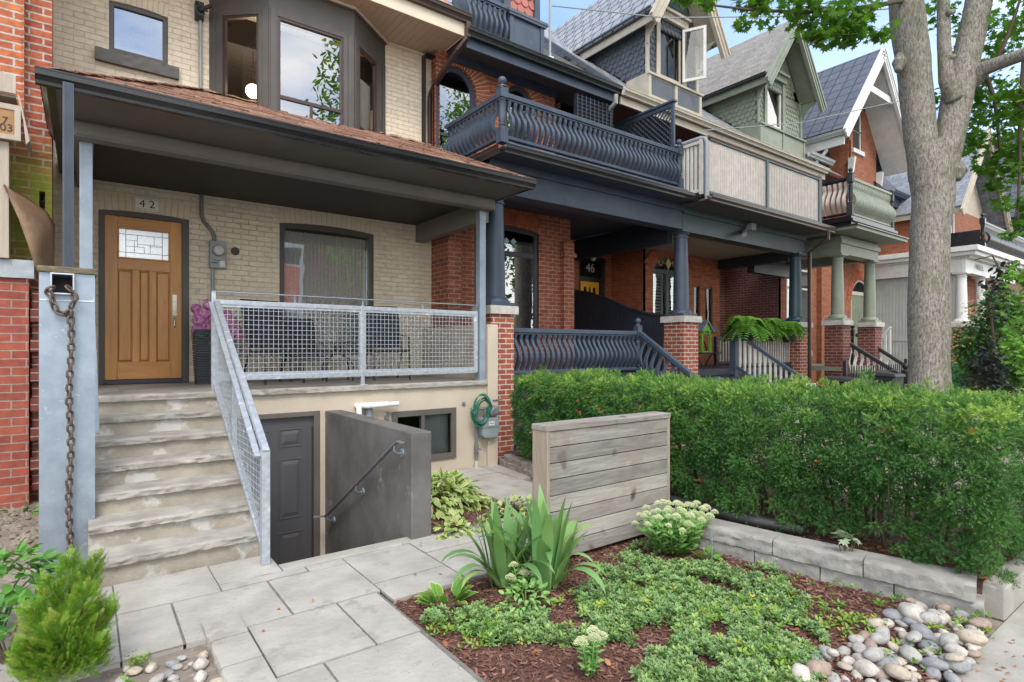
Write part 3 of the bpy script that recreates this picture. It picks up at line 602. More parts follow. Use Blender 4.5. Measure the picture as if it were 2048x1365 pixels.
for x0, x1, y0, y1 in ((-.42, 1.185, 4.406, 4.86), (-.42, 1.615, 3.66, 4.405), (.78, 1.60, 1.01, 3.659), (.51, .779, 1.01, 2.24), (1.616, 2.2, 3.475, 4.40), (2.201, 2.9, 3.475, 4.5), (2.901, 4.3, 3.63, 4.40), (2.901, 3.5, 4.401, 4.5), (3.63, 4.41, 4.401, 6.2), (3.31, 4.41, 6.201, 6.65), (4.411, 4.69, 5.71, 6.65)): b.add([(x0, y0, -.011), (x1, y0, -.011), (x1, y1, -.011), (x0, y1, -.011)], [(0, 1, 2, 3)])
tag(b.build('path_joint_sand', mat('joint sand', (.20, .185, .165), (.12, .11, .10), .95, 30, bmp=.004, bscale=120)), kind='structure')
b = MB(); b.join(rough_block(WX1 + .22 - WX0, .135, .07, .006, 5), TR((WX0 - .008, 4.412, -.068))); b.build('coping', M['conc'], smooth=True)
tag(bpy.data.objects['coping'], kind='structure')
# rough stones that edge the walk beside the pebble pocket
es = thing('stone_edging', 'rough split grey stones set on edge beside the slab walk and the small pebble pocket', 'stone edging', (.66, 3.3, 0))
for i, (y0, L) in enumerate(((3.55, .31), (3.225, .315), (2.9, .315), (2.58, .31), (2.25, .32))):
    rough_block(L, .2, .09, .012, 20 + i).xf(TR((.555, y0 + L, -.043 - .028)) @ RZ(-math.pi / 2)).build('edging_stone', M['paving'], es, smooth=True)

# ---------------------------------------------------------------- house number 42
W = 8.6; PF = 6.62; FZ = 1.20
H42 = thing('brick_house', 'cream painted brick house with wooden door, taupe bay window and low shingled porch roof', 'house', (2.2, W, 0), group=None)
FW = front(W)
dx0, dx1 = ax(197, W), ax(378, W); gx0, gx1 = ax(559, W), ax(748, W); sx0, sx1 = ax(218, W), ax(336, W)
dz1 = az(285, 426, W) ; gz0, gz1 = 1.55, az(655, 452, W)
sz0, sz1 = az(226, 103, W), az(336, 33, W)
b = MB(); wall(b, FW, -.62, 4.72, 1.0, 6.62, [(dx0, dx1, 1.2, dz1, .025), (gx0, gx1, gz0, gz1, .045), (sx0, sx1, sz0, sz1, .02), (1.36, 3.83, 4.2, 6.55)])
wall(b, left_side(-.625), W, W + 4, 0, 6.62)
b.add([(4.72, W, 1), (4.72, W + 4, 1), (4.72, W + 4, 6.62), (4.72, W, 6.62)], [(0, 1, 2, 3)])
b.build('wall', M['brick_cream'], H42)
b = MB(); b.box(-.318, 4.715, W + .3, W + 4, 6.0, 6.6); b.box(-.31, 4.70, W + 2.75, W + 2.8, 1, 6); b.build('inner_wall', M['screen'], H42)
for a_ in ((dx0, dx1, 1.2, dz1, .025, .20, 14, 1), (gx0, gx1, gz0, gz1, .045, .20, 19, 2), (sx0, sx1, sz0, sz1, .02, .17, 11, 3)): arch_bricks(MB(), FW, *a_).build('brick_arch', [M['v_cream'], M['m_cream']], H42)
# front door
df = MB(); o = [FW.p(a, z, -.05) for a, z in arch(dx0, dx1, 1.2, dz1, .025)]; fwd = .085
lx0, lx1, lz0, lz1 = ax(207, W) + .01, ax(364, W), 1.26, az(285, 437, W)
i_ = [FW.p(a, z, -.05) for a, z in arch(lx0, lx1, lz0 - .03, lz1, .002, 12)]
df.ring(o, i_, FW.N * .065); d = df.build('door', M['brown'], H42, bevel=.004)
b = MB(); fbox(b, FW, lx0 - .01, lx1 + .01, 1.205, 1.255, -.1, .03); b.build('threshold', M['navyd'], d, bevel=.004)
F = Frame3((0, W + .035, 0), (1, 0, 0), (0, -1, 0)); fw_, top, bot = .135, .11, .20
lw = lx1 - lx0; st = MB(); 
gz = az(285, 520, W), az(285, 458, W); px = [lx0 + .14 + k * (lw - .28) / 3 for k in range(4)]; pz0, pz1 = az(285, 725, W), az(285, 541, W)
for u0, u1 in ((lx0, lx0 + .13), (lx1 - .13, lx1)): fbox(st, F, u0, u1, lz0, lz1, -.03, .012)
for k in (1, 2): fbox(st, F, px[k] - .035, px[k] + .035, pz0, pz1, -.03, .010)
st.build('stile', M['door_wood'], d, bevel=.004)
rl = MB(); fbox(rl, F, lx0 + .13, lx1 - .13, lz0, pz0, -.03, .011); fbox(rl, F, lx0 + .13, lx1 - .13, pz1, gz[0], -.03, .011); fbox(rl, F, lx0 + .13, lx1 - .13, gz[1], lz1, -.03, .011); rl.build('rail', M['door_woodx'], d, bevel=.004)
for k in range(3):
    a0, a1 = (px[k] + (.035 if k else -.01)), (px[k + 1] - (.035 if k < 2 else -.01)); pn = MB(); fbox(pn, F, a0, a1, pz0, pz1, -.03, -.018); m_ = .022
    vs = [F.p(a0 + .008, pz0 + .008, -.018), F.p(a1 - .008, pz0 + .008, -.018), F.p(a1 - .008, pz1 - .008, -.018), F.p(a0 + .008, pz1 - .008, -.018)] + [F.p(a0 + m_, pz0 + m_ * 1.4, .004), F.p(a1 - m_, pz0 + m_ * 1.4, .004), F.p(a1 - m_, pz1 - m_ * 1.4, .004), F.p(a0 + m_, pz1 - m_ * 1.4, .004)]
    pn.add(vs, [(0, 1, 5, 4), (1, 2, 6, 5), (2, 3, 7, 6), (3, 0, 4, 7), (4, 5, 6, 7)]); pn.build('door_panel', M['door_wood'], d)
u0, u1 = lx0 + .13, lx1 - .13
gf = MB(); gf.ring([F.p(a, z, .011) for a, z in arch(u0, u1, *gz)], [F.p(a, z, .011) for a, z in arch(u0 + .02, u1 - .02, gz[0] + .02, gz[1] - .02)], F.N * .012); gf.build('lite_frame', M['door_woodx'], d, bevel=.003)
gp = MB(); gp.add([F.p(a, z, -.0) for a, z in arch(u0 + .02, u1 - .02, gz[0] + .02, gz[1] - .02)], [(0, 1, 2, 3)]); gp.build('door_glass', M['glass_obs'], d, fix=False)
ld = MB(); A, B_, Z0, Z1 = u0 + .02, u1 - .02, gz[0] + .02, gz[1] - .02
for q in (('v', .13), ('v', .87)): x = A + (B_ - A) * q[1]; fbox(ld, F, x - .003, x + .003, Z0, Z1, .001, .005)
for q in (.18, .82): z = Z0 + (Z1 - Z0) * q; fbox(ld, F, A, B_, z - .003, z + .003, .001, .004)
for x, za, zb in ((.3, .18, .62), (.36, .4, .82), (.62, .18, .5), (.7, .45, .82), (.5, .18, .4)): xx = A + (B_ - A) * x; fbox(ld, F, xx - .0025, xx + .0025, Z0 + (Z1 - Z0) * za, Z0 + (Z1 - Z0) * zb, .001, .0035)
for z, a_, b2 in ((.4, .13, .5), (.62, .13, .36), (.5, .36, .87), (.45, .62, .87)): zz = Z0 + (Z1 - Z0) * z; fbox(ld, F, A + (B_ - A) * a_, A + (B_ - A) * b2, zz - .0025, zz + .0025, .001, .003)
ld.build('leading', M['pipe'], d)
rm = MB(); fbox(rm, F, u0 - .02, u1 + .02, gz[0] - .02, gz[1] + .02, -.2, -.19); rm.build('lit_hall_panel', M['curtain_w'], d)  # pale panel, the bright interior light is put into its colour
hx = ax(353, W) - .02; hb = MB(); fbox(hb, F, hx - .024, hx + .024, az(353, 632, W), az(353, 590, W), .012, .022); hb.lathe((hx, W + .02, 0), [(.001, 0), (.001, .001)], 6)
hb.tube([F.p(hx, az(353, 636, W), .02), F.p(hx, az(353, 640, W), .055), F.p(hx, az(353, 652, W), .06), F.p(hx, az(353, 655, W), .02)], .009, 8); fbox(hb, F, hx - .012, hx + .012, az(353, 657, W), az(353, 634, W), .012, .018)
hb.tube([F.p(hx, az(353, 602, W), .02), F.p(hx, az(353, 602, W), .034)], .017, 14); hb.build('handle', M['chrome'], d, smooth=True)
# ground floor window
window(H42, FW, gx0, gx1, gz0, gz1, M['brown'], .075, 'glass_g', .09, .045, bars=[], back='screen', bdepth=1.0, proud=.07, curtain=('curtain_d', gx0 + .02, gx1 - .02, gz0, gz1 - .11, .055))
# small upper window and its stone sill
w = window(H42, FW, sx0, sx1, sz0, sz1, M['brown'], .055, 'glass_hi', .07, .02, back='curtain', bdepth=.4, proud=.05)
rough_block(ax(357, W) - ax(190, W), .16, az(190, 95, W) - az(190, 121, W), .012, 3, .03).xf(TR((ax(190, W), W - .06, az(190, 121, W)))).build('sill', M['brown'], w, smooth=True)
# bay window
bay = [(1.34, 8.6), (1.97, 8.03), (3.14, 8.03), (3.88, 8.6)]; ZB, ZT = 4.0, 6.6
bb = MB(); FR = []
for k in range(3):
    p, q = Vector((*bay[k], 0)), Vector((*bay[k + 1], 0)); U = (q - p).normalized(); Nn = Vector((U.y, -U.x, 0)); L = (q - p).length; FR.append((Frame3(p, U, Nn), L))
hol = [(FR[0][1] * .22, FR[0][1] * .82), (ax(556, 8.03) - 1.97, ax(687, 8.03) - 1.97), (FR[2][1] * .16, FR[2][1] * .72)]
zt = [6.12, 6.12, 6.12]
for (F, L), (h0, h1), z1 in zip(FR, hol, zt): wall(bb, F, 0, L, ZB, ZT, [(h0, h1, 4.7, z1)], .07, .1)
for (F, L) in FR: fbox(bb, F, -.008, L + .008, ZT - .06, ZT - .002, .001, .02)
for (F, L) in FR: fbox(bb, F, 0.015, .09, ZB, 6.2, .001, .014); fbox(bb, F, L - .09, L - .015, ZB, 6.2, .001, .014)
bayo = bb.build('bay_window', M['brown'], H42, bevel=.004)
for k, ((F, L), (h0, h1)) in enumerate(zip(FR, hol)):
    fr = MB(); fw = .035; fr.ring([F.p(a, z, -.06) for a, z in arch(h0, h1, 4.7, 6.12)], [F.p(a, z, -.06) for a, z in arch(h0 + fw, h1 - fw, 4.7 + fw, 6.12 - fw)], F.N * .05)
    if k == 1: fbox(fr, F, h0 + fw, h1 - fw, 5.03, 5.075, -.06, -.015); fbox(fr, F, (h0 + h1) / 2 - .02, (h0 + h1) / 2 + .02, 4.735, 5.03, -.06, -.02)
    if k == 2: fbox(fr, F, h0 + fw, h1 - fw, 4.93, 4.96, -.06, -.018)
    fr.build('sash', M['gutter_brn'], bayo); g = MB(); g.add([F.p(a, z, -.04) for a, z in arch(h0 + fw, h1 - fw, 4.7 + fw, 6.12 - fw)], [(0, 1, 2, 3)]); g.build('pane', M['glass_hi'] if k == 1 else M['glass_bay'], bayo, fix=False)
    if k == 2: bl_ = MB(); fbox(bl_, F, h0 + .02, h1 - .02, 4.75, 5.75, -.12, -.11); bl_.build('curtain_glare', M['tile'], bayo)  # white panel paints in the curtain and the bright reflection of this pane
r = MB(); x0, x1, y0, y1, z0, z1 = 1.0, 4.2, 8.75, 11.2, 4.1, 6.4
r.add([(x, y, z) for z in (z0, z1) for y in (y0, y1) for x in (x0, x1)], [(0, 1, 3, 2), (4, 5, 7, 6), (2, 3, 7, 6), (0, 2, 6, 4), (1, 3, 7, 5)])
r.add([(p[0], p[1] + .1, 6.4) for p in bay], [(0, 1, 2, 3)]); r.build('room', M['tile'], bayo)
# soffit, fascia and gutter of the upper roof
SY = 7.70; b = MB(); b.box(-.6, 4.80, SY + .02, W + .2, 6.605, 6.64)
for i in range(48): b.box(-.55 + i * .11, -.545 + i * .11 + .004, SY + .03, W, 6.5985, 6.606)
b.build('soffit', M['soffit'], H42)
b = MB(); b.box(-.6, 4.82, SY, SY + .018, 6.595, 6.83); b.box(4.802, 4.82, SY + .018, W + .2, 6.595, 6.83)
for (F, L) in FR: fbox(b, F, -.01, L + .01, ZT - .035, ZT + .003, .0225, .05)
b.box(3.93, 4.79, W - .035, W - .002, 6.565, 6.603); b.box(-.3, 1.3, W - .035, W - .002, 6.565, 6.603); b.build('fascia', M['fascia'], H42, bevel=.005)
b = MB(); gutter(b, (-.6, SY - .002, 6.80), (4.9, SY - .002, 6.80)); b.build('gutter', M['gutter_brn'], H42)
b = MB(); b.add([(-.6, SY + .0, 6.88), (4.86, SY, 6.88), (4.86, W + 1.2, 9.0), (-.6, W + 1.2, 9.0)], [(0, 1, 2, 3)]); b.add([(4.86, SY, 6.88), (4.86, SY, 6.83), (4.86, W + 1.2, 6.83), (4.86, W + 1.2, 9.0)], [(0, 1, 2, 3)]); b.build('roof', M['shingle'], H42)
b = MB(); dw = .075
pts = [Vector((4.84, SY - .07, 6.80)), Vector((4.84, SY - .06, 6.56)), Vector((4.74, SY + .1, 6.38)), Vector((4.67, W - .18, 6.02)), Vector((4.665, W - .06, 5.9)), Vector((4.665, W - .06, 4.7))]
for p, q in zip(pts[:-1], pts[1:]): b.beam(p, q, .075, .058)
b.build('downspout', M['gutter_brn'], H42, bevel=.01)
# porch roof
GY = 5.82; gz_ = 3.75; RX0, RX1 = -.25, 4.62
a, c_, e, f_ = (RX0 - .0, GY - .03, gz_ + .085), (RX1, GY - .03, gz_ + .085), (4.4, W, 5.09), (1.2, W, 5.09)
b = MB(); g = [(RX0, W, gz_ + .12), (RX1, W, gz_ + .12)]
b.add([a, c_, e, f_], [(0, 1, 2, 3)]); b.add([a, f_, g[0]], [(0, 1, 2)]); b.add([c_, g[1], e], [(0, 1, 2)]); 
bv = [Vector(p) - Vector((0, 0, .03)) for p in (a, c_, e, f_)]
b.add([a, c_, bv[1], bv[0]], [(0, 1, 2, 3)])
def rp(x, s):   # point on the front slope at x, fraction s up
    A, B2 = Vector(a).lerp(Vector(f_), s), Vector(c_).lerp(Vector(e), s); return Vector((x, A.y, A.z))
rd = random.Random(5)
for r_ in range(1, 20):                              # courses of shingles standing slightly proud, with a few lifted tabs
    s0, s1 = (r_ - 1) / 20, r_ / 20 + .012; xa = Vector(a).lerp(Vector(f_), s0).x; xb = Vector(c_).lerp(Vector(e), s0).x; x = xa + .01 + rd.random() * .2
    up = Vector((0, -.4, .9)).normalized()
    while x < xb - .15:
        w_ = min(rd.choice((.16, .3, .3, .34)), xb - x - .01); l = .007 + rd.random() * .006 + (.012 if rd.random() < .05 else 0)
        p0, p1 = rp(x + .003, s0), rp(x + w_ - .003, s0); q0, q1 = rp(x + .003, s1), rp(x + w_ - .003, s1)
        b.add([p0 + up * l, p1 + up * l, q1 + up * .003, q0 + up * .003, p0, p1], [(0, 1, 2, 3), (0, 4, 5, 1)]); x += w_
pr = b.build('porch_roof', M['shingle'], H42)
for (p, q) in ((a, f_), (c_, e)):
    hb_ = MB(); p, q = Vector(p), Vector(q); k = 16
    for i in range(k): s0, s1 = i / k, (i + 1.25) / k; hb_.beam(p.lerp(q, s0) + Vector((0, 0, .024)), p.lerp(q, min(1, s1)) + Vector((0, 0, .008)), .2, .008)
    hb_.build('hip_shingles', M['shingle'], pr)
fl = MB(); n = 14; vs = []
for i in range(n * 4 + 1):
    x = 1.25 + (4.75 - 1.25) * i / (n * 4); vs += [(x, W - .02, 5.12 + .012 * math.sin(i * 1.3) + .01 * wob(x, 4)), (x, W - .14, 5.055 + .012 * wob(x, 9, 2))]
fl.add(vs, [(2 * i, 2 * i + 1, 2 * i + 3, 2 * i + 2) for i in range(n * 4)]); fl.build('flashing_shingles', M['shingle'], pr, smooth=2)
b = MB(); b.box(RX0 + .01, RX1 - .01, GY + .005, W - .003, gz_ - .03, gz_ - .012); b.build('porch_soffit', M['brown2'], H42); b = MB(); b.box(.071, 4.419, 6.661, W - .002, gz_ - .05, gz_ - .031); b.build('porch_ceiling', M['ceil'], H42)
b = MB(); gutter(b, (RX0 - .06, GY, gz_ - .035), (RX1 + .06, GY, gz_ - .035), .10, .10); gutter(b, (RX0 + .06, 7.28, gz_ - .035), (RX0 + .06, GY - .0, gz_ - .035), .10, .10, (-1, 0, 0)); gutter(b, (RX1, GY - .0, gz_ - .035), (RX1, W - .003, gz_ - .035), .10, .06, (1, 0, 0)); b.build('porch_gutter', M['gutter_blk'], H42)
b = MB(); b.box(-.08, 4.57, 6.50, 6.66, 3.575, gz_ - .031); b.box(-.08, .07, 6.661, W - .002, 3.575, gz_ - .032); b.box(4.42, 4.57, 6.661, W - .002, 3.42, gz_ - .033); b.box(-.07, 4.56, 6.485, 6.499, 3.59, 3.70); b.build('porch_beam', M['beam'], H42, bevel=.004)
for x in (.01, 4.465): b = MB(); b.box(x - .05, x + .05, PF + .03, PF + .13, FZ, 3.575); b.box(x - .08, x + .08, PF + .02, PF + .14, FZ, FZ + .012); b.build('porch_post', M['galv'], H42, bevel=.004)
# porch floor, base wall, wing wall
b = MB(); nx = 8
for i in range(nx):
    for j in range(4): x0 = -.3 + i * 4.8 / nx; y0 = PF + .2 + j * (W - PF - .2) / 4; b.box(x0 + .003, x0 + 4.8 / nx - .003, y0 + .003, y0 + (W - PF - .2) / 4 - .003, FZ - .05, FZ - .001)
b.box(-.3, 4.5, PF + .1, W, FZ - .09, FZ - .006); b.build('porch_floor', M['deck'], H42)
b = rough_block(4.80, .2, .06, .012, 1, .03).xf(TR((-.25, PF, FZ - .06))); b.build('porch_edge', M['slab'], H42, smooth=True)
BW = PF + .045; FB = front(BW)
bx0, bx1, bzt = 1.20, 2.19, .925; nx0, nx1, nz0, nz1 = ax(783, BW), ax(911, BW), .172, .85
b = MB(); wall(b, FB, .9, 4.62, -1.3, FZ - .06, [(bx0, bx1, -1.18, bzt), (nx0, nx1, nz0, nz1)], .1, .12)
b.build('base_wall', M['stucco'], H42)
b = MB(); b.box(4.53, 4.70, PF - .01, W - .002, -.05, 1.985); b.build('wing_wall', M['stucco'], H42, bevel=.01)
fr = MB(); fr.ring([FB.p(a, z, -.04) for a, z in arch(bx0, bx1, -1.18, bzt)], [FB.p(a, z, -.04) for a, z in arch(bx0 + .06, bx1 - .07, -1.14, bzt - .055)], FB.N * .055); bd = fr.build('basement_door', M['brown2'], H42, bevel=.004)
F = FB; lf = MB(); X0, X1, Z0, Z1 = bx0 + .06, bx1 - .07, -1.14, bzt - .055; fbox(lf, F, X0, X1, Z0, Z1, -.075, -.035)
cw = (X1 - X0 - .12 * 2 - .10) / 2
for cx in (X0 + .12, X0 + .12 + cw + .10):
    for z0, z1 in ((Z1 - .34, Z1 - .13), (Z1 - 1.15, Z1 - .47), (Z1 - 1.87, Z1 - 1.30)):
        m_ = .035; lf.ring([F.p(a, z, -.035) for a, z in arch(cx, cx + cw, z0, z1)], [F.p(a, z, -.035) for a, z in arch(cx + .016, cx + cw - .016, z0 + .016, z1 - .016)], F.N * .007)
        o = [F.p(a, z, -.0345) for a, z in arch(cx + .03, cx + cw - .03, z0 + .03, z1 - .03)]; q = [F.p(a, z, -.026) for a, z in arch(cx + .03 + m_, cx + cw - .03 - m_, z0 + .03 + m_, z1 - .03 - m_)]
        lf.add(o + q, [(0, 1, 5, 4), (1, 2, 6, 5), (2, 3, 7, 6), (3, 0, 4, 7), (4, 5, 6, 7)])
lf.build('door_leaf', mat('basement door grey', (.075, .073, .078), (.068, .066, .07), .4, 3), bd, bevel=.003)
b = MB(); b.box(X1 - .012, X1 + .004, BW + .02, BW + .034, -.9, .75); b.build('weather_strip', M['blackp'], bd)
window(H42, FB, nx0, nx1, nz0, nz1, M['brown2'], .075, 'glass_dim', .03, bars=[('v', ax(845, BW), .05)], back='screen', bdepth=.4, proud=.055, curtain=('floral', ax(848, BW), nx1 - .03, nz0 + .05, nz1 - .05, .25), name='basement_window')
# stairs: stone treads on stuccoed risers
SX0, SX1 = .02, 1.175; RI = FZ / 7; TD = .29
ri = MB(); 
for k in range(1, 7): z = FZ - RI * k; y = PF - TD * k; ri.box(SX0, SX1 - .012, y + .035, PF + .04 - (.0 if k > 1 else 0) - TD * (k - 1) + .06, -.05 - k * .0 , z - .05)
ri.box(SX0, SX1 - .012, PF + .036, PF + .18, -.05, FZ - .055); ri.box(SX1 - .011, SX1 + .004, PF - TD * 6 + .04, BW, -1.25, -.045); 
ri.build('risers', M['stucco_step'], H42)
for k in range(1, 7): z = FZ - RI * k; y = PF - TD * k; rough_block(SX1 - SX0 + .01, TD + .055, .055, .014, 30 + k, .025).xf(TR((SX0, y, z - .055))).build('tread', M['slab'], H42, smooth=True)
# stairwell
b = MB(); b.box(WX0, WX1, WY0 - .012, WY0 - .002, -1.3, -.07); b.box(WX0, WX1, 5.95, WY1, -1.3, -1.2)
for k in range(5): b.box(WX0 + .002, WX1 - .002, WY0 + .002 + k * .28, WY0 + .28 + k * .28, -1.3, -.22 - k * .2)
b.build('well_steps', M['conc'], H42)
# dark concrete wall beside the stairwell
cwall = thing('concrete_wall', 'low charcoal painted concrete wall beside the basement steps under the white pvc pipes', 'wall', (2.34, 5.5, 0))
b = MB(); b.box(WX1, WX1 + .195, 4.45, BW - .004, -1.3, .92); b.build('wall_block', M['darkconc'], cwall, bevel=.008)
hr = thing('handrail', 'sloping grey steel handrail bracketed to the charcoal concrete wall', 'handrail', (2.2, 5.4, 0))
A, B2 = Vector((2.17, 4.55, .845)), Vector((2.17, 6.4, -.24)); b = MB(); b.beam(A, B2, .045, .014); b.build('rail', M['pipe'], hr, bevel=.003)
for p_, q_ in ((A, A + Vector((.0, -.09, 0))), (B2, B2 + Vector((-.12, .06, 0)))): b = MB(); b.beam(p_, q_, .043, .012); b.build('rail_return', M['pipe'], hr)
for s in (.04, .52, .97):
    c = A.lerp(B2, s); b = MB(); b.tube([c, c + Vector((0, 0, -.05)), c + Vector((.03, 0, -.075)), c + Vector((.078, 0, -.075))], .007, 8); b.tube([c + Vector((.066, 0, -.075)), c + Vector((.0795, 0, -.075))], .036, 16); b.build('bracket', M['galv'], hr, smooth=True)

# ---------------------------------------------------------------- galvanised railings
def mesh_fill(b, P, zlo, zhi, pitch=.052, r=.0026):
    """woven wires in the vertical plane of segment P[0]-P[1]; zlo/zhi are functions of the fraction along it"""
    p, q = Vector(P[0]), Vector(P[1]); L = (q - p).length; U = (q - p) / L; n = int(L / pitch); off = U.cross(Vector((0, 0, 1))) * r
    for i in range(n + 1):
        s = min(1, i * pitch / L); c = p + U * s * L; b.beam(c + off + Vector((0, 0, zlo(s))), c + off + Vector((0, 0, zhi(s))), 2 * r, 2 * r)
    z = min(zlo(0), zlo(1)) + pitch / 2
    while z < max(zhi(0), zhi(1)):
        ss = [i / 200 for i in range(201) if zlo(i / 200) <= z <= zhi(i / 200)]
        if len(ss) > 1: b.beam(p + U * ss[0] * L - off + Vector((0, 0, z)), p + U * ss[-1] * L - off + Vector((0, 0, z)), 2 * r, 2 * r)
        z += pitch
RYp = 6.70; RA = thing('porch_railing', 'galvanised steel railing with woven mesh panels along the porch front', 'railing', (2.75, RYp, FZ)); rx = [1.085, ax(725, RYp), ax(952, RYp)]
b = MB()
for k, x in enumerate(rx): b.box(x - .021, x + .021, RYp - .021, RYp + .021, (FZ if k < 2 else 1.32), (2.245 if k == 0 else 2.17))
b.box(rx[0], rx[2], RYp - .018, RYp + .018, 2.115, 2.165); b.box(rx[0], rx[2], RYp - .018, RYp + .018, 1.305, 1.36)
b.box(4.43, 4.47, RYp - .01, RYp + .01, 2.12, 2.14); b.box(4.43, 4.47, RYp - .01, RYp + .01, 1.42, 1.44)
b.box(rx[1] - .05, rx[1] + .05, RYp - .05, RYp + .05, FZ, FZ + .01); b.build('rail_frame', M['galvfl'], RA, bevel=.003)
b = MB(); b.beam((rx[0] - .02, RYp, 2.25), (rx[2] + .02, RYp, 2.25), .045, .011)
for x in (ax(589, RYp), rx[1], ax(845, RYp), rx[2]): b.box(x - .008, x + .008, RYp - .008, RYp + .008, 2.165, 2.245)
b.build('grab_bar', M['galv'], RA)
for x0, x1 in ((rx[0] + .03, rx[1] - .03), (rx[1] + .03, rx[2] - .03)):
    b = MB(); mesh_fill(b, ((x0, RYp, 0), (x1, RYp, 0)), lambda s: 1.36, lambda s: 2.115); b.ring([(x0 - .012, RYp - .01, 1.36), (x1 + .012, RYp - .01, 1.36), (x1 + .012, RYp - .01, 2.115), (x0 - .012, RYp - .01, 2.115)], [(x0 + .012, RYp - .01, 1.385), (x1 - .012, RYp - .01, 1.385), (x1 - .012, RYp - .01, 2.09), (x0 + .012, RYp - .01, 2.09)], (0, .02, 0)); b.build('mesh_panel', M['galvfl'], RA)
RS = thing('stair_railing', 'slanted galvanised mesh railing down the right side of the stone steps', 'railing', (1.085, 5.6, 0)); sx = 1.105
ya, yb, za, zb = RYp - .04, 4.66, 2.14, .86; zlo_a, zlo_b = 1.36, .13
b = MB(); b.box(sx - .03, sx + .03, yb - .06, yb, 0.0, zb + .015); b.beam((sx, ya, za), (sx, yb - .06, zb), .05, .045); b.beam((sx - .052, ya, za - .01), (sx - .052, yb - .02, zb - .035), .045, .02)
b.beam((sx, ya, zlo_a - .12), (sx, yb + .02, zlo_b), .05, .04); b.box(sx - .022, sx + .022, ya - .0, ya + .022, 1.22, 2.14); ym = (ya + yb) / 2 + .1; s = (ya - ym) / (ya - yb)
b.box(sx - .02, sx + .02, ym - .02, ym + .02, zlo_a - .12 + (zlo_b - zlo_a + .12) * s, za + (zb - za) * s); b.build('rail_frame', M['galvfl'], RS, bevel=.003)
b = MB(); mesh_fill(b, ((sx - .012, ya, 0), (sx - .012, yb + .01, 0)), lambda s: zlo_a - .1 + (zlo_b - zlo_a + .1) * s, lambda s: za - .02 + (zb - za) * s); b.build('mesh_panel', M['galvfl'], RS)
LR = thing('side_rail', 'narrow galvanised bar slanting down beside the left porch post', 'handrail', (.05, 6.4, 0)); b = MB(); b.beam(at(181, 610, Y=6.5), at(191, 868, Y=6.2), .06, .02); b.build('bar', M['galv'], LR, bevel=.003)
# big galvanised drain post with rain chain
PX0, PX1, PY0, PY1 = -.268, .062, 5.40, 5.72; PZ = az(128, 547, PY0)
gp = thing('drain_post', 'tall square galvanised steel post with a scupper, standing by the steps with a rusty chain', 'post', (-.1, 5.55, 0))
qx0, qx1, qz0, qz1 = ax(101, PY0), ax(149, PY0), az(125, 590, PY0), az(125, 546, PY0) + .0
F = front(PY0); b = MB(); wall(b, F, PX0, PX1, -.1, PZ, [(qx0 + .008, qx1 - .008, qz0 + .01, PZ - .012)], .3, .32); b.box(PX0, PX1, PY1 - .003, PY1, -.1, PZ); b.build('post_shell', M['galv'], gp, bevel=.003)
b = MB(); b.box(PX0 + .004, PX1 - .004, PY0 - .004, PY0 - .0005, az(125, 603, PY0), az(125, 600, PY0)); b.ring([F.p(a, z, 0) for a, z in arch(qx0, qx1, qz0, PZ - .004)], [F.p(a, z, 0) for a, z in arch(qx0 + .01, qx1 - .01, qz0 + .01, PZ - .014)], F.N * .045); b.build('scupper', M['galvfl'], gp, bevel=.003)
b = MB(); b.box(qx0 + .009, qx1 - .009, PY0 + .25, PY0 + .26, qz0, PZ); b.build('scupper_back', M['blackp'], gp)
rough_block(PX1 - PX0 + .02, PY1 - PY0 + .03, .045, .008, 77, .03).xf(TR((PX0 - .01, PY0 - .02, PZ + .003))).build('mossy_board', mat('mossy board', (.16, .13, .075), (.10, .085, .06), .95, 22, bmp=.01, bscale=60, spots=((.28, .27, .05), 11, .6)), gp, smooth=True)
ch = thing('rain_chain', 'rusty steel link chain hanging down the face of the galvanised post', 'chain', (ax(141, PY0 - .06), PY0 - .06, .3))
def link_mesh(L=.074, Wd=.054, r=.0085):
    b = MB(); n = 20; pts = []
    for i in range(n):
        a = 2 * math.pi * i / n; x = (Wd / 2 - r) * math.cos(a); z = (Wd / 2 - r) * math.sin(a) + (L / 2 - Wd / 2) * (1 if math.sin(a) >= 0 else -1); pts.append((x, 0, z))
    return b.tube(pts, r, 8, closed=True)
cx, cy = ch.location.x, ch.location.y; zt_ = az(141, 628, PY0); first = link_mesh().build('chain_link', M['rust'], ch, local=True, smooth=True)
mats = []; n = int((zt_ - .06) / .0500)
for i in range(n): mats.append(TR((.006 * math.sin(i * .4) - .0006 * i * .3, 0, zt_ - i * .0500 - ch.location.z)) @ RZ((0.5 if i % 2 else math.pi / 2 + .35) + rd.uniform(-.15, .15)))
loop = [at(*p, Y=PY0 - .055) for p in ((101, 578), (93, 582), (103, 592), (105, 604), (110, 616), (118, 626), (128, 630), (136, 626))]
loop2 = [at(*p, Y=PY0 - .05) for p in ((139, 578), (146, 584), (150, 596), (146, 606), (141, 618), (140, 628))]
for L_ in (loop, loop2):
    tot = sum((q - p).length for p, q in zip(L_[:-1], L_[1:])); m_ = int(tot / .052)
    for i in range(m_ + 1):
        t = tot * i / m_
        for p, q in zip(L_[:-1], L_[1:]):
            l = (q - p).length
            if t <= l + 1e-6: break
            t -= l
        c = p.lerp(q, min(1, t / l)); dv = (q - p).normalized(); R = dv.to_track_quat('Z', 'Y').to_matrix().to_4x4(); mats.append(TR(c - ch.location) @ R @ RZ(i % 2 * math.pi / 2 + .6))
repeat_part(first, ch, mats[:100]); 
if len(mats) > 100: print('links', len(mats))
ds = MB(); yd = 5.735; x0, x1 = ax(125, yd), ax(148, yd); ds.box(x0, x1, yd, yd + .075, PZ + .05, 3.76)
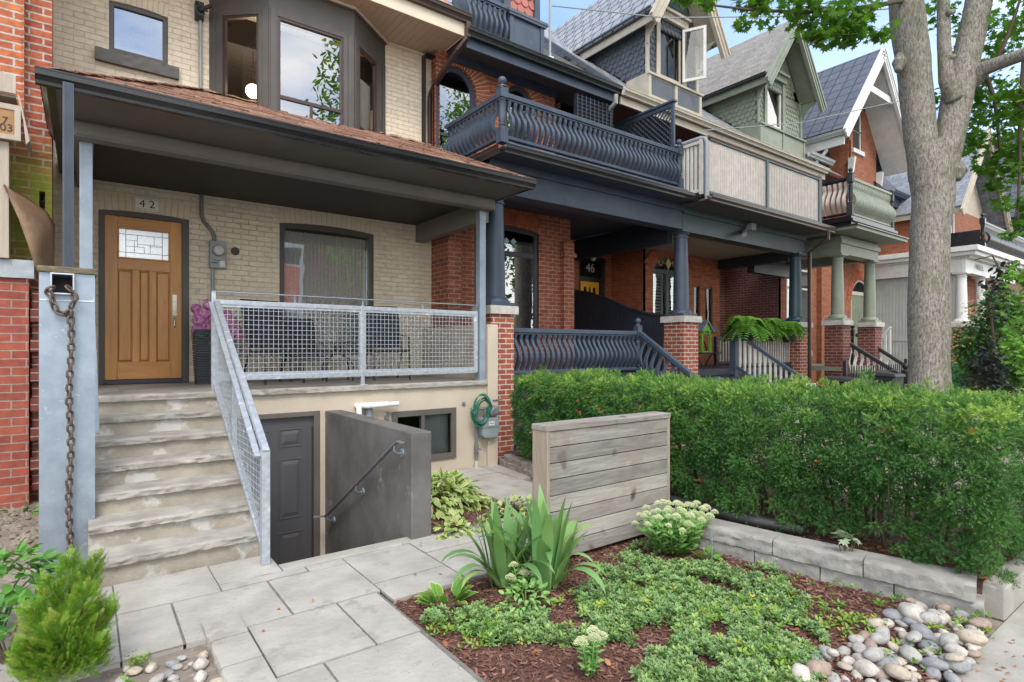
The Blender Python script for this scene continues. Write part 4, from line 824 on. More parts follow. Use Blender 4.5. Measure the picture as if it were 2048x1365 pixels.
for k in range(6): xx = x0 + .012 + k * (x1 - x0 - .024) / 5; ds.box(xx - .003, xx + .003, yd - .005, yd, PZ + .05, 3.75)
ds.build('porch_downspout', M['dsp'], H42, bevel=.005)
# ---------------------------------------------------------------- old brick house on the left
H40 = thing('brick_house', 'old weathered orange red brick house at the left edge with a mossy corner', 'house', (-1.5, 7.3, 0))
b = MB(); wall(b, front(7.3), -6, -.262, 0, 8, [(-.36, -.315, 3.02, 3.2)], .2, .3); b.build('wall', M['brick_old'], H40)
b = MB(); b.box(-.66, -.64, 7.6, 12, 0, 8); b.box(-.40, -.30, 7.5, 7.52, 2.9, 3.3); b.build('side_wall', M['brick_dark'], H40)
b = MB(); b.box(ax(47, 7.22) - .004, ax(47, 7.22) + .004, 7.2, 7.3, 3.9, 8); b.box(-6, ax(47, 7.22) - .006, 7.22, 7.299, 3.86, 8); b.build('wall_projection', brick('brighter old brick', (.55, .17, .05), (.36, .08, .04), (.48, .40, .35), var=.5, ms=.010, bm=.014), H40)  # brighter brick without the moss and dark patches
pr_ = thing('brick_gate_pier', 'smooth red brick pier with blue grey stone cap at the left edge', 'pier', (-.8, 7.0, 0))
b = MB(); b.box(-1.9, -.42, 6.98, 7.16, -.05, 2.30); b.build('brickwork', M['brick_pier'], pr_); rough_block(1.6, .24, .17, .012, 8, .04).xf(TR((-1.98, 6.94, 2.30))).build('stone_cap', M['bluecap'], pr_, smooth=True)
b = MB(); b.box(-.40, -.34, 7.05, 7.28, .3, 2.2)
for i in range(6): b.box(-.41, -.33, 7.0, 7.04, .5 + i * .28, .62 + i * .28)
b.build('brick_toothing', M['brick_dark'], pr_)
cr = thing('wooden_crate', 'raw timber box with a stencilled orange plywood panel fixed high on the left brick wall', 'crate', (-.8, 7.0, 3.5)); Yc = 6.85; F = front(Yc)
b = MB(); b.box(-1.5, ax(32, Yc), Yc, Yc + .03, az(20, 186, Yc), az(20, 149, Yc)); b.box(-1.5, ax(42, Yc), Yc + .02, Yc + .06, az(20, 218, Yc), az(20, 207, Yc)); b.box(-1.5, ax(42, Yc), Yc - .01, Yc + .04, az(20, 280, Yc), az(20, 270, Yc)); b.box(ax(29, Yc), ax(42, Yc), Yc - .005, Yc + .04, az(20, 271, Yc), az(20, 217, Yc)); b.box(-1.5, ax(30, Yc), Yc + .06, Yc + .4, az(20, 184, Yc), az(20, 190, Yc))
b.prism([at(34, 186, Y=Yc), at(40, 196, Y=Yc), at(60, 282, Y=Yc), at(52, 290, Y=Yc), at(46, 240, Y=Yc)], (0, .3, 0)); b.build('frame', M['plank'], cr, bevel=.003)
b = MB(); b.box(-1.5, ax(30, Yc), Yc + .03, Yc + .045, az(20, 271, Yc), az(20, 217, Yc)); b.build('panel', M['osb'], cr)
text_obj('stencil', '503E', M['ink'], (ax(12, Yc), Yc + .027, az(12, 254, Yc)), .095, parent=cr); text_obj('stencil', '17', M['ink'], (ax(3, Yc), Yc + .027, az(3, 238, Yc)), .085, parent=cr)
pk = thing('timber_post', 'pale raw timber upright under the wooden box at the left edge', 'post', (-.7, 6.9, 2.4)); b = MB(); b.box(-1.2, ax(18, 6.9), 6.9, 7.0, 2.47, az(10, 283, 6.9)); b.build('board', M['plank'], pk, bevel=.004)
sh = thing('plywood_sheet', 'curled brown weathered plywood sheet leaning on the left brick wall', 'plywood', (-.4, 7.0, 2.3))
b = MB(); L0 = [(8, 368), (20, 400), (38, 440), (56, 490), (72, 540)]; L1 = [(14, 372), (60, 400), (95, 425), (110, 450), (108, 545)]; vs = []
for (a1, a2) in zip(L0, L1):
    for k in range(9):
        t = k / 8; u, v = a1[0] + (a2[0] - a1[0]) * t, a1[1] + (a2[1] - a1[1]) * t; vs.append(at(u, v, Y=6.83 + .35 * t ** 1.5 - .05 * math.sin(t * 3)))
n = len(vs); fs = [(i * 9 + k, i * 9 + k + 1, i * 9 + 10 + k, i * 9 + 9 + k) for i in range(4) for k in range(8)]
b.add(vs, fs); o = b.build('sheet', M['ply'], sh, smooth=2); md = o.modifiers.new('thick', 'SOLIDIFY'); md.thickness = .02

# ---------------------------------------------------------------- the row to the right: 44, 46, 48, 50, 52
def gable(parent, xc, hw, yf, yb, ze, zr, rmat, tmat, drop=.25, th=.07, rake=.16, under=None, names=('gable_roof', 'bargeboard')):
    """steep gable roof facing the street with bargeboards"""
    b = MB(); dx, dz = hw, zr - ze; L = math.hypot(dx, dz)
    for s in (-1, 1):
        A = Vector((xc + s * hw, yf, ze)); R_ = Vector((xc, yf, zr)); nn = Vector((s * dz, 0, dx)) / L
        e = (A - R_).normalized(); A2 = A + e * drop * .2
        b.prism([A2, R_, R_ + nn * th, A2 + nn * th], (0, yb - yf, 0))
    b.build(names[0], rmat, parent)
    c = MB()
    for s in (-1, 1):
        R_ = Vector((xc, yf, zr)); A = Vector((xc + s * hw, yf, ze)); e = (A - R_).normalized(); nn = Vector((s * dz, 0, dx)) / L; A2 = A + e * drop
        for w0, w1, y0, y1 in ((th + .02, -rake, -.05, -.003), (-rake * .2, -rake * .35, -.07, -.05), (-rake * .85, -rake * 1.05, -.07, .02), (th + .03, th - .01, -.08, -.05)):
            c.prism([R_ + nn * w0 + Vector((0, y0, 0)), A2 + nn * w0 + Vector((0, y0, 0)), A2 + nn * w1 + Vector((0, y0, 0)), R_ + nn * w1 + Vector((0, y0, 0))], (0, y1 - y0, 0))
    c.build(names[1], tmat, parent)
def panel_box(parent, F, u0, u1, z0, z1, m1, m2, n=2, d=.12, name='panel_box'):
    b = MB(); fbox(b, F, u0, u1, z0, z1, -.6, 0); fbox(b, F, u0 - .03, u1 + .03, z1 - .05, z1, 0.002, .05); fbox(b, F, u0 - .02, u1 + .02, z0, z0 + .05, .002, .03)
    w = (u1 - u0 - .08 * (n + 1)) / n
    for k in range(n + 1): x = u0 + k * (w + .08); fbox(b, F, x, x + .08, z0 + .05, z1 - .05, .001, .025)
    o = b.build(name, m1, parent, bevel=.004)
    for k in range(n):
        x = u0 + .08 + k * (w + .08); p = MB(); fbox(p, F, x + .015, x + w - .015, z0 + .08, z1 - .08, .002, .006); p.build('panel', m2, o)
PN = 6.95; FZ2 = 1.22; ZC0, ZC1 = 2.27, 3.93; WN = 8.32
H44 = thing('brick_house', 'red brick house with slate navy wave-baluster balcony over a columned porch', 'house', (7, WN, 0))
H46 = thing('brick_house', 'brick house number 46 with grey scalloped dormer, white picket balcony and yellow front door', 'house', (11.4, 8.9, 0))
H48 = thing('brick_house', 'brick house with sage green scalloped dormer and small sage green columned entrance porch', 'house', (15.8, 8.9, 0))
H50 = thing('brick_house', 'orange brick house with tall metal tiled gable and white bargeboards left of the tree trunk', 'house', (20, 8.6, 0))
H52 = thing('brick_house', 'brick house with white columned porch and dark balcony seen behind the tree trunk', 'house', (24.5, 8.6, 0))
ROOFZ = lambda y: 6.75 + .85 * (y - 7.7)
# -- 44 walls
F = front(WN); wx0, wx1 = ax(949, WN), ax(1078, WN); wz1 = az(1078, 461, WN)
au0, au1 = ax(872, WN), ax(953, WN); bu0, bu1 = ax(1012, WN), ax(1066, WN); az1 = az(912, 133, WN); bz1 = az(1040, 172, WN)
b = MB(); wall(b, F, 4.725, 7.66, .3, 4.5, [(wx0, wx1, 1.7, wz1, .06)], .1, .3); wall(b, F, 4.725, 7.27, 4.5, 6.6, [(au0, au1, 4.9, az1, (au1 - au0) / 2), (bu0, bu1, 4.9, bz1, (bu1 - bu0) / 2)], .12, .3)
b.box(4.725, 4.98, WN - .28, WN - .001, .3, 3.72); b.box(4.724, 5.01, WN - .32, WN - .281, 3.42, 3.5); b.box(7.40, 7.66, WN - .11, WN - .001, .3, 3.72); b.box(7.37, 7.69, WN - .15, WN - .112, 3.42, 3.5); b.box(7.262, 7.272, WN, 9.5, 4.6, 6.6)
b.box(7.66, 7.67, WN + .301, 10, .3, 6.6); b.build('wall', M['brick_red'], H44)
b = MB(); arch_bricks(b, F, wx0, wx1, 1.7, wz1, .06, .3, 22, 5, gap=.008, proud=.008); b.build('brick_arch', [M['v_red'], M['m_red']], H44)
b = MB(); arch_bricks(b, F, au0, au1, 4.9, az1, (au1 - au0) / 2, .30, 26, 6, gap=.020, proud=.012, xmin=4.73); arch_bricks(b, F, bu0, bu1, 4.9, bz1, (bu1 - bu0) / 2, .28, 17, 7, gap=.018, proud=.012); b.build('brick_arch', [M['v_red'], M['m_red']], H44)
window(H44, F, wx0, wx1, 1.7, wz1, M['navyd'], .08, 'glass_hi', .08, .06, bars=[('h', az(1060, 512, WN), .09)], bdepth=.6)
g = MB(); zc = (az(1060, 512, WN) + wz1) / 2 - .02; c0 = (wx0 + wx1) / 2
for k in range(-1, 2): g.add([F.p(c0 + .16 * k, zc - .06, -.05), F.p(c0 + .16 * k + .07, zc, -.05), F.p(c0 + .16 * k, zc + .06, -.05), F.p(c0 + .16 * k - .07, zc, -.05)], [(0, 1, 2, 3)])
g.build('stained_glass', mat('pale blue stained glass', (.35, .55, .6), None, .3), H44)
window(H44, F, au0, au1, 4.9, az1, M['navy'], .075, 'glass_hi', .1, (au1 - au0) / 2, bars=[('h', 5.25, .05)], bdepth=.5, name='arched_window'); window(H44, F, bu0, bu1, 4.9, bz1, M['navy'], .07, 'glass_hi', .1, (bu1 - bu0) / 2, bdepth=.5, name='arched_window')
# recess walls between the bays, upper wall
b = MB(); F9 = front(9.9); d0, d1, dz = 9.38, ax(1212, 9.9), az(1180, 513, 9.9); wall(b, F9, 7.66, 10.6, .3, 4.6, [(d0, d1, 1.22, dz)], .12, .2); wall(b, front(9.5), 7.2, 14, 4.6, 8.0, [], .1, .2); wall(b, left_side(10.49), 8.9, 9.9, .3, 4.6, [], .1, .1); b.build('wall', M['brick_bright'], H46)
arb = MB(); arch_bricks(arb, F9, d0, d1, 1.2, dz, .03, .26, 17, 9); arb.build('brick_arch', [M['v_red'], M['m_red']], H46)
w = window(H46, F9, d0, d1, 1.25, dz, M['navyd'], .09, 'glass_dim', .1, bars=[('h', az(1180, 558, 9.9), .10)], bdepth=.3, name='front_door')
b = MB(); F = F9; z1 = az(1180, 562, 9.9) - .02; X0, X1 = d0 + .09, ax(1199, 9.9); b.ring([F.p(a, z, -.06) for a, z in arch(X0, X1, 1.3, z1)], [F.p(a, z, -.06) for a, z in arch(X0 + .1, X1 - .1, 1.5, z1 - .13)], F.N * .04)
for k in (1, 2): x = X0 + .1 + (X1 - X0 - .2) * k / 3; fbox(b, F, x - .035, x + .035, 2.6, z1 - .13, -.06, -.022)
fbox(b, F, X0 + .1, X1 - .1, 1.4, 2.6, -.06, -.03); b.build('yellow_door', mat('yellow door paint', (.72, .36, .01), (.64, .31, .01), .4), w, bevel=.003)
text_obj('house_number', '46', M['offwhite'], ((d0 + d1) / 2 - .03, 9.9 + .045, az(1180, 536, 9.9)), .30, parent=H46)
b = MB(); b.tube([at(1180, 514, Y=9.8), at(1190, 518, Y=9.8)], .04, 10); b.tube([at(1183, 516, Y=9.76), at(1188, 521, Y=9.76)], .035, 10); b.build('porch_light', M['white'], H46)
b = MB(); b.tube([(ax(1251, 9.6), 9.86, 4.5), (ax(1251, 9.6), 9.86, 1.5)], .018, 8); b.build('conduit', M['greybox'], H46)
mt = thing('electricity_meter', 'small round electricity meter and grey box in the recess beside the yellow door', 'meter', (10.4, 9.7, 2.7)); p = at(1246, 588, Y=9.75); b = MB(); b.box(p.x + .04, p.x + .22, 9.7, 9.85, p.z - .12, p.z + .14); b.build('box', M['greybox'], mt); b = MB(); b.tube([p + Vector((-.05, -.1, 0)), p + Vector((-.05, .1, 0))], .10, 18); b.build('dial', M['offwhite'], mt, smooth=True)
# 46 bay
F = front(8.9); q0, q1 = 10.86, 12.1; qz = az(1340, 516, 8.9)
s = [(ax(1388, 8.9), ax(1400, 8.9)), (ax(1411, 8.9), ax(1425, 8.9))]; sz0_, sz1_ = az(1400, 652, 8.9), az(1400, 573, 8.9)
b = MB(); wall(b, F, 10.5, 13.6, .3, 4.6, [(q0, q1, 1.8, qz, .3)] + [(a, c, sz0_, sz1_) for a, c in s], .14, .2); wall(b, left_side(13.6), 8.9, 10.3, .3, 6.8) if False else None; b.build('wall', M['brick_bright'], H46)
arb = MB(); arch_bricks(arb, F, q0, q1, 1.8, qz, .3, .26, 18, 11); arch_bricks(arb, F, q0 - .28, q1 + .28, 1.8, qz + .27, .5, .07, 26, 12, proud=.04); arb.build('brick_arch', [M['v_red'], M['m_red']], H46)
w = window(H46, F, q0, q1, 1.8, qz, M['teal'], .07, 'glass', .1, .3, bars=[('h', az(1330, 543, 8.9), .11), ('v', (q0 + q1) / 2, .10, 1.87, 3.55)], bdepth=.5)
sb = MB()
for (a, c) in ((q0 + .1, (q0 + q1) / 2 - .08), ((q0 + q1) / 2 + .08, q1 - .1)):
    sb.ring([F.p(x, z, -.16) for x, z in arch(a, c, 1.9, 3.5)], [F.p(x, z, -.16) for x, z in arch(a + .06, c - .06, 1.97, 3.43)], F.N * .03)
    fbox(sb, F, a + .06, c - .06, 2.35, 2.45, -.16, -.13)
    for k in range(19): z = 2.0 + k * .076; sb.prism([F.p(a + .06, z, -.15), F.p(c - .06, z, -.15), F.p(c - .06, z + .03, -.13), F.p(a + .06, z + .03, -.13)], (0, .006, .006))
sb.build('shutters', M['offwhite'], w)
orn = MB(); cxq = (q0 + q1) / 2; zq = (qz + az(1330, 538, 8.9)) / 2 + .0; orn.prism([F.p(cxq - .10, zq, -.045), F.p(cxq, zq - .15, -.045), F.p(cxq + .10, zq, -.045), F.p(cxq, zq + .15, -.045)], (0, -.02, 0))
for sgn in (-1, 1):
    orn.tube([F.p(cxq + sgn * (.1 + t * .4 / 12), zq - .02 + .05 * math.sin(t * .9), -.055) for t in range(13)], .011, 6)
    for t in (.2, .33, .44): orn.tube([F.p(cxq + sgn * (t + .035 * math.cos(a)), zq + .03 + .035 * math.sin(a), -.055) for a in [k * .7 for k in range(8)]], .009, 6)
orn.build('gold_ornament', mat('gold paint', (.62, .46, .22), None, .4), w)
for a, c in s:
    window(H46, F, a, c, sz0_, sz1_, M['navyd'], .03, 'glass_dim', .08, bdepth=.3, name='slit_window')
b = MB(); fbox(b, F, s[0][0] - .12, s[1][1] + .12, sz0_ - .14, sz0_ - .003, .002, .07); b.build('sill', M['dormgrey'], H46, bevel=.006)
# 48 recess and bay, 50 wall
F10 = front(10.3); b = MB(); wall(b, F10, 13.4, 16.2, .3, 4.6, [], .1, .2); b.box(ax(1492, 10.1), ax(1504, 10.1), 10.1, 10.299, .3, 4.6); wall(b, left_side(16.04), 8.6, 10.3, .3, 4.6); b.build('recess_wall', M['brick_dark'], H48)
text_obj('house_number', '48', M['ink'], (ax(1496, 10.0) + .05, 10.085, az(1497, 620, 10.1)), .36, parent=H48)
F = front(8.6); v0, v1, vz = ax(1573, 8.6), ax(1622, 8.6), az(1600, 538, 8.6); b = MB(); wall(b, F, 16.05, 18.2, .3, 4.6, [(v0, v1, 1.9, vz)], .1, .2); wall(b, front(9.2), 13.6, 18.2, 4.6, 6.8, [], .1, .2)
b.box(ax(1640, 8.5), ax(1662, 8.5), 8.45, 8.599, .3, 4.6) ; b.build('wall', M['brick_orange'], H48)
window(H48, F, v0, v1, 1.9, vz, M['offwhite'], .07, 'glass', .06, bars=[('h', vz - .6, .06)], back='curtain_w', bdepth=.3)
e0, e1, ez = ax(1702, 8.6), ax(1739, 8.6), az(1720, 560, 8.6); b = MB(); wall(b, F, 18.2, 22.4, .3, 4.6, [(e0, e1, 1.2, ez, (e1 - e0) / 2)], .1, .2)
wall(b, F, 18.0, 19.2, 4.6, 7.0, [], .1, .2); fb = front(8.0); t0, t1 = ax(1706, 8), ax(1724, 8); wall(b, fb, 19.2, 21.2, 4.6, 8.6, [(t0, t1, az(1715, 301, 8), az(1715, 215, 8), .3)], .15, .3); wall(b, left_side(17.99), 8.6, 9.4, 4.6, 7.0, [], .1, .1); wall(b, left_side(19.19), 8.0, 8.6, 4.6, 8.2, [], .1, .1); wall(b, F, 21.2, 24.6, 4.6, 7.2, [(ax(1787, 8.6), ax(1811, 8.6), az(1800, 452, 8.6), az(1800, 401, 8.6))], .12, .2)
b.build('wall', M['brick_orange'], H50)
arb = MB(); arch_bricks(arb, F, e0, e1, 1.2, ez, (e1 - e0) / 2, .3, 20, 14, proud=.02); fbox(arb, F, 18.2, 19.1, 5.6, 5.68, .001, .04); arb.build('brick_arch', [M['v_red'], M['m_red']], H50)
w = window(H50, F, e0, e1, 1.2, ez, M['offwhite'], .07, 'glass_dim', .06, (e1 - e0) / 2, bars=[('h', az(1720, 588, 8.6), .12)], bdepth=.2, name='arched_door'); b = MB(); fbox(b, F, e0 + .07, e1 - .07, 1.27, az(1720, 590, 8.6), -.05, -.03)
for k in range(9): x = e0 + .1 + k * (e1 - e0 - .2) / 8; fbox(b, F, x - .004, x + .004, 1.3, 3.0, -.03, -.027)
b.build('door_leaf', M['sage'], w)
window(H50, fb, t0, t1, az(1715, 301, 8), az(1715, 215, 8), M['white'], .05, 'glass_hi', .08, .3, bars=[('h', az(1715, 262, 8), .04)], bdepth=.3, sill=(M['white'], .08, .14, .06), name='narrow_window')
window(H50, F, ax(1787, 8.6), ax(1811, 8.6), az(1800, 452, 8.6), az(1800, 401, 8.6), M['navyd'], .06, 'glass_hi', .06, bdepth=.3)
# -- common upper eaves, roofs
b = MB(); b.add([(4.86, 7.66, 6.70), (8.30, 7.66, 6.70), (8.30, 10.6, 9.0), (4.86, 10.6, 9.0)], [(0, 1, 2, 3)]); b.add([(4.86, 7.66, 6.6), (8.3, 7.66, 6.6), (8.3, WN + .3, 6.6), (4.86, WN + .3, 6.6)], [(0, 1, 2, 3)]); b.add([(4.86, 7.66, 6.6), (4.86, 10.6, 6.6), (4.86, 10.6, 9.0), (4.86, 7.66, 6.70)], [(0, 1, 2, 3)]); b.build('roof', M['roof_dark'], H44)
b = MB(); b.box(4.86, 8.28, 7.70, 7.74, 6.44, 6.6); b.box(4.86, 7.27, 8.25, WN - .001, 6.47, 6.6); b.build('eave_board', M['navy'], H44)
b = MB(); gutter(b, (4.84, 7.68, 6.585), (8.34, 7.68, 6.585), .12, .12); b.build('gutter', M['gutter_blk'], H44)
b = MB(); b.box(7.3, 8.3, 7.80, 7.84, 5.9, 6.4)
for k in range(9): b.box(7.32 + k * .11, 7.34 + k * .11, 7.76, 7.80, 5.75, 6.4); b.box(7.3, 8.3, 7.775, 7.79, 5.8 + k * .07, 5.815 + k * .07)
b.build('lattice', M['navyd'], H44)
b = MB(); b.add([(8.30, 7.66, ROOFZ(7.66)), (18.0, 7.66, ROOFZ(7.66)), (18.0, 12.6, ROOFZ(12.6)), (8.30, 12.6, ROOFZ(12.6))], [(0, 1, 2, 3)])
b.add([(8.3, 7.66, 6.62), (18, 7.66, 6.62), (18, 9.6, 6.62), (8.3, 9.6, 6.62)], [(0, 1, 2, 3)]); b.build('roof', M['metaltile2'], H46)
b = MB(); b.beam((8.3, 7.66, ROOFZ(7.66) + .03), (8.3, 11.4, ROOFZ(11.4) + .03), .16, .08); b.beam((4.9, 10.6, 9.02), (8.3, 10.6, 9.02), .1, .05); b.build('roof_edge', M['dormgrey'], H46)
b = MB(); gutter(b, (8.42, 7.67, 6.60), (16.9, 7.67, 6.60), .12, .12); b.box(8.42, 16.9, 7.69, 7.73, 6.45, 6.6); b.build('gutter', M['beige'], H46)
dsx = [at(1232, 190, Y=7.6), at(1232, 205, Y=7.6), at(1212, 228, Y=7.9), at(1206, 240, Y=8.6)]; b = MB(); b.tube(dsx, .045, 10); b.build('downspout', M['greybox'], H46, smooth=True)
# -- dormers
def dormer(H, x0, x1, yf, zb, zs, xc, hw, ze, zr, wallm, trimm, boxm, boxp, roofm, open_sash=False, white=False):
    F = front(yf); ybk = 11.5; z0 = ROOFZ(yf) - .02
    b = MB(); wall(b, F, x0, x1, zb, ze, [(x0 + .42, x0 + .42 + .78, zb + .12, zb + 1.32)], .08, .1)
    b.add([(x0, yf, zb), (x0, yf + .1, zb), (x0, yf + .1, ze), (x0, yf, ze)], [(0, 1, 2, 3)])
    b.add([F.p(xc - hw * .92, ze), F.p(xc + hw * .92, ze), F.p(xc, zr - .1)], [(0, 1, 2)]); b.build('dormer_wall', wallm, H)
    sc_ = MB(); yb2 = yf + (ze - .08 - z0) / .85
    scallops(sc_, left_side(x0), [(yf + .03, z0 + .1), (yf + .03, ze - .05), (yb2, ze - .05)], .15, .12, .02)
    scallops(sc_, F, [(x0 + .06, zb), (x0 + .34, zb), (x0 + .34, ze), (x0 + .06, ze)], .13, .12, .018)
    scallops(sc_, F, [(x0 + 1.3, zb), (x1 - .06, zb), (x1 - .06, ze), (x0 + 1.3, ze)], .13, .12, .018)
    scallops(sc_, F, [(xc - hw * .8, ze), (xc + hw * .8, ze), (xc, zr - .35)], .13, .12, .018)
    sc_.build('scalloped_shingles', wallm, H)
    t = MB()
    for x in (x0 - .03, x1 - .05): fbox(t, F, x, x + .09, zb - .0, ze, .002, .05)
    fbox(t, F, x0 + .3, x0 + .42, zb, zb + 1.42, .021, .05); fbox(t, F, x0 + 1.20, x0 + 1.32, zb, zb + 1.42, .021, .05); fbox(t, F, x0 + .28, x0 + 1.34, zb + 1.34, zb + 1.50, .022, .09); fbox(t, F, x0 + .24, x0 + 1.38, zb + 1.5, zb + 1.56, .022, .15)
    for x, sg in ((x0 - .02, -1), (x1 + .02, 1)):               # curved brackets under the rakes
        pts = [(0, 0, zb + .62), (0, .05, zb + .62)] + [(0, .05 + .38 * (k / 8) ** 2.2, zb + .62 + (ze - zb - .66) * k / 8) for k in range(9)] + [(0, 0, ze - .04)]
        t.prism([(x, yf - p[1] - .05, p[2]) for p in pts], (sg * .04, 0, 0))
    for k in range(14): x = x0 + .36 + k * .065; fbox(t, F, x, x + .03, zb + 1.42, zb + 1.49, .09, .105)
    t.build('trim', trimm, H, bevel=.004)
    window(H, F, x0 + .42, x0 + 1.20, zb + .12, zb + 1.32, trimm if not white else M['white'], .05, 'glass_dim' if open_sash else 'glass_hi', .06, bdepth=.4, back='curtain', name='dormer_window')
    if open_sash:
        hx = F.p(x0 + 1.18, 0, .05); b = MB(); dv = Vector((.30, -.55, 0)).normalized(); Wd = .50; FS = Frame3(hx, dv, Vector((dv.y, -dv.x, 0))); b.ring([FS.p(a, z, 0) for a, z in arch(0, Wd, zb + .14, zb + 1.30)], [FS.p(a, z, 0) for a, z in arch(.05, Wd - .06, zb + .20, zb + 1.24)], FS.N * .035); c = b.build('open_casement', M['white'], H)
        g = MB(); g.add([FS.p(a, z, .015) for a, z in arch(.05, Wd - .06, zb + .20, zb + 1.24)], [(0, 1, 2, 3)]); g.build('pane', M['glass_case'], c, fix=False)
    panel_box(H, front(yf - .10), x0 - .05, x1 + .05, zs, zb + .02, boxm, boxp, 2)
    gable(H, xc, hw, yf - .5, ybk + .6, ze, zr, roofm, trimm, drop=.35, names=('dormer_roof', 'bargeboard'))
    b = MB(); b.prism([(xc - hw + .06, yf - .46, ze + .0), (xc + hw - .06, yf - .46, ze + .0), (xc, yf - .46, zr - .09)], (0, .02, 0)) if False else None
    u = MB(); u.add([(xc - hw + .02, yf - .48, ze - .02), (xc, yf - .48, zr - .03), (xc, yf, zr - .03), (xc - hw + .02, yf, ze - .02)], [(0, 1, 2, 3)]); u.add([(xc + hw - .02, yf - .48, ze - .02), (xc, yf - .48, zr - .03), (xc, yf, zr - .03), (xc + hw - .02, yf, ze - .02)], [(0, 1, 2, 3)]); u.build('rake_soffit', trimm, H)
    g = MB(); gutter(g, (xc - hw - .02, ybk - 1, ze - .06), (xc - hw - .02, yf - .42, ze - .06), .07, .08, (-1, 0, 0)); g.build('dormer_gutter', M['gutter_blk'], H)
    fa = MB(); fa.box(xc - hw + .0, xc - hw + .03, yf - .45, ybk - .5, ze - .22, ze - .05); fa.build('side_fascia', trimm, H)
dormer(H46, 9.45, 11.18, 7.93, 7.40, 6.90, 10.3, 1.10, 8.52, 10.30, M['dormgrey'], M['beige'], M['beige'], M['dormgrey'], M['metaltile2'], open_sash=True)
dormer(H48, 13.75, 15.95, 7.93, 7.38, 6.80, 14.75, 1.25, 8.45, 10.15, M['sage'], M['sage'], M['sage'], M['sage'], M['shingle_g'], white=True)
# 44's own dormer: rail, panel box and red scalloped gable wall
F = front(7.95); u0, u1 = ax(1019, 7.95), ax(1087, 7.95); zt = az(1050, 38, 7.95)
panel_box(H44, F, u0, u1, 6.86, zt, M['navy'], M['navy'], 1); b = MB(); fbox(b, F, u0 - .05, u1 + .07, zt, zt + .05, -.5, .06); b.build('box_cap', M['dormgrey'], H44)
b = MB(); F2 = front(8.12); scallops(b, F2, [(u0 + .12, zt + .03), (u1 - .1, zt + .03), (u1 - .1, 9.6), (u0 + .12, 9.6)], .17, .15, .02); b.build('red_shingles', mat('pink red shingles', (.40, .14, .11), (.33, .11, .09), .7, 6), H44)
b = MB(); fbox(b, F2, u0 - .02, u0 + .12, zt, 9.6, -.1, .04); fbox(b, F2, u1 - .1, u1 + .02, zt, 9.6, -.1, .05); fbox(b, F2, 4.9, u0, 6.7, 9.6, -.1, -.05); b.build('dormer_post', M['navy'], H44)
window(H44, front(8.2), ax(968, 8.2), ax(1012, 8.2), 7.2, 8.8, M['white'], .06, 'glass_hi', .05, bdepth=.3, back='curtain_w', name='dormer_window')
balustrade(H44, (5.0, 7.97, 6.9), (u0 - .04, 7.97, 6.9), .0, .66, M['navy'], wave_baluster(.05, .60, amp=.06), .105, name='roof_railing')
mast = thing('antenna_mast', 'grey steel mast on a white base plate standing on the dark roof edge', 'mast', at(1100, 125, Y=7.9)); p = mast.location
b = MB(); b.tube([p, p + Vector((0, 0, 2.2))], .022, 8); b.build('pole', M['greybox'], mast, smooth=True); b = MB(); b.box(p.x - .16, p.x + .12, 7.78, 8.0, p.z - .02, p.z + .012); b.box(p.x - .05, p.x + .05, 7.85, 7.95, p.z, p.z + .09); b.build('base_plate', M['white'], mast)
# 50's big gable
gable(H50, 19.4, 2.5, 7.15, 12.0, az(1700, 262, 7.15) + .0, az(1755, 94, 7.15), M['metaltile'], M['white'], drop=.15, rake=.2)
b = MB(); b.box(16.95, 17.0, 7.2, 11, 7.35, 7.65); b.prism([(19.1, 8.0, 6.2), (19.1, 7.95, 6.2), (19.1, 7.94, 6.7), (19.1, 7.88, 7.05), (19.1, 7.80, 7.6), (19.1, 8.0, 7.6)], (.1, 0, 0)); b.prism([(21.2, 8.0, 5.8), (21.2, 7.95, 5.8), (21.2, 7.94, 6.4), (21.2, 7.88, 6.75), (21.2, 7.8, 7.5), (21.2, 8.0, 7.5)], (.1, 0, 0))
b.prism([(18.5, 7.2, 9.3), (20.3, 7.2, 9.3), (20.3, 7.2, 9.5), (18.5, 7.2, 9.5)], (0, .1, 0)); b.build('trim', M['white'], H50)
b = MB(); b.add([(19.4, 7.17, az(1755, 94, 7.15) - .1), (21.85, 7.17, 7.5), (21.85, 8.0, 7.5), (19.4, 8.0, az(1755, 94, 7.15) - .1)], [(0, 1, 2, 3)]); b.build('rake_soffit', M['white'], H50)
g = MB(); gutter(g, (16.92, 11, 7.6), (16.92, 7.15, 7.6), .12, .12, (-1, 0, 0)); gutter(g, (16.0, 7.75, 6.95), (17.4, 7.75, 6.95), .12, .12); g.build('gutter', M['siding_grey'], H50)
b = MB(); b.tube([(17.0, 7.7, 7.6), (17.0, 7.7, 7.3), (16.85, 7.9, 7.0), (16.85, 7.9, 4.6)], .05, 10); b.build('downspout', M['siding_grey'], H50, smooth=True)
b = MB(); b.add([(21.0, 7.7, 6.9), (34, 7.7, 6.9), (34, 12, 11.6), (21.0, 12, 11.6)], [(0, 1, 2, 3)]); b.build('roof', M['metaltile'], H52)
b = MB(); gutter(b, (21.6, 7.7, 6.8), (26, 7.7, 6.8), .13, .13); b.box(21.6, 30, 7.8, 7.84, 6.5, 6.8); b.build('gutter', M['navy'], H52)
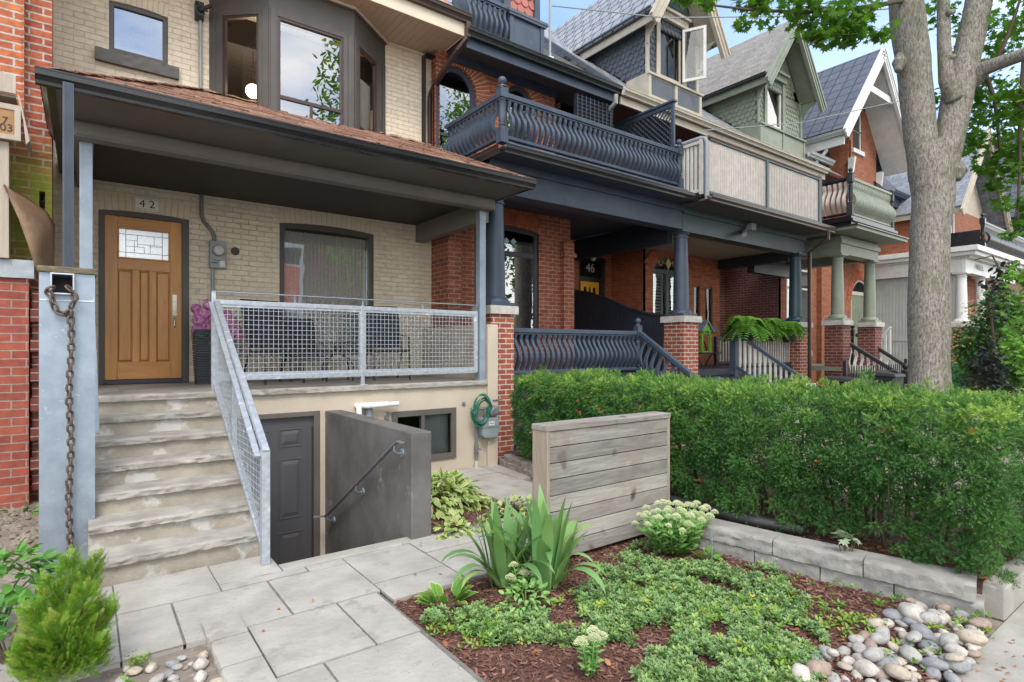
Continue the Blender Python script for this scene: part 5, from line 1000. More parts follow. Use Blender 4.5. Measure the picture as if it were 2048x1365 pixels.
# -- entablatures, balcony decks and columns of 44 and 46
def porch(H, x0, x1, yf, ez0, ez1, em, eave, gm, slab_y, deck_z, deckm, ym):
    b = MB(); b.box(x0, x1, ym - .13, ym + .13, ez0, ez1 - .1); b.box(x0 - .01, x1 + .01, ym - .17, ym - .131, ez1 - .18, ez1 - .06); b.box(x0, x1, ym - .15, ym - .131, ez0, ez0 + .04)
    b.box(x0 + .02, x1 - .02, ym + .131, 9.85, ez0 + .25, ez0 + .30); b.build('entablature', em, H, bevel=.006)
    s_ = MB(); s_.box(eave[0] + .02, eave[1], yf + .02, 8.4, ez1 - .06, ez1 - .02); s_.add([(eave[0], yf, ez1), (eave[1], yf, ez1), (eave[1], slab_y, deck_z), (eave[0] + .25, slab_y, deck_z)], [(0, 1, 2, 3)]); s_.add([(eave[0], yf, ez1), (eave[0] + .25, slab_y, deck_z), (eave[0] + .25, 8.4, deck_z), (eave[0], 8.4, ez1)], [(0, 1, 2, 3)]); s_.box(eave[0] + .26, eave[1] - .01, slab_y + .002, 8.4, deck_z - .05, deck_z); s_.build('balcony_deck', deckm, H)
    g = MB(); gutter(g, (eave[0] - .02, yf, ez1 - .10), (eave[1], yf, ez1 - .10), .10, .10); g.build('porch_gutter', gm, H)
porch(H44, 4.70, 9.18, 6.42, 3.93, 4.46, M['navy'], (4.66, 9.05), M['gutter_blk'], 6.60, 4.62, M['navy'], PN)
g = MB(); gutter(g, (4.66, 8.3, 4.36), (4.66, 6.42, 4.36), .10, .10, (-1, 0, 0)); g.build('side_gutter', M['gutter_blk'], H44)
for q_ in ((4.70, 4.84, PN + .14, 8.3, 3.94, 4.36), (9.10, 9.22, PN + .14, 9.8, 3.7, 4.15)): b = MB(); b.box(*q_); b.build('side_beam', M['navyd'], H44)
porch(H46, 9.19, 13.95, 6.15, 3.90, 4.42, M['teal'], (9.05, 13.9), M['gutter_brn'], 6.22, 4.45, M['roof_dark'], PN)
b = MB(); b.box(9.25, 13.7, 7.2, 9.8, 4.0, 4.05); b.build('porch_ceiling', M['soffit'], H46)
for q_ in ((13.75, 16.0, 8.0, 8.2, 3.6, 3.95), (13.5, 13.7, 7.1, 9.0, 3.75, 4.1)): b = MB(); b.box(*q_); b.build('side_beam', M['navyd'], H46)
for H, xx, m in ((H44, 4.885, 'navy'), (H44, 9.32, 'navy'), (H46, 13.76, 'tealc')):
    column(H, xx, PN, ZC0, ZC1, M[m], .15); pier(H, xx, PN, .40 if xx < 5 else .46, 0, ZC0 - .001, M['brick_pale'], M['cap'], .12)
# porch floors
for H, x0, x1, y1, m in ((H44, 4.9, 9.1, 9.9, 'navyd'), (H46, 9.12, 13.95, 9.9, 'navyd')):
    b = MB(); b.box(x0, x1, PN - .05, y1, FZ2 - .12, FZ2); b.box(x0, x1, PN, PN + .04, 0, FZ2 - .122)
    for k in range(6): b.box(x0 + (3.05 if H is H44 else .35), (x1 - .25 if H is H44 else x0 + 1.9), PN - .05 - .27 * (k + 1), PN - .051 - .27 * k, FZ2 - .17 * (k + 1) - .04, FZ2 - .17 * (k + 1))
    b.build('porch_floor', M[m], H)
# balcony of 44
YB = 6.75; zb0, zb1 = 4.64, 5.40; NX0, NX1 = 4.87, 8.99
wb = wave_baluster(.10, .66, w=.05, t=.04, amp=.085)
balustrade(H44, (NX0 + .07, YB, zb0), (NX1 - .07, YB, zb0), .07, .74, M['navy'], wb, .108, name='balcony_railing')
balustrade(H44, (NX0, 8.3, zb0), (NX0, YB + .07, zb0), .07, .74, M['navy'], wb, .108, name='balcony_railing')
newel(H44, NX0, YB, zb0, 5.50, M['navy'], .13, ball=.062); newel(H44, NX1, YB, zb0, 5.50, M['navy'], .12, ball=.055)
ls = MB(); y0, y1, z0, z1 = 6.88, 8.5, 4.66, 6.36; xL = 9.0
ls.ring([(xL, y0, z0), (xL, y1, z0), (xL, y1, z1), (xL, y0, z1)], [(xL, y0 + .07, z0 + .5), (xL, y1 - .07, z0 + .5), (xL, y1 - .07, z1 - .08), (xL, y0 + .07, z1 - .08)], (.05, 0, 0)); ls.box(xL - .03, xL + .08, y0 - .03, y1, z1, z1 + .04)
lt = MB(); p_ = .075
def clip_line(c, sgn):
    pts = []
    for i in range(161):
        y = y0 + .07 + (y1 - y0 - .14) * i / 160; z = c + sgn * y
        if z0 + .5 <= z <= z1 - .08: pts.append((y, z))
    return (pts[0], pts[-1]) if len(pts) > 1 else None
for k in range(-60, 170):
    for sgn, xo in ((1, .012), (-1, .026)):
        r = clip_line(k * p_ * 1.414 + (0 if sgn < 0 else -3), sgn)
        if r: lt.beam((xL + xo, r[0][0], r[0][1]), (xL + xo, r[1][0], r[1][1]), .008, .03, up=(1, 0, 0))
o = ls.build('lattice_screen', M['navy'], H44, bevel=.004); lt.build('lattice', M['navy'], o)
# lower railing of 44
wb2 = wave_baluster(.09, .70, w=.05, t=.04, amp=.09)
balustrade(H44, (5.1, PN, FZ2), (7.99, PN, FZ2), .04, .74, M['navy'], wb2, .108, name='porch_railing')
newel(H44, 8.06, PN, 1.0, 2.12, M['navy'], .11, ball=.055)
balustrade(H44, (8.06, PN - .06, FZ2), (8.06, 5.35, FZ2 - 1.02), .04, .74, M['navy'], wb2, .12, name='stair_railing')
newel(H44, 8.06, 5.3, 0, 1.12, M['navy'], .11, ball=.055); newel(H44, 9.0, 5.3, 0, 1.12, M['navy'], .11, ball=.055)
bp = MB(); pts = [(9.85, 2.98), (9.3, 2.88), (8.7, 2.70), (8.1, 2.46), (7.6, 2.33), (7.2, 2.27)]; xq = 9.08
for k in range(len(pts) - 1):
    for j in range(5):
        t0_, t1_ = j / 5, (j + 1) / 5; ya_, yb_ = pts[k][0] + (pts[k + 1][0] - pts[k][0]) * t0_, pts[k][0] + (pts[k + 1][0] - pts[k][0]) * t1_; za_, zb_ = pts[k][1] + (pts[k + 1][1] - pts[k][1]) * t0_, pts[k][1] + (pts[k + 1][1] - pts[k][1]) * t1_
        bp.prism([(xq, ya_ - .004, FZ2), (xq, yb_ + .004, FZ2), (xq, yb_ + .004, zb_), (xq, ya_ - .004, za_)], (.03, 0, 0))
o = bp.build('beadboard_screen', M['navyd'], H44); c = MB(); c.tube([(xq + .015, y, z + .02) for y, z in pts], .035, 8); c.build('screen_cap', M['navyd'], o, smooth=True)
# balcony of 46: picket panels in a frame
ZP0, ZP1 = 4.47, 5.52; YP = 6.22; o = MB(); o.tube([(9.1, 7.6, ZP1), (9.1, YP + .12, ZP1), (9.1, YP + .03, ZP1 - .03), (9.1, YP, ZP1 - .12), (9.1, YP, ZP0 - .1)], .045, 10); fr_ = o.build('corner_tube', M['greybox'], H46, smooth=True)
def pickets(H, p, q, z0, z1, pm, fm, n, name, w=.045, slope=0, posts=(0, 1)):
    b = MB(); p, q = Vector(p), Vector(q); d = q - p; zz = lambda s: Vector((0, 0, slope * s)); b.beam(p + Vector((0, 0, z1 - .03)), q + Vector((0, 0, z1 - .03 + slope)), .07, .06); b.beam(p + Vector((0, 0, z0 + .03)), q + Vector((0, 0, z0 + .03 + slope)), .06, .06)
    for s in posts: c = p + d * s + zz(s); b.box(c.x - .04, c.x + .04, c.y - .04, c.y + .04, z0 - .05 + c.z, z1 + .02 + c.z)
    o = b.build(name, fm, H, bevel=.004); a = math.atan2(d.y, d.x); L = math.hypot(d.x, d.y); k = MB(); k.box(-w / 2, w / 2, -.012, .012, z0 + .062, z1 - .062); f = k.build('picket', pm, o, local=True, bevel=.004); rl = rootloc(H)
    repeat_part(f, o, [TR(p + d * ((i + .5) / n) + zz((i + .5) / n) - rl) @ RZ(a) for i in range(n)]); return o
xm = ax(1532, YP)
pickets(H46, (9.16, YP, 0), (xm, YP, 0), ZP0, ZP1, M['picket'], M['teal'], 33, 'balcony_panel', .05, posts=(1,)); pickets(H46, (xm + .05, YP, 0), (13.35, YP, 0), ZP0, ZP1, M['picket'], M['teal'], 33, 'balcony_panel', .05, posts=(1,))
pickets(H46, (9.1, 7.3, 0), (9.1, YP + .1, 0), ZP0 + .06, ZP1 - .04, M['offwhite'], M['picket'], 11, 'balcony_panel', .06, posts=(1,))
b = MB(); b.tube([(9.1, YP - .035, ZP1 + .0), (13.35, YP - .035, ZP1 + .0)], .02, 8); b.build('rusty_top_rail', mat('rusty brown rail', (.22, .13, .08), (.15, .08, .05), .7), H46)
# lower rails of 46
XS = 11.15; newel(H46, XS, PN, .9, 2.08, M['navy'], .14, turned=False, ball=.06)
pickets(H46, (XS + .1, PN, 0), (13.5, PN, 0), FZ2 + .04, 1.95, M['picket'], M['teal'], 22, 'porch_railing', .05, posts=())
pickets(H46, (XS, PN - .08, 0), (XS, 5.2, 0), FZ2 + .0, 1.98, M['offwhite'], M['navy'], 15, 'stair_railing', .045, slope=-1.08, posts=(1,))
pickets(H46, (ax(1432, 8.3), 8.3, 0), (ax(1466, 8.3), 8.3, 0), FZ2 + .04, 1.92, M['picket'], M['navyd'], 6, 'inner_railing', .05)
b = MB(); b.tube([at(1489, 462, Y=6.8), at(1489, 470, Y=6.6)], .05, 10); b.box(*(lambda p: (p.x - .05, p.x + .12, 6.66, 6.80, p.z, p.z + .14))(at(1494, 462, Y=6.8))); b.build('flood_light', M['greybox'], H46)
b = MB(); b.tube([(13.55, 6.1, 4.35), (13.55, 6.1, 4.15), (13.62, 6.55, 3.9), (13.62, 6.55, .1)], .045, 10); b.build('downspout', M['gutter_brn'], H46, smooth=True)
# -- sage green entrance porch of 48
Y8 = 6.42; c0, c1 = 14.75, 16.6
b = MB(); b.box(c0 - .16, c1 + .16, Y8 - .15, Y8 + .15, 3.94, 4.38); b.box(c0 - .2, c1 + .2, Y8 - .19, Y8 - .151, 4.18, 4.3); b.box(c0 - .16, c0 + .14, Y8 + .151, 8.6, 3.94, 4.38); b.box(c1 - .14, c1 + .16, Y8 + .151, 8.6, 3.94, 4.38); b.build('entablature', M['sage'], H48, bevel=.006)
b = MB(); b.box(14.1, 17.1, 5.72, 8.6, 4.40, 4.47); b.build('eave', M['sage'], H48); b = MB(); b.box(14.06, 17.14, 5.68, 8.6, 4.475, 4.50); b.box(14.5, 17.05, 6.0, 8.5, 4.501, 4.80); b.box(14.44, 17.11, 5.94, 8.5, 4.66, 4.72); b.build('balcony_base', M['gutter_blk'], H48)
for xx in (c0, c1): column(H48, xx, Y8, 2.33, 3.94, M['sage'], .145); pier(H48, xx, Y8, .42, 0, 2.329, M['brick_dark'], M['cap'], .12)
b = MB(); b.box(c0 - .2, c0 + .2, Y8 - .2, Y8 + .2, 2.331, 2.36); b.box(c1 - .2, c1 + .2, Y8 - .2, Y8 + .2, 2.331, 2.36); b.build('column_pad', M['navyd'], H48)
b = MB(); b.box(14.5, 17, 6.25, 8.6, 1.1, 1.2)
for k in range(6): b.box(15.05, 16.5, 6.25 - .25 * (k + 1), 6.249 - .25 * k, 0, 1.1 - .17 * (k + 1) + .15)
b.build('porch_floor', M['sage'], H48)
wb3 = wave_baluster(.06, .80, w=.06, t=.045, amp=.11)
balustrade(H48, (14.62, 6.08, 4.84), (17.0, 6.08, 4.84), .0, .9, M['sage'], wb3, .082, name='balcony_railing')
balustrade(H48, (14.6, 6.85, 4.84), (14.6, 6.1, 4.84), .0, .9, M['gutter_blk'], wb3, .12, name='side_railing', balmat=M['offwhite'])
newel(H48, 14.56, 6.04, 4.8, 5.86, M['blackp'], .12, ball=.05); newel(H48, 17.02, 6.06, 4.8, 5.75, M['blackp'], .10, ball=.05); newel(H48, 13.42, 6.25, 4.45, 5.62, M['blackp'], .11, turned=False, ball=.0)
wb4 = wave_baluster(.10, .72, w=.05, t=.045, amp=.09)
for x, ys, ye in ((15.0, 6.3, 5.1), (16.62, 6.75, 5.3)):
    balustrade(H48, (x, ys, 1.02 + (.0 if x < 16 else .22)), (x, ye, .22), .02, .82, M['blackp'], wb4, .13, name='stair_railing', balmat=M['offwhite']); newel(H48, x, ye - .05, 0, 1.2, M['blackp'], .13, ball=.07)
newel(H48, 16.62, 6.85, 1.2, 2.2, M['blackp'], .1, ball=.06)
balustrade(H48, (13.98, 7.0, 1.2), (14.5, 7.0, 1.2), .0, .8, M['blackp'], wb4, .13, name='porch_railing', balmat=M['offwhite'])
b = MB(); b.beam(at(1742, 700, X=19.5), at(1781, 655, X=19.5), .07, .07); [b.beam(at(1744 + 9 * k, 700 - 10 * k, X=19.5), at(1744 + 9 * k, 700 - 10 * k, X=19.5) - Vector((0, 0, .9)), .05, .05) for k in range(5)]; b.build('white_stair_rail', M['white'], H50)
# -- 52: white porch flank with siding, column, dark balcony
X52 = 22.35; b = MB(); yfr = 5.9
F = left_side(X52); fbox(b, F, yfr + .1, 8.6, .4, 4.05, -.1, 0)
for k in range(26): y = 6.0 + k * .1; fbox(b, F, y, y + .012, .4, 4.0, .001, .012)
fbox(b, F, yfr + .1, 8.6, 1.9, 2.0, .001, .02); b.build('side_siding', M['siding_grey'], H52)
b = MB(); b.box(X52 - .16, X52 + .14, yfr, 8.6, 4.06, 4.5); b.box(X52 - .1, 28, yfr - .05, yfr + .2, 4.06, 4.5); b.box(X52 - .45, 28.2, yfr - .45, 8.6, 4.68, 4.84); b.box(X52 - .36, 28.1, yfr - .36, 8.6, 4.56, 4.679); b.box(X52 - .22, 28, yfr - .2, 8.6, 4.501, 4.559); b.build('entablature', M['white'], H52, bevel=.01)
for x in (X52 + .05, 24.3): column(H52, x, yfr + .1, 2.45, 4.06, M['white'], .16); pier(H52, x, yfr + .1, .5, 0, 2.449, M['brick_pale'], M['cap'], .12)
b = MB(); b.box(22.87, 22.93, 5.65, 8.6, 4.845, 5.44); b.build('balcony_side', M['gutter_blk'], H52)
newel(H52, 22.9, 5.58, 4.85, 5.85, M['gutter_blk'], .14, ball=.06); balustrade(H52, (23.0, 5.58, 4.85), (27.8, 5.58, 4.85), .02, .85, M['gutter_blk'], wave_baluster(.06, .78, w=.07, t=.05, amp=.14), .11, name='balcony_railing')
text_obj('porch_sign', 'Wills St.', M['ink'], (23.6, yfr - .075, 4.3), .26, parent=H52)
F = front(8.6); b = MB(); wall(b, F, 22.4, 34, .3, 4.6); wall(b, F, 24.6, 34, 4.6, 7.0, [(ax(1907, 8.6), ax(1926, 8.6), 5.0, 5.9)], .1, .2); b.build('wall', M['brick_orange'], H52)
window(H52, F, ax(1907, 8.6), ax(1926, 8.6), 5.0, 5.9, M['navyd'], .07, 'glass_hi', .05, bdepth=.3)
H54 = thing('brick_house', 'far brick house with slate grey gable roof right of the tree fork', 'house', (27.5, 7, 0))
yg = 5.95; gable(H54, at(1975, 262, Y=yg).x, 2.6, yg, 12, 6.2, az(1975, 262, yg), brick('blue grey slate', (.27, .29, .33), (.19, .21, .25), (.12, .13, .15), w=.28, h=.16, ms=.006, var=.3), M['beige'], drop=.3)
xg = at(1975, 262, Y=yg).x; b = MB(); wall(b, front(6.5), xg - 2.3, xg + 2.3, .3, 6.4, [(xg - 1.9, xg - 1.4, 5.3, 6.2)]); wall(b, left_side(xg - 2.31), 6.5, 9, .3, 6.4); b.build('wall', M['brick_orange'], H54); b = MB(); b.add([(xg - 2.3, 6.55, 6.3), (xg + 2.3, 6.55, 6.3), (xg, 6.55, az(1975, 262, yg) - .3)], [(0, 1, 2)]); b.box(xg - 2.62, xg - 2.58, 6, 9, 6.0, 6.3); b.build('gable_wall', M['beige'], H54)
window(H54, front(6.5), xg - 1.9, xg - 1.4, 5.3, 6.2, M['white'], .07, 'glass_hi', .05, bdepth=.3)
H56 = thing('brick_house', 'farthest house with pale metal roof and dark gable at the right edge', 'house', (36, 7, 0)); b = MB(); b.box(30, 44, 7.5, 12, 0, 7); b.build('wall', M['brick_dark'], H56)
gable(H56, 35.5, 3.0, 6.2, 12, 7.4, 11.8, M['metaltile'], M['white'], drop=.3); gable(H56, 42, 3.0, 6.2, 12, 7.4, 12, M['roof_dark'], M['white'], drop=.3)
# ---------------------------------------------------------------- beds, walls and small built things in the front garden
def atD(u, v, D):
    """point at distance D along the optical axis behind the photograph's (u, v)"""
    return Vector((S_ * D + C_ * (u - 1024) / FPX * D, C_ * D - S_ * (u - 1024) / FPX * D, CAMH + (HOR - v) * D / FPX))
def pix(p):
    D = S_ * p[0] + C_ * p[1]; L = C_ * p[0] - S_ * p[1]; return 1024 + FPX * L / D, HOR - FPX * (p[2] - CAMH) / D
def inpoly(x, y, P):
    c = False; n = len(P)
    for i in range(n):
        (x1, y1), (x2, y2) = P[i], P[(i + 1) % n]
        if (y1 > y) != (y2 > y) and x < (x2 - x1) * (y - y1) / (y2 - y1) + x1: c = not c
    return c
def hfield(name, x0, x1, y0, y1, f, m, step=.05, kind='structure'):
    nx, ny = int((x1 - x0) / step), int((y1 - y0) / step); vs = [(x0 + (x1 - x0) * i / nx, y0 + (y1 - y0) * j / ny, 0) for j in range(ny + 1) for i in range(nx + 1)]
    b = MB(); b.add([(x, y, f(x, y)) for x, y, z in vs], [(j * (nx + 1) + i, j * (nx + 1) + i + 1, (j + 1) * (nx + 1) + i + 1, (j + 1) * (nx + 1) + i) for j in range(ny) for i in range(nx)])
    return tag(b.build(name, m, smooth=2, fix=False), kind=kind)
nz = lambda x, y, s=3, a=.02: a * mnoise.noise(Vector((x * s, y * s, 3.3)))
bedz = lambda x, y: -.022 + nz(x, y, 4, .014) + nz(x, y, 14, .008) + .02 * max(0, min(1, (x - 2.2)))
hfield('mulch_bed', 1.60, 4.28, 1.0, 3.44, bedz, M['mulch'], .035)
bed2 = lambda x, y: -.02 + nz(x, y, 5, .02) + nz(x, y, 15, .01)
hfield('small_mulch_bed', WX1 + .2, 3.6, 4.52, 6.6, bed2, M['mulch'], .05)
sidez = lambda x, y: -.03 + .20 * max(0, min(1, (y - 4.6) / 2.2)) + nz(x, y, 5, .05) + nz(x, y, 17, .03)
hfield('side_soil', -2.6, -.27, 2.0, 7.1, sidez, M['soil'], .045)
hfield('pocket_soil', .02, .56, 1.2, 3.66, lambda x, y: -.04 + nz(x, y, 9, .01), M['soil'], .06)
def wallx(y):
    P = [(.8, 4.36), (1.06, 4.33), (1.66, 4.20), (2.24, 4.10), (2.82, 4.02), (3.24, 4.00), (3.4, 4.05), (3.9, 4.22), (5.0, 4.40), (6.7, 4.62)]
    for (a, xa), (c, xc) in zip(P[:-1], P[1:]):
        if a <= y <= c: return xa + (xc - xa) * (y - a) / (c - a)
    return 4.36 if y < 1 else 4.62
hbz = lambda x, y: (.175 + nz(x, y, 4, .03) + nz(x, y, 13, .015)) if x > wallx(y) + .19 else -.07
hfield('hedge_bed', 4.10, 6.2, 1.10, 6.6, hbz, M['mulch'], .06)
b = MB(); b.add([(6.19, .9, .16), (60, .9, .16), (60, 8.3, .16), (6.19, 8.3, .16)], [(0, 1, 2, 3)]); tag(b.build('neighbour_yard', M['soil']), kind='structure')
# retaining wall of long split stones, two courses
rw = thing('retaining_wall', 'low curving wall of long grey split stones in front of the yew hedge', 'retaining wall', (4.1, 2.2, 0))
top = [(4.33, 1.08), (4.20, 1.66), (4.10, 2.24), (4.02, 2.82), (4.00, 3.24)]; low = [(4.34, 1.05), (4.24, 1.5), (4.15, 1.93), (4.07, 2.38), (4.01, 2.83), (3.98, 3.24)]
for li, (pts, z, h, ins) in enumerate(((low, -.04, .145, .025), (top, .108, .115, 0))):
    for i in range(len(pts) - 1):
        p, q = Vector((*pts[i + 1], 0)), Vector((*pts[i], 0)); d = q - p; L = d.length - .008; a = math.atan2(d.y, d.x)
        rough_block(L, .21, h, .015, 50 + 9 * li + i, .03, .02).xf(TR((p.x + ins, p.y, z)) @ RZ(a)).build('wall_stone', M['retain'], rw, smooth=True)
b = MB(); b.box(4.548, 7.5, 1.0, 1.14, -.04, .16); tag(b.build('end_kerb_block', M['conc'], bevel=.01), 'plain grey concrete kerb block past the end of the split stone wall', 'kerb block')
ew = thing('edging_wall', 'small low wall of brown edging blocks beside the tan stucco corner', 'edging wall', (4.6, 6.1, 0))
for c in range(2):
    for i in range(5):
        p = Vector((4.70 - .035 * i, 6.58 - .235 * i - .11 * c, .0 + .085 * c)); rough_block(.225, .16, .082, .012, 90 + i + 9 * c, .03).xf(TR(p) @ RZ(-math.pi / 2 - .15)).build('edging_block', M['edgestone'], ew, smooth=True)
dp = thing('drain_pipe', 'black corrugated drain pipe lying along the hedge foot behind the wood screen', 'pipe', (4.4, 3.2, .2)); b = MB(); pts = [(4.33, 3.9, .25), (4.32, 3.3, .245), (4.34, 2.9, .24), (4.40, 2.55, .235), (4.52, 2.2, .22)]
P2 = []; R2 = []
for i in range(len(pts) - 1):
    for k in range(24):
        t = k / 24; P2.append(Vector(pts[i]).lerp(Vector(pts[i + 1]), t)); R2.append(.048 + .003 * (k % 2))
b.tube(P2, R2, 12); b.build('pipe', M['blackp'], dp, smooth=2)
# weathered wood screen
FY = 3.27; fx0, fx1, ft, fz0, fz1 = 2.77, 4.22, .165, .04, 1.068; ws = thing('wood_screen', 'freestanding weathered grey cedar board screen between the walk and the hedge', 'fence', ((fx0 + fx1) / 2, FY, 0))
nb = 8; hb = (fz1 - fz0 - .045) / nb
for s, yy in ((0, FY), (1, FY + ft - .022)):
    for k in range(nb):
        b = MB(); z0 = fz0 + k * hb + .004; b.box(fx0 + .03, fx1 - .03, yy + random.uniform(-.002, .002), yy + .022, z0, z0 + hb - .007); b.build('board', M[('fence_wood', 'fence_wood3', 'fence_wood', 'fence_wood3', 'fence_wood2', 'fence_wood', 'fence_wood2', 'fence_wood')[k]], ws, bevel=.003)
b = MB(); b.box(fx0, fx0 + .03, FY - .006, FY + ft + .006, fz0 - .02, fz1 - .045); b.build('end_board', M['fence_woodz'], ws, bevel=.004)
b = MB(); b.box(fx1 - .03, fx1, FY - .006, FY + ft + .006, fz0 - .02, fz1 - .045); b.build('end_board', M['fence_woodz'], ws, bevel=.004)
b = MB(); b.box(fx0 - .006, fx1 + .006, FY - .010, FY + ft + .010, fz1 - .045, fz1); b.build('top_board', M['fence_wood'], ws, bevel=.005)
b = MB(); b.box(fx0 + .1, fx0 + .19, FY + .03, FY + .12, -.1, fz1 - .05); b.build('post', M['fence_woodz'], ws); b = MB(); b.box(fx1 - .2, fx1 - .11, FY + .03, FY + .12, -.1, fz1 - .05); b.build('post', M['fence_woodz'], ws)

# ---- stones
def stone_mesh(seed, m):
    import bmesh
    bm = bmesh.new(); bmesh.ops.create_icosphere(bm, subdivisions=3, radius=1); r = random.Random(seed); sx, sy, sz = 1, r.uniform(.62, .85), r.uniform(.42, .62)
    for v in bm.verts: k = 1 + .2 * mnoise.noise(v.co * 1.1 + Vector((seed * 3.1, 0, 0))) + .05 * mnoise.noise(v.co * 3 + Vector((seed, 0, 0))); v.co = Vector((v.co.x * sx * k, v.co.y * sy * k, v.co.z * sz * k))
    me = bpy.data.meshes.new('river_stone'); bm.to_mesh(me); bm.free(); me.materials.append(m); me.polygons.foreach_set('use_smooth', [True] * len(me.polygons)); return me
SM = [[stone_mesh(i * 7 + c, M['stone%d' % c]) for i in range(3)] for c in range(5)]
names = ['grey', 'tan', 'dark blue grey', 'pale cream', 'reddish brown']
def stones(poly, n, rmin, rmax, box, zf, where, group, layers=1, rseed=1):
    rd = random.Random(rseed); P = []; tries = 0
    while len(P) < n and tries < 20000:
        tries += 1; x, y = rd.uniform(box[0], box[1]), rd.uniform(box[2], box[3]); r = rd.uniform(rmin, rmax) * (1 if rd.random() < .6 else .68)
        u, v = pix((x, y, .03))
        if poly and not inpoly(u, v, poly): continue
        z = zf(x, y); near = [q for q in P if (q[0] - x) ** 2 + (q[1] - y) ** 2 < ((q[3] + r) * .78) ** 2]
        if near:
            if layers < 2 or rd.random() < .93 or any(q[4] for q in near): continue
            z += max(q[3] for q in near) * .6; P.append((x, y, z, r, 1)); continue
        P.append((x, y, z, r, 0))
    for x, y, z, r, l in P:
        c = rd.choice((0, 0, 1, 2, 3, 3, 4)); me = SM[c][rd.randrange(3)]; o = link(bpy.data.objects.new('river_stone', me)); o.location = (x, y, z + r * .28); o.scale = (r, r, r); o.rotation_euler = (rd.uniform(-.3, .3), rd.uniform(-.3, .3), rd.uniform(0, 6.28))
        tag(o, 'smooth %s river stone %s' % (names[c], where), 'stone', group + ', ' + names[c])
stones([(1590, 1348), (1650, 1300), (1740, 1258), (1790, 1222), (1812, 1190), (1880, 1185), (1925, 1215), (1965, 1252), (1960, 1290), (1925, 1335), (1880, 1400), (1840, 1460), (1560, 1460), (1560, 1380)], 150, .038, .075, (2.2, 4.3, .93, 1.9), bedz, 'in the pile at the bed corner by the pavement', 'river stones at the bed corner', 2, 3)
stones([(238, 1320), (300, 1300), (400, 1286), (428, 1300), (440, 1345), (445, 1500), (240, 1500)], 55, .028, .050, (.02, .56, 2.2, 3.66), lambda x, y: -.035, 'in the pocket beside the slab walk', 'river stones in the walk pocket', 2, 5)
bigw = link(bpy.data.objects.new('boulder', stone_mesh(41, M['stone3']))); bigw.location = (4.02, 1.32, .04); bigw.scale = (.11, .10, .13); bigw.rotation_euler = (.2, .1, .6); tag(bigw, 'pale rough boulder standing against the retaining wall above the river stones', 'boulder')

# ---- wall mounted things on number 42
np_ = thing('number_plate', 'cream tile house number plate 42 above the wooden front door', 'house number', (ax(294, W), W - .03, az(294, 410, W))); p = np_.location; b = MB(); hw, hh = .125, .08; b.box(p.x - hw, p.x + hw, W - .022, W - .010, p.z - hh, p.z + hh); b.build('tile', M['tile'], np_, bevel=.003)
text_obj('digits', '4 2', M['ink'], (p.x, W - .024, p.z), .135, parent=np_)
b = MB()
for i in range(9):
    for s in (-1, 1): b.tube([(p.x - hw + .015 + i * .026, W - .022, p.z + s * (hh - .012)), (p.x - hw + .022 + i * .026, W - .0245, p.z + s * (hh - .02))], .004, 5)
b.build('tile_dots', M['rust'], np_)
em = thing('electricity_meter', 'grey electricity meter box with round glass dial beside the wooden door', 'meter', at(433, 512, Y=W)); Yw = W - .005; F = front(W)
x0, x1, z0, z1 = ax(417, W), ax(450, W), az(430, 538, W), az(430, 484, W); b = MB(); b.box(x0, x1, W - .10, W - .003, z0, z1); b.build('box', M['greybox'], em, bevel=.008)
cx, cz = (x0 + x1) / 2 + .0, z0 + (z1 - z0) * .64; b = MB(); b.tube([(cx, W - .10, cz), (cx, W - .13, cz)], .078, 20); b.build('ring', M['pipe'], em, smooth=True); b = MB(); b.tube([(cx, W - .13, cz), (cx, W - .17, cz), (cx, W - .185, cz)], [.068, .064, .04], 20); b.build('dial', M['offwhite'], em, smooth=True); b = MB(); b.box(cx + .02, cx + .08, W - .103, W - .1, z0 + .02, z0 + .1); b.build('label', M['white'], em); b = MB(); b.box(cx - .08, cx + .0, W - .103, W - .1, z0 + .06, z0 + .075); b.box(cx - .06, cx + .03, W - .103, W - .1, z0 + .1, z0 + .11); b.build('slot', M['ink'], em)
b = MB(); b.tube([at(403, 355, Y=W - .035), at(403, 430, Y=W - .035), at(407, 443, Y=W - .035), at(424, 463, Y=W - .035), at(428, 472, Y=W - .045), at(428, 486, Y=W - .05)], .024, 10); b.build('conduit', M['pipe'], em, smooth=True); b = MB(); b.tube([at(425, 536, Y=W - .04), at(425, 700, Y=W - .04)], .022, 10); b.build('conduit', M['greybox'], em, smooth=True)
sc = thing('service_conduit', 'pale service conduit with wire clamps running up the cream wall beside the bay', 'conduit', at(401, 150, Y=W)); b = MB(); b.tube([at(401, 182, Y=W - .04), at(401, 40, Y=W - .04), at(401, 20, Y=W - .04)], .022, 10); b.build('tube', M['greybox'], sc, smooth=True)
b = MB(); c = at(400, 20, Y=W - .12); b.box(c.x - .05, c.x + .05, W - .1, W - .003, c.z - .1, c.z + .12); b.tube([c + Vector((.05 * math.cos(a), -.02, .06 * math.sin(a) - .02)) for a in [k * .5 for k in range(13)]], .012, 8); b.tube([c, c + Vector((.12, -.1, .05))], .025, 8); b.tube([c + Vector((-.05, 0, .1)), c + Vector((.08, -.05, -.02))], .012, 8); b.build('wire_clamp', M['blackp'], sc, smooth=True)
wo = thing('wall_outlet', 'small round rusty vent on the cream wall right of the electricity meter', 'vent', at(470, 503, Y=W)); p = wo.location; b = MB(); b.tube([p, p + Vector((0, -.02, 0))], .055, 16)
for k in range(-3, 4): b.box(p.x + k * .013 - .002, p.x + k * .013 + .002, W - .026, W - .02, p.z - .04, p.z + .04)
b.build('grille', M['rust'], wo, smooth=True)
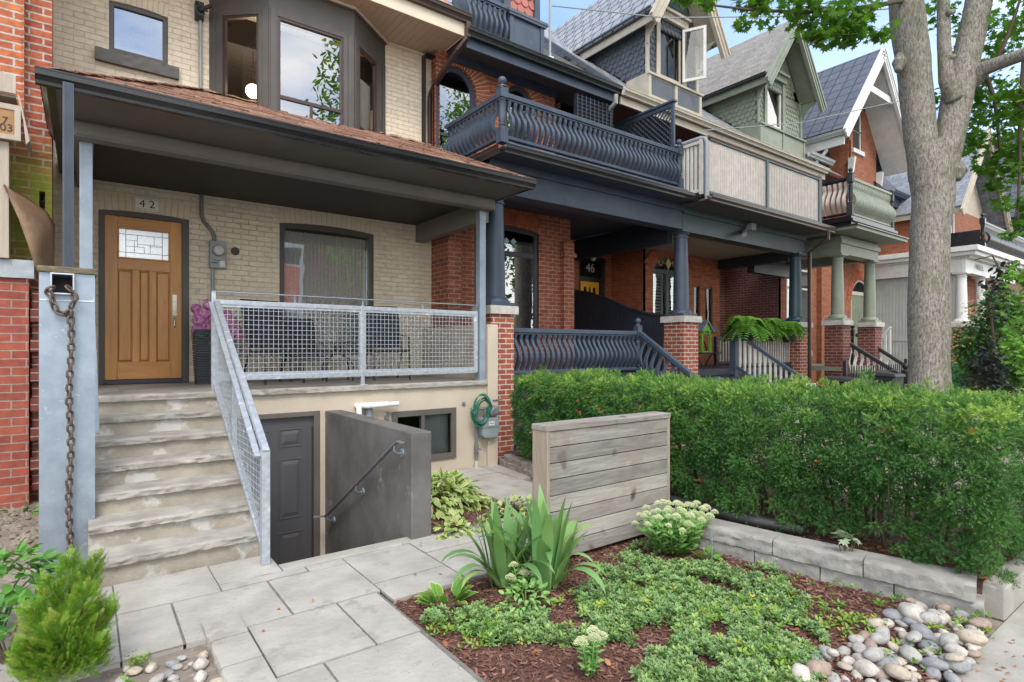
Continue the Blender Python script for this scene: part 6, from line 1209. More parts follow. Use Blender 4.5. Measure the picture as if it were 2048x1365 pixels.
db = thing('door_bell', 'tiny oval door bell on the cream wall right of the door', 'door bell', at(394, 583, Y=W)); p = db.location; b = MB(); b.tube([p, p + Vector((0, -.02, 0))], .022, 12); b.build('bell', M['beige'], db)
b2 = BW
pv = thing('pvc_vent_pipe', 'white pvc vent pipe on a grey elbow above the charcoal wall', 'pipe', at(760, 808, Y=BW)); b = MB(); A = at(729, 812, Y=BW - .09); B2 = at(797, 807, Y=BW - .09); b.tube([A + Vector((0, .1, -.005)), A + Vector((0, .02, 0)), A + Vector((.03, 0, 0)), A + Vector((.30, 0, 0)), A + Vector((.30, 0, 0)), A + Vector((.44, 0, 0))], [.034, .038, .038, .036, .03, .03], 14); b.build('pipe', M['pvc'], pv, smooth=True); b = MB(); b.tube([A + Vector((.08, .06, -.02)), A + Vector((.08, .06, -.2))], .045, 12); b.build('grey_pipe', M['gasmeter'], pv, smooth=True)
pe = thing('pvc_elbow', 'short white pvc elbow poking from the tan wall left of the vent pipe', 'pipe', at(712, 815, Y=BW)); b = MB(); A = at(713, 812, Y=BW); b.tube([A, A + Vector((0, -.05, 0)), A + Vector((0, -.075, -.02)), A + Vector((0, -.08, -.10))], .034, 14); b.build('elbow', M['pvc'], pe, smooth=True)
ca = thing('cable_bundle', 'thin grey cables in a loop beside the basement window', 'cable', at(776, 840, Y=BW)); b = MB()
for k in range(3): b.tube([at(772 + 3 * k + 3 * math.sin(t), 824 + 2.6 * t, Y=BW - .02 - .01 * k) for t in range(9)], .006, 6)
b.build('loops', M['pipe'], ca, smooth=True)
gm = thing('gas_meter', 'grey gas meter with round regulator on the tan stucco wall by the corner', 'gas meter', at(980, 850, Y=BW)); Yg = BW - .14
x0, x1, z0, z1 = ax(965, Yg), ax(998, Yg), az(980, 876, Yg), az(980, 836, Yg); zm = (z0 + z1) / 2 + .01; b = MB()
b.prism([(x0, Yg, zm + .002), (x1, Yg, zm + .002), (x1 - .005, Yg, z1 - .02), (x1 - .03, Yg, z1), (x0 + .03, Yg, z1), (x0 + .005, Yg, z1 - .02)], (0, .12, 0)); b.prism([(x0, Yg, zm - .006), (x1, Yg, zm - .006), (x1 - .006, Yg, z0 + .04), (x1 - .05, Yg, z0), (x0 + .05, Yg, z0), (x0 + .006, Yg, z0 + .04)], (0, .12, 0)); b.box(x0 - .008, x1 + .008, Yg - .008, Yg + .128, zm - .006, zm + .002); b.build('body', M['gasmeter'], gm, bevel=.008)
b = MB(); b.box((x0 + x1) / 2 - .03, (x0 + x1) / 2 + .06, Yg - .006, Yg, zm + .02, zm + .075); b.build('index_plate', M['white'], gm); b = MB()
for k in range(4): b.box((x0 + x1) / 2 - .02 + k * .019, (x0 + x1) / 2 - .01 + k * .019, Yg - .008, Yg - .006, zm + .042, zm + .058)
b.build('index_digits', M['ink'], gm)
c = at(986, 822, Y=Yg + .03); b = MB(); b.tube([c + Vector((0, -.06, 0)), c + Vector((0, -.045, 0)), c + Vector((0, -.04, 0)), c + Vector((0, .01, 0)), c + Vector((0, .015, 0)), c + Vector((0, .06, 0))], [.045, .06, .078, .078, .06, .05], 20); b.tube([c + Vector((0, 0, -.05)), Vector((c.x, c.y, z1 - .005))], .025, 10); b.build('regulator', M['pipe'], gm, smooth=True)
b = MB(); b.tube([at(953, 950, Y=BW - .06), at(953, 900, Y=BW - .06), at(953, 850, Y=BW - .06), at(953, 822, Y=BW - .06)], .02, 10); b.tube([at(942, 819, Y=BW - .07), at(986, 817, Y=BW - .09)], .02, 10); b.tube([at(970, 818, Y=BW - .09), at(970, 840, Y=Yg + .05)], .018, 10)
for v in (892, 898, 905): q = at(953, v, Y=BW - .06); b.tube([q + Vector((0, 0, -.015)), q + Vector((0, 0, .015))], .032, 8)
q = at(953, 899, Y=BW - .06); b.tube([q, q + Vector((.06, -.03, 0))], .012, 6); b.tube([at(986, 801, Y=BW - .06), at(1003, 799, Y=BW - .06)], .012, 8); b.build('gas_pipe', M['pipe'], gm, smooth=True)
b = MB(); b.tube([at(953, 952, Y=BW - .06), at(953, 922, Y=BW - .06)], .026, 10); b.build('pipe_sleeve', M['offwhite'], gm, smooth=True)
ho = thing('garden_hose', 'coiled green garden hose hung over the gas pipe', 'hose', at(965, 820, Y=BW - .12)); rd = random.Random(2)
for k in range(6):
    b = MB(); cu, cv, ru, rv = 960 + rd.uniform(-3, 3), 822 + rd.uniform(-5, 5), rd.uniform(13, 19), rd.uniform(24, 33); yy = BW - .10 - .014 * k; b.tube([at(cu + ru * math.cos(a) + (6 if math.sin(a) > 0 else 0), cv - rv * math.sin(a), Y=yy - .01 * math.sin(2 * a)) for a in [2 * math.pi * j / 28 for j in range(28)]], .0105, 8, closed=True); b.build('hose_coil', M['hose' if k % 3 else 'hose2'], ho, smooth=True)
tp = thing('wall_tap', 'small round grey tap plate on the tan wall left of the hose', 'tap', at(927, 808, Y=BW)); p = tp.location; b = MB(); b.tube([p, p + Vector((0, -.012, 0))], .028, 14); b.tube([p, p + Vector((0, -.04, 0))], .012, 10); b.build('plate', M['pipe'], tp, smooth=True)
# ---- porch furniture
pl = thing('tall_planter', 'tall dark woven planter of purple hydrangeas beside the front door', 'planter', (ax(408, 8.15), 8.15, FZ)); p = pl.location; b = MB()
for k in range(22): z = k * .0315; w_ = .095 + .035 * k / 22; b.box(p.x - w_, p.x + w_, p.y - w_, p.y + w_, p.z + z, p.z + z + .026)
b.box(p.x - .085, p.x + .085, p.y - .085, p.y + .085, p.z, p.z + .69); b.build('pot', mat('dark woven planter', (.03, .035, .045), (.02, .023, .03), .5, 30), pl, bevel=.004)
FL = ([(0, 0, 0)] + [(math.cos(a) * r, math.sin(a) * r, .25 * (r > .5)) for a, r in [(k * math.pi / 4, 1 if k % 2 == 0 else .45) for k in range(8)]], [(0, 1 + k, 1 + (k + 1) % 8) for k in range(8)], [0] + [1] * 8)
pos = []; nn = []
for (u, v, r) in ((405, 628, .12), (440, 645, .12), (425, 672, .11), (465, 650, .11), (418, 610, .09), (398, 640, .10), (430, 640, .10), (412, 655, .10), (455, 632, .08), (446, 655, .10), (470, 660, .10), (392, 618, .07), (432, 665, .10), (478, 672, .07), (396, 662, .09), (425, 625, .10), (460, 680, .07)):
    c = at(u, v, Y=8.1); d = unit(130); d[:, 1] = -np.abs(d[:, 1]) * .9; pos.append(np.array(c)[None] + d * r * .8); nn.append(d)
pos = np.concatenate(pos); nn = np.concatenate(nn); scatter('blossoms', FL, pos, frames(np.cross(nn, unit(len(nn))), nn), RNG.uniform(.014, .024, len(pos)), M['f_purple'], pl)
k = 160; c = at(425, 668, Y=8.15); d = unit(k); pos = np.array(c)[None] + d * np.array([.17, .12, .12])[None]; scatter('leaves', BROAD, pos, frames(d + [[0, 0, -.3]], unit(k)), RNG.uniform(.06, .10, k), M['l_green'], pl)
def patio_chair(label, x, y, rz):
    t = thing('patio_chair', label, 'chair', (x, y, FZ), 'dark patio chairs behind the mesh railing', rz)
    w, d, h, bh = .52, .5, .42, 1.08; m = M['blackm']; sl = mat('dark sling fabric %s' % label[:4], (.018, .019, .024), (.024, .025, .03), .8, 20)
    for sx in (-1, 1):
        b = MB(); b.tube([(sx * w / 2, -d / 2, 0), (sx * w / 2, -d / 2 + .04, h), (sx * w / 2, -d / 2 + .06, h + .2), (sx * w / 2, d / 2 - .05, h + .22)], .013, 8); b.build('arm_frame', m, t, local=True, smooth=True)
        b = MB(); b.tube([(sx * w / 2, d / 2 + .1, 0), (sx * w / 2, d / 2 - .1, h), (sx * w / 2, d / 2 + .02, h + .3), (sx * w / 2, d / 2 + .14, bh)], .013, 8); b.build('back_leg', m, t, local=True, smooth=True)
    b = MB(); b.add([(-w / 2, -d / 2 + .02, h), (w / 2, -d / 2 + .02, h), (w / 2, 0, h - .025), (-w / 2, 0, h - .025), (w / 2, d / 2 - .08, h), (-w / 2, d / 2 - .08, h)], [(0, 1, 2, 3), (3, 2, 4, 5)]); o = b.build('seat', sl, t, local=True); o.modifiers.new('t', 'SOLIDIFY').thickness = .012
    b = MB(); b.add([(-w / 2, d / 2 - .1, h + .04), (w / 2, d / 2 - .1, h + .04), (w / 2, d / 2 + .02, h + .3), (-w / 2, d / 2 + .02, h + .3), (w / 2, d / 2 + .14, bh - .02), (-w / 2, d / 2 + .14, bh - .02)], [(0, 1, 2, 3), (3, 2, 4, 5)]); o = b.build('backrest', sl, t, local=True); o.modifiers.new('t', 'SOLIDIFY').thickness = .012
    
    for y_, z_ in ((d / 2 + .14, bh), (-d / 2 + .04, h)): b = MB(); b.tube([(-w / 2, y_, z_), (w / 2, y_, z_)], .013, 8); b.build('cross_bar', m, t, local=True, smooth=True)
    return t
patio_chair('high-backed dark sling chair at the left end of the porch', ax(552, 7.7), 7.75, .25); patio_chair('high-backed dark sling chair right of the low table', ax(775, 7.8), 7.8, -.15)
st = patio_chair('low-backed dark chair just left of the porch table', ax(605, 8.1), 8.05, .0); st.scale = (.9, .9, .8)
tb = thing('patio_table', 'small dark round patio table with curved wire legs on the porch', 'table', (ax(668, 7.9), 7.75, FZ)); b = MB(); p = tb.location; b.lathe((p.x, p.y, p.z + .5), [(.24, 0), (.25, .01), (.25, .025), (.24, .03)], 24); b.build('table_top', M['blackm'], tb, smooth=True)
for k in range(4):
    a = k * math.pi / 2 + .6; b = MB(); b.tube([(p.x + math.cos(a) * r, p.y + math.sin(a) * r, p.z + z) for r, z in ((.05, .48), (.08, .36), (.2, .3), (.25, .2), (.24, 0))], .011, 8); b.build('leg', M['blackm'], tb, smooth=True)
bx = thing('storage_box', 'low pale storage box against the wall behind the porch table', 'box', (ax(660, 8.4), 8.35, FZ)); p = bx.location; b = MB(); b.box(p.x - .45, p.x + .45, p.y - .15, p.y + .15, FZ + .001, FZ + .27); b.build('body', M['beige'], bx, bevel=.01); b = MB(); b.box(p.x - .47, p.x + .47, p.y - .17, p.y + .17, FZ + .273, FZ + .31); b.build('lid', M['offwhite'], bx, bevel=.006)
lp = thing('pendant_lamp', 'glowing round globe lamp seen through the left pane of the bay window', 'lamp', at(506, 183, Y=8.95)); m_, t_, bs = nt('lamp glow'); bs.inputs['Emission Color'].default_value = (1, .60, .26, 1); bs.inputs['Emission Strength'].default_value = 6; b = MB(); c = lp.location; r_ = .10; lg = bpy.data.lights.new('lamp_light', 'POINT'); lg.energy = 45; lg.color = (1, .78, .52); lg.shadow_soft_size = .125; lo = link(bpy.data.objects.new('lamp_light', lg)); lo.parent = lp; b.lathe(c, [(max(.002, r_ * math.sin(a)), -r_ * math.cos(a)) for a in [math.pi * j / 12 for j in range(13)]], 20); b.build('globe', m_, lp, smooth=2); b = MB(); b.tube([c + Vector((0, 0, r_)), (c.x, c.y, 6.4)], .006, 6); b.build('cord', M['blackp'], lp)
# ---- things on the neighbours' porches and yards
bn = thing('iron_bench', 'small black iron bench with curved legs on the grey porch by the brick pier', 'bench', (ax(1408, 8.2), 8.2, FZ2)); p = bn.location; b = MB(); b.box(p.x - .42, p.x + .42, p.y - .2, p.y + .2, p.z + .30, p.z + .33); b.build('seat', M['blackm'], bn)
for s in (-1, 1): b = MB(); b.tube([(p.x + s * .35, p.y + t * .2, p.z + .30 - .30 * abs(t) ** 1.5) for t in (-1, -.7, -.35, 0, .35, .7, 1)], .015, 8); b.build('leg', M['blackm'], bn, smooth=True)
b = MB(); b.tube([(p.x + .4 * math.cos(a), p.y + .2, p.z + .33 + .38 * math.sin(a)) for a in [math.pi * k / 12 for k in range(13)]], .016, 8); b.build('back', M['blackm'], bn, smooth=True)
bh = thing('birdhouse', 'bright green wooden birdhouse shelf with blue roof standing on the iron bench', 'birdhouse', (p.x + .0, p.y, p.z + .33)); q = bh.location; gm_ = mat('lime green paint', (.20, .50, .04), (.16, .42, .03), .5)
b = MB(); b.box(q.x - .24, q.x + .24, q.y - .12, q.y + .12, q.z + .002, q.z + .04)
for s in (-1, 1): b.box(q.x + s * .2 - .03, q.x + s * .2 + .03, q.y - .1, q.y - .04, q.z + .04, q.z + .62)
b.box(q.x - .24, q.x + .24, q.y - .1, q.y + .1, q.z + .55, q.z + .66); b.prism([(q.x - .2, q.y - .1, q.z + .66), (q.x + .2, q.y - .1, q.z + .66), (q.x, q.y - .1, q.z + .9)], (0, .2, 0)); b.build('house', gm_, bh, bevel=.004)
b = MB(); b.beam((q.x - .30, q.y, q.z + .62), (q.x, q.y, q.z + .95), .3, .03); b.beam((q.x + .30, q.y, q.z + .62), (q.x, q.y, q.z + .95), .3, .03); b.build('roof', M['gasmeter'], bh); b = MB()
for k in range(4): b.box(q.x - .10 + k * .055, q.x - .07 + k * .055, q.y - .105, q.y - .1, q.z + .57, q.z + .64)
b.build('lettering', M['ink'], bh); bh.scale = (.8, .8, .8)
def fern(label, c, r, n, pot=True, hang=.5):
    t = thing('fern', label, 'fern', c, 'hanging ferns on the white picket rail'); pos = []; D = []; NN = []; S = []
    for k in range(n):
        a = RNG.uniform(0, 6.28); up = RNG.uniform(.25, 1.0); L = r * RNG.uniform(.75, 1.1); h = np.array([math.cos(a), math.sin(a), 0]); m = 15
        for j in range(m):
            s = (j + .5) / m; p_ = np.array(c) + h * L * s * (1.0 - .25 * up) + np.array([0, 0, L * (up * 1.9 * s - (.9 + .8 * up) * hang * 2 * s * s)]); side = np.array([-h[1], h[0], 0])
            for sg in (-1, 1): pos.append(p_); D.append(side * sg + h * .5 + [0, 0, -.25]); NN.append([0, 0, 1] + h * .3); S.append(r * .50 * (1 - .7 * s) + .02)
    scatter('fronds', LEAF, np.array(pos), frames(np.array(D), np.array(NN, float)), np.array(S), M['l_fern'], t, rnd=np.repeat(RNG.random(n), 30))
    if pot: b = MB(); b.lathe(Vector(c) + Vector((0, 0, -.26)), [(.10, 0), (.12, .02), (.15, .22), (.16, .24)], 16); b.build('hanging_pot', M['blackp'], t, smooth=True)
fern('large bright green fern beside the navy newel post of the picket rail', at(1494, 658, Y=6.8), .56, 60, True); fern('middle fern in a dark pot on the picket rail', at(1538, 660, Y=6.8), .44, 44); fern('right fern in a dark pot next to the teal column', at(1577, 663, Y=6.75), .46, 44)
wt = thing('stone_pedestal', 'pale stone pedestal with flat rounded top poking above the hedge', 'pedestal', at(1580, 760, X=8.3)); p = wt.location; b = MB(); b.lathe((p.x, p.y, 0), [(.2, .1), (.2, .9), (.24, .95), (.3, 1.05)], 20); b.box(p.x - .38, p.x + .38, p.y - .2, p.y + .2, 1.05, 1.13); b.build('stone', M['offwhite'], wt, smooth=True, bevel=.01)
ifn = thing('iron_fence', 'short black wrought iron fence with scrollwork in front of the sage porch', 'fence', (14, 5.3, 0)); b = MB(); x0, x1 = 12.4, 15.6; yf = 5.25
for z in (.35, 1.0, 1.15): b.beam((x0, yf, z), (x1, yf, z), .025, .025)
for k in range(27):
    x = x0 + .06 + k * .12; b.beam((x, yf, .1), (x, yf, 1.28), .016, .016); b.tube([(x + .06 + .03 * math.cos(a), yf, 1.075 + .03 * math.sin(a)) for a in [k2 * math.pi / 4 for k2 in range(8)]], .006, 5, closed=True)
for x in (x0, x1): b.box(x - .03, x + .03, yf - .03, yf + .03, 0, 1.4)
b.build('ironwork', M['blackm'], ifn)
def bin_(label, x, y, h, m, w=.5, rz=0):
    t = thing('wheeled_bin', label, 'bin', (x, y, .15), None, rz); b = MB(); w2 = w / 2
    b.add([(-w2 * .8, -w2 * .8, 0), (w2 * .8, -w2 * .8, 0), (w2 * .8, w2 * .8, 0), (-w2 * .8, w2 * .8, 0), (-w2, -w2, h - .08), (w2, -w2, h - .08), (w2, w2, h - .08), (-w2, w2, h - .08)], [(0, 3, 2, 1), (0, 1, 5, 4), (1, 2, 6, 5), (2, 3, 7, 6), (3, 0, 4, 7), (4, 5, 6, 7)]); b.build('body', m, t, local=True, bevel=.02)
    b = MB(); b.add([(-w2 - .03, -w2 - .04, h - .09), (w2 + .03, -w2 - .04, h - .09), (w2 + .03, w2 + .06, h - .06), (-w2 - .03, w2 + .06, h - .06), (-w2, -w2, h - .03), (w2, -w2, h - .03), (w2, w2, h + .02), (-w2, w2, h + .02)], [(0, 3, 2, 1), (0, 1, 5, 4), (1, 2, 6, 5), (2, 3, 7, 6), (3, 0, 4, 7), (4, 5, 6, 7)]); b.build('lid', m, t, local=True, bevel=.02)
    b = MB(); b.tube([(-w2, w2 + .1, h - .05), (w2, w2 + .1, h - .05)], .018, 8); b.build('handle', m, t, local=True)
bin_('black wheeled bin behind the hedge below the black iron fence', 11.4, 4.75, .95, M['blackp'], .55); bin_('black wheeled bin just left of the maple trunk', 12.9, 4.7, 1.02, M['blackp'], .5); bin_('dark green wheeled bin right of the maple trunk', 17.3, 4.75, 1.1, mat('green bin plastic', (.02, .11, .045), (.015, .09, .035), .4, 4), .6)
# overhead wires
def wire(label, P, r=.012, sag=0):
    t = thing('overhead_wire', label, 'wire', P[0], 'overhead service wires'); b = MB(); Q = []
    for i in range(len(P) - 1):
        for k in range(10): s = k / 10; p_ = Vector(P[i]).lerp(Vector(P[i + 1]), s); p_.z -= sag * 4 * s * (1 - s); Q.append(p_)
    Q.append(Vector(P[-1])); b.tube(Q, r, 6); b.build('cable', M['greybox'], t, smooth=True)
wire('thin grey service wire crossing in front of the grey and green dormers', [at(1104, 12, Y=7.9), at(1330, 36, Y=7.2), at(1600, 33, Y=6.2), at(1850, 12, Y=4.0)], .012); wire('dark lower wire crossing the sage dormer and the big metal roof', [at(1400, 262, Y=6.4), at(1600, 246, Y=6.0), at(1800, 202, Y=5.0), at(1900, 170, Y=4)], .009)
# ---------------------------------------------------------------- across the street, seen in the window panes
ob = thing('office_block', 'white and red panelled building across the street mirrored in the windows', 'building', (7.5, -16, 0)); b = MB(); b.box(5.0, 10.0, -22, -16, -.12, 10.2); b.build('wall', mat('white facade', (.85, .86, .86), (.78, .8, .8), .5, 3), ob); b = MB()
for k in range(3):
    for j in range(3): b.box(5.2 + k * 1.6, 6.6 + k * 1.6, -15.999, -15.96, .9 + j * 3.4, 2.9 + j * 3.4)
b.build('red_panels', mat('red facade panel', (.85, .14, .09), (.78, .12, .08), .4), ob); b = MB()
for k in range(3):
    for j in range(3): b.box(5.2 + k * 1.6, 6.6 + k * 1.6, -15.999, -15.95, 3.0 + j * 3.4, 3.9 + j * 3.4)
b.build('window_band', M['navyd'], ob)
ob2 = thing('brick_block', 'dark brick building across the street mirrored behind the lace curtain', 'building', (15, -18, 0)); b = MB(); b.box(10.6, 19, -22, -17, -.12, 8.2); b.build('wall', M['brick_dark'], ob2)
# ---------------------------------------------------------------- the yew hedge
hd = thing('yew_hedge', 'long clipped dark green yew hedge behind the low stone wall', 'hedge', (4.9, 3.6, .2))
def hedge_points(n):
    P, Nn = [], []
    Y0, Y1, X0, X1, Z0, Z1 = 1.0, 6.12, 4.50, 5.75, .30, 1.27
    def bul(y, z): return .17 * mnoise.noise(Vector((y * 1.3, z * 1.6, 1))) + .13 * mnoise.noise(Vector((y * 4.5, z * 4.5, 5))) + .07 * mnoise.noise(Vector((y * 12, z * 12, 2)))
    while len(P) < n:
        t = random.random(); y = random.uniform(Y0, Y1)
        xb = 4.49 - .02 * (y - 3) if y < 4.4 else 4.46 + .13 * (y - 4.4)
        zl = .25 + .22 * mnoise.noise(Vector((y * 1.8, 0, 9)))
        if t < .60:
            z = random.uniform(zl, Z1); under = -max(0, .55 - z) * .25 * (y < 3.4); d = abs(random.gauss(0, .06)); x = xb - bul(y, z) + under + d - .12 * math.sin(math.pi * (z - .3) / 1.0) * .6; nn = Vector((-1, random.gauss(0, .35), random.gauss(.25, .35)))
        elif t < .93:
            x = random.uniform(xb - .02, X1); d = abs(random.gauss(0, .05)); z = Z1 - .02 + .09 * mnoise.noise(Vector((x * 2.5, y * 1.8, 7))) + .07 * mnoise.noise(Vector((x * 7, y * 6, 7))) - d + (random.uniform(0, .09) if random.random() < .14 else 0); nn = Vector((random.gauss(-.1, .35), random.gauss(0, .35), 1.0))
        else:
            z = random.uniform(zl, Z1); x = random.uniform(xb, X1); y = Y0 + .06 * mnoise.noise(Vector((x * 4, z * 4, 3))) + abs(random.gauss(0, .06)); nn = Vector((random.gauss(0, .4), -1, random.gauss(.2, .3)))
        if x < xb + .12 and z > Z1 - .12 and random.random() < .35: continue
        if mnoise.noise(Vector((y * 3.4, z * 4.2, x * 3.4 + 4))) < -.36 and random.random() < .85: continue
        P.append((x, y, z)); Nn.append(nn)
    return np.array(P), np.array([tuple(v) for v in Nn])
CP, CN = hedge_points(2900); CN = CN / np.linalg.norm(CN, axis=1, keepdims=True); m_ = 17           # leafy shoots grouped on branch ends
rad = np.repeat(RNG.uniform(.035, .075, len(CP)), m_); dirs = unit(len(CP) * m_); NR = np.repeat(CN, m_, 0); dirs = dirs + NR * .75; dirs /= np.linalg.norm(dirs, axis=1, keepdims=True)
P = np.repeat(CP, m_, 0) + dirs * rad[:, None] * RNG.uniform(.25, 1, len(rad))[:, None]; d = dirs + NR * .3 + unit(len(P)) * .25
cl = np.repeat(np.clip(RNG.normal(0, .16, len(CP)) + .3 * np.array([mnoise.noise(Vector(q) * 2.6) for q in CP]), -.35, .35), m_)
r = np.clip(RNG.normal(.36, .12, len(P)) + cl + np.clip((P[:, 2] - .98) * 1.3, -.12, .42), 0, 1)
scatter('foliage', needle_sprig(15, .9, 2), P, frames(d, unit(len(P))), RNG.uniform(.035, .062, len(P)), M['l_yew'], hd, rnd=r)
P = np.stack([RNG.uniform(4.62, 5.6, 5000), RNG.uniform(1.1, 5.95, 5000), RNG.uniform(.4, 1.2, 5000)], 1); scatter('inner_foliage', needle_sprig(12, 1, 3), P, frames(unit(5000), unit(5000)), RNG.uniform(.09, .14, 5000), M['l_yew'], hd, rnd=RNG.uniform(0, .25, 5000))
b = MB()
for k in range(29):
    y = 1.25 + k * .157; x = 4.95 + random.uniform(-.2, .12); b.tube([(x, y, .1), (x - .05, y + .03, .4), (x - .2 + random.uniform(-.1, .1), y + random.uniform(-.1, .1), .75), (x - .3, y + random.uniform(-.15, .15), 1.1)], [.022, .018, .012, .006], 6); b.tube([(x, y, .25), (x - .25, y - .1, .5), (x - .4, y - .15, .75)], [.012, .009, .004], 5)
b.build('branches', M['twig'], hd)
k = 26; P2_ = P[:k].copy(); P2_[:, 0] = 4.40; P2_[:, 2] = RNG.uniform(.4, 1.25, k); scatter('dead_sprigs', SPRIG, P2_, frames(unit(k) + [[-1, 0, 0]], unit(k)), np.full(k, .06), M['l_dry'], hd)
# ---------------------------------------------------------------- mulch chips, litter, ground covers
CH = ([(-.5, -.16, 0), (.5, -.12, 0), (.46, .14, 0), (-.5, .12, 0), (-.4, -.1, .1), (.4, -.08, .12), (.38, .1, .1), (-.42, .08, .12)], [(4, 5, 6, 7), (0, 1, 5, 4), (1, 2, 6, 5), (2, 3, 7, 6), (3, 0, 4, 7)])
def chips(name, n, box, zf, sz, m, poly=None, lift=.006):
    x = RNG.uniform(box[0], box[1], n); y = RNG.uniform(box[2], box[3], n); 
    if poly: k = np.array([inpoly(*pix((a, c, 0)), poly) for a, c in zip(x, y)]); x, y = x[k], y[k]; n = len(x)
    if name == 'hedge_litter': k = np.array([a > wallx(c) + .2 for a, c in zip(x, y)]); x, y = x[k], y[k]; n = len(x)
    z = np.array([zf(a, c) for a, c in zip(x, y)]) + RNG.uniform(0, lift * 2, n); d = np.stack([np.cos(q := RNG.uniform(0, 6.28, n)), np.sin(q), RNG.normal(0, .25, n)], 1); nn = np.stack([RNG.normal(0, .35, n), RNG.normal(0, .35, n), np.ones(n)], 1)
    s = RNG.uniform(sz[0], sz[1], n); sc3 = np.stack([s, s * RNG.uniform(.6, 1.3, n), s * .8], 1); return tag(scatter(name, CH, np.stack([x, y, z], 1), frames(d, nn), sc3, m), kind='stuff')
chips('mulch_chips', 16000, (1.60, 4.25, 1.0, 3.44), bedz, (.018, .05), M['chipm']); chips('mulch_chips', 2500, (2.46, 3.6, 4.52, 6.6), bed2, (.02, .05), M['chipm']); chips('hedge_litter', 3500, (4.2, 4.9, 1.1, 6.5), hbz, (.02, .05), M['chipm'])
def litter(name, n, box, zf, s, m, poly=None, tm=BROAD):
    x = RNG.uniform(box[0], box[1], n); y = RNG.uniform(box[2], box[3], n)
    z = np.array([zf(a, c) for a, c in zip(x, y)]) + .012; nn = np.stack([RNG.normal(0, .5, n), RNG.normal(0, .5, n), np.ones(n)], 1); return tag(scatter(name, tm, np.stack([x, y, z], 1), frames(np.cross(nn, unit(n)), nn), RNG.uniform(s[0], s[1], n), m), kind='stuff')
litter('dry_leaves', 110, (1.62, 3.9, .87, 3.4), bedz, (.02, .055), M['l_dry']); litter('dry_leaves', 260, (4.5, 4.8, 1.1, 5), hbz, (.02, .05), M['l_dry']); litter('dry_leaves', 60, (3.3, 4.4, .55, 1.05), lambda x, y: -.035, (.015, .04), M['l_dry']); litter('dry_leaves', 12, (.2, 3, 3.5, 4.4), lambda x, y: -.006, (.02, .04), M['l_dry'])
chips('path_grit', 700, (-.3, 2.3, 2.3, 4.8), lambda x, y: -.002, (.003, .009), M['chipm'], lift=.0015)
x = RNG.uniform(-2, -.3, 2500); y = RNG.uniform(3.2, 6.95, 2500); pz = np.array([sidez(a, c) for a, c in zip(x, y)])
tag(scatter('soil_crumbs', ([(-.5, -.4, 0), (.5, -.3, 0), (.3, .5, 0), (-.4, .4, 0), (0, 0, .5)], [(0, 1, 4), (1, 2, 4), (2, 3, 4), (3, 0, 4)]), np.stack([x, y, pz], 1), frames(unit(2500) * [[1, 1, .2]], np.tile([[0, 0, 1.]], (2500, 1))), RNG.uniform(.01, .06, 2500), M['soil']), kind='stuff')
def rosette(n=8, seed=1, spread=.9):
    r = random.Random(seed); V, Fs, E = [], [], []
    for i in range(n):
        a = i * 2.4; el = .15 + .9 * i / n; base = len(V); L = r.uniform(.75, 1.05) * (1.1 - .3 * i / n); ca, sa, ce, se = math.cos(a), math.sin(a), math.cos(el), math.sin(el)
        for (x, y, z), e in zip(LEAF[0], LEAF[2]): X = .1 + x * L * ce - z * se; Z = x * L * se + z * ce + .3 * i / n; Y = y * L * 1.25; V.append((X * ca - Y * sa, X * sa + Y * ca, Z)); E.append(e)
        Fs += [tuple(k + base for k in f) for f in LEAF[1]]
    return (V, Fs, E)
ROS = rosette()
def cover(name, blobs, m, tmpl=ROS, s=(.03, .05), h=(.02, .09), zf=bedz, stuff=True, tilt=.35):
    pos = []; r_ = []
    for (u, v, ru, rv, n) in blobs:
        for _ in range(int(n * (1.9 if name == 'ground_cover' else 1))):
            a = random.uniform(0, 6.28); q = math.sqrt(random.random()); g = at(u + ru * q * math.cos(a), v + rv * q * math.sin(a), Z=0.04)
            if mnoise.noise(Vector((g.x * 4.5, g.y * 4.5, 1))) < (-.24 if name == 'ground_cover' else -.4): continue
            pos.append((g.x, g.y, zf(g.x, g.y) + random.uniform(*h) * (1 - .4 * q)))
    pos = np.array(pos); n = len(pos); nn = np.stack([RNG.normal(0, tilt, n), RNG.normal(0, tilt, n), np.ones(n)], 1); d = np.cross(nn, unit(n)); o = scatter(name, tmpl, pos, frames(d, nn), RNG.uniform(s[0], s[1], n), m)
    return tag(o, kind='stuff') if stuff else o
cover('ground_cover', [(1330, 1160, 150, 42, 420), (1460, 1165, 120, 42, 380), (1560, 1200, 60, 40, 150), (1380, 1235, 190, 50, 620), (1540, 1275, 110, 50, 380), (1240, 1190, 90, 40, 220), (1150, 1250, 110, 30, 200), (1420, 1310, 130, 45, 420), (1570, 1335, 80, 40, 220), (1330, 1345, 60, 30, 110), (1250, 1130, 60, 25, 80), (1290, 1100, 40, 20, 50),
      (1060, 1240, 70, 28, 130), (960, 1230, 60, 26, 110), (1000, 1260, 40, 16, 50), (870, 1225, 25, 14, 24), (1180, 1320, 20, 20, 20), (1480, 1350, 60, 30, 90), (1370, 1190, 120, 30, 200)], M['l_var'], s=(.020, .040), h=(.010, .085))
cover('seedlings', [(1540, 1190, 60, 30, 40), (1640, 1215, 50, 40, 34), (1780, 1195, 60, 20, 34), (1720, 1250, 50, 26, 34), (1880, 1230, 60, 26, 26), (1560, 1275, 60, 30, 26), (1660, 1165, 90, 20, 16), (1330, 1190, 120, 50, 40), (980, 1265, 80, 24, 40), (885, 1250, 30, 12, 14), (1360, 1090, 70, 14, 20), (1830, 1290, 70, 40, 16), (1960, 1240, 20, 20, 14)], M['l_weed'], tmpl=rosette(5, 4), s=(.025, .05), h=(.01, .06))
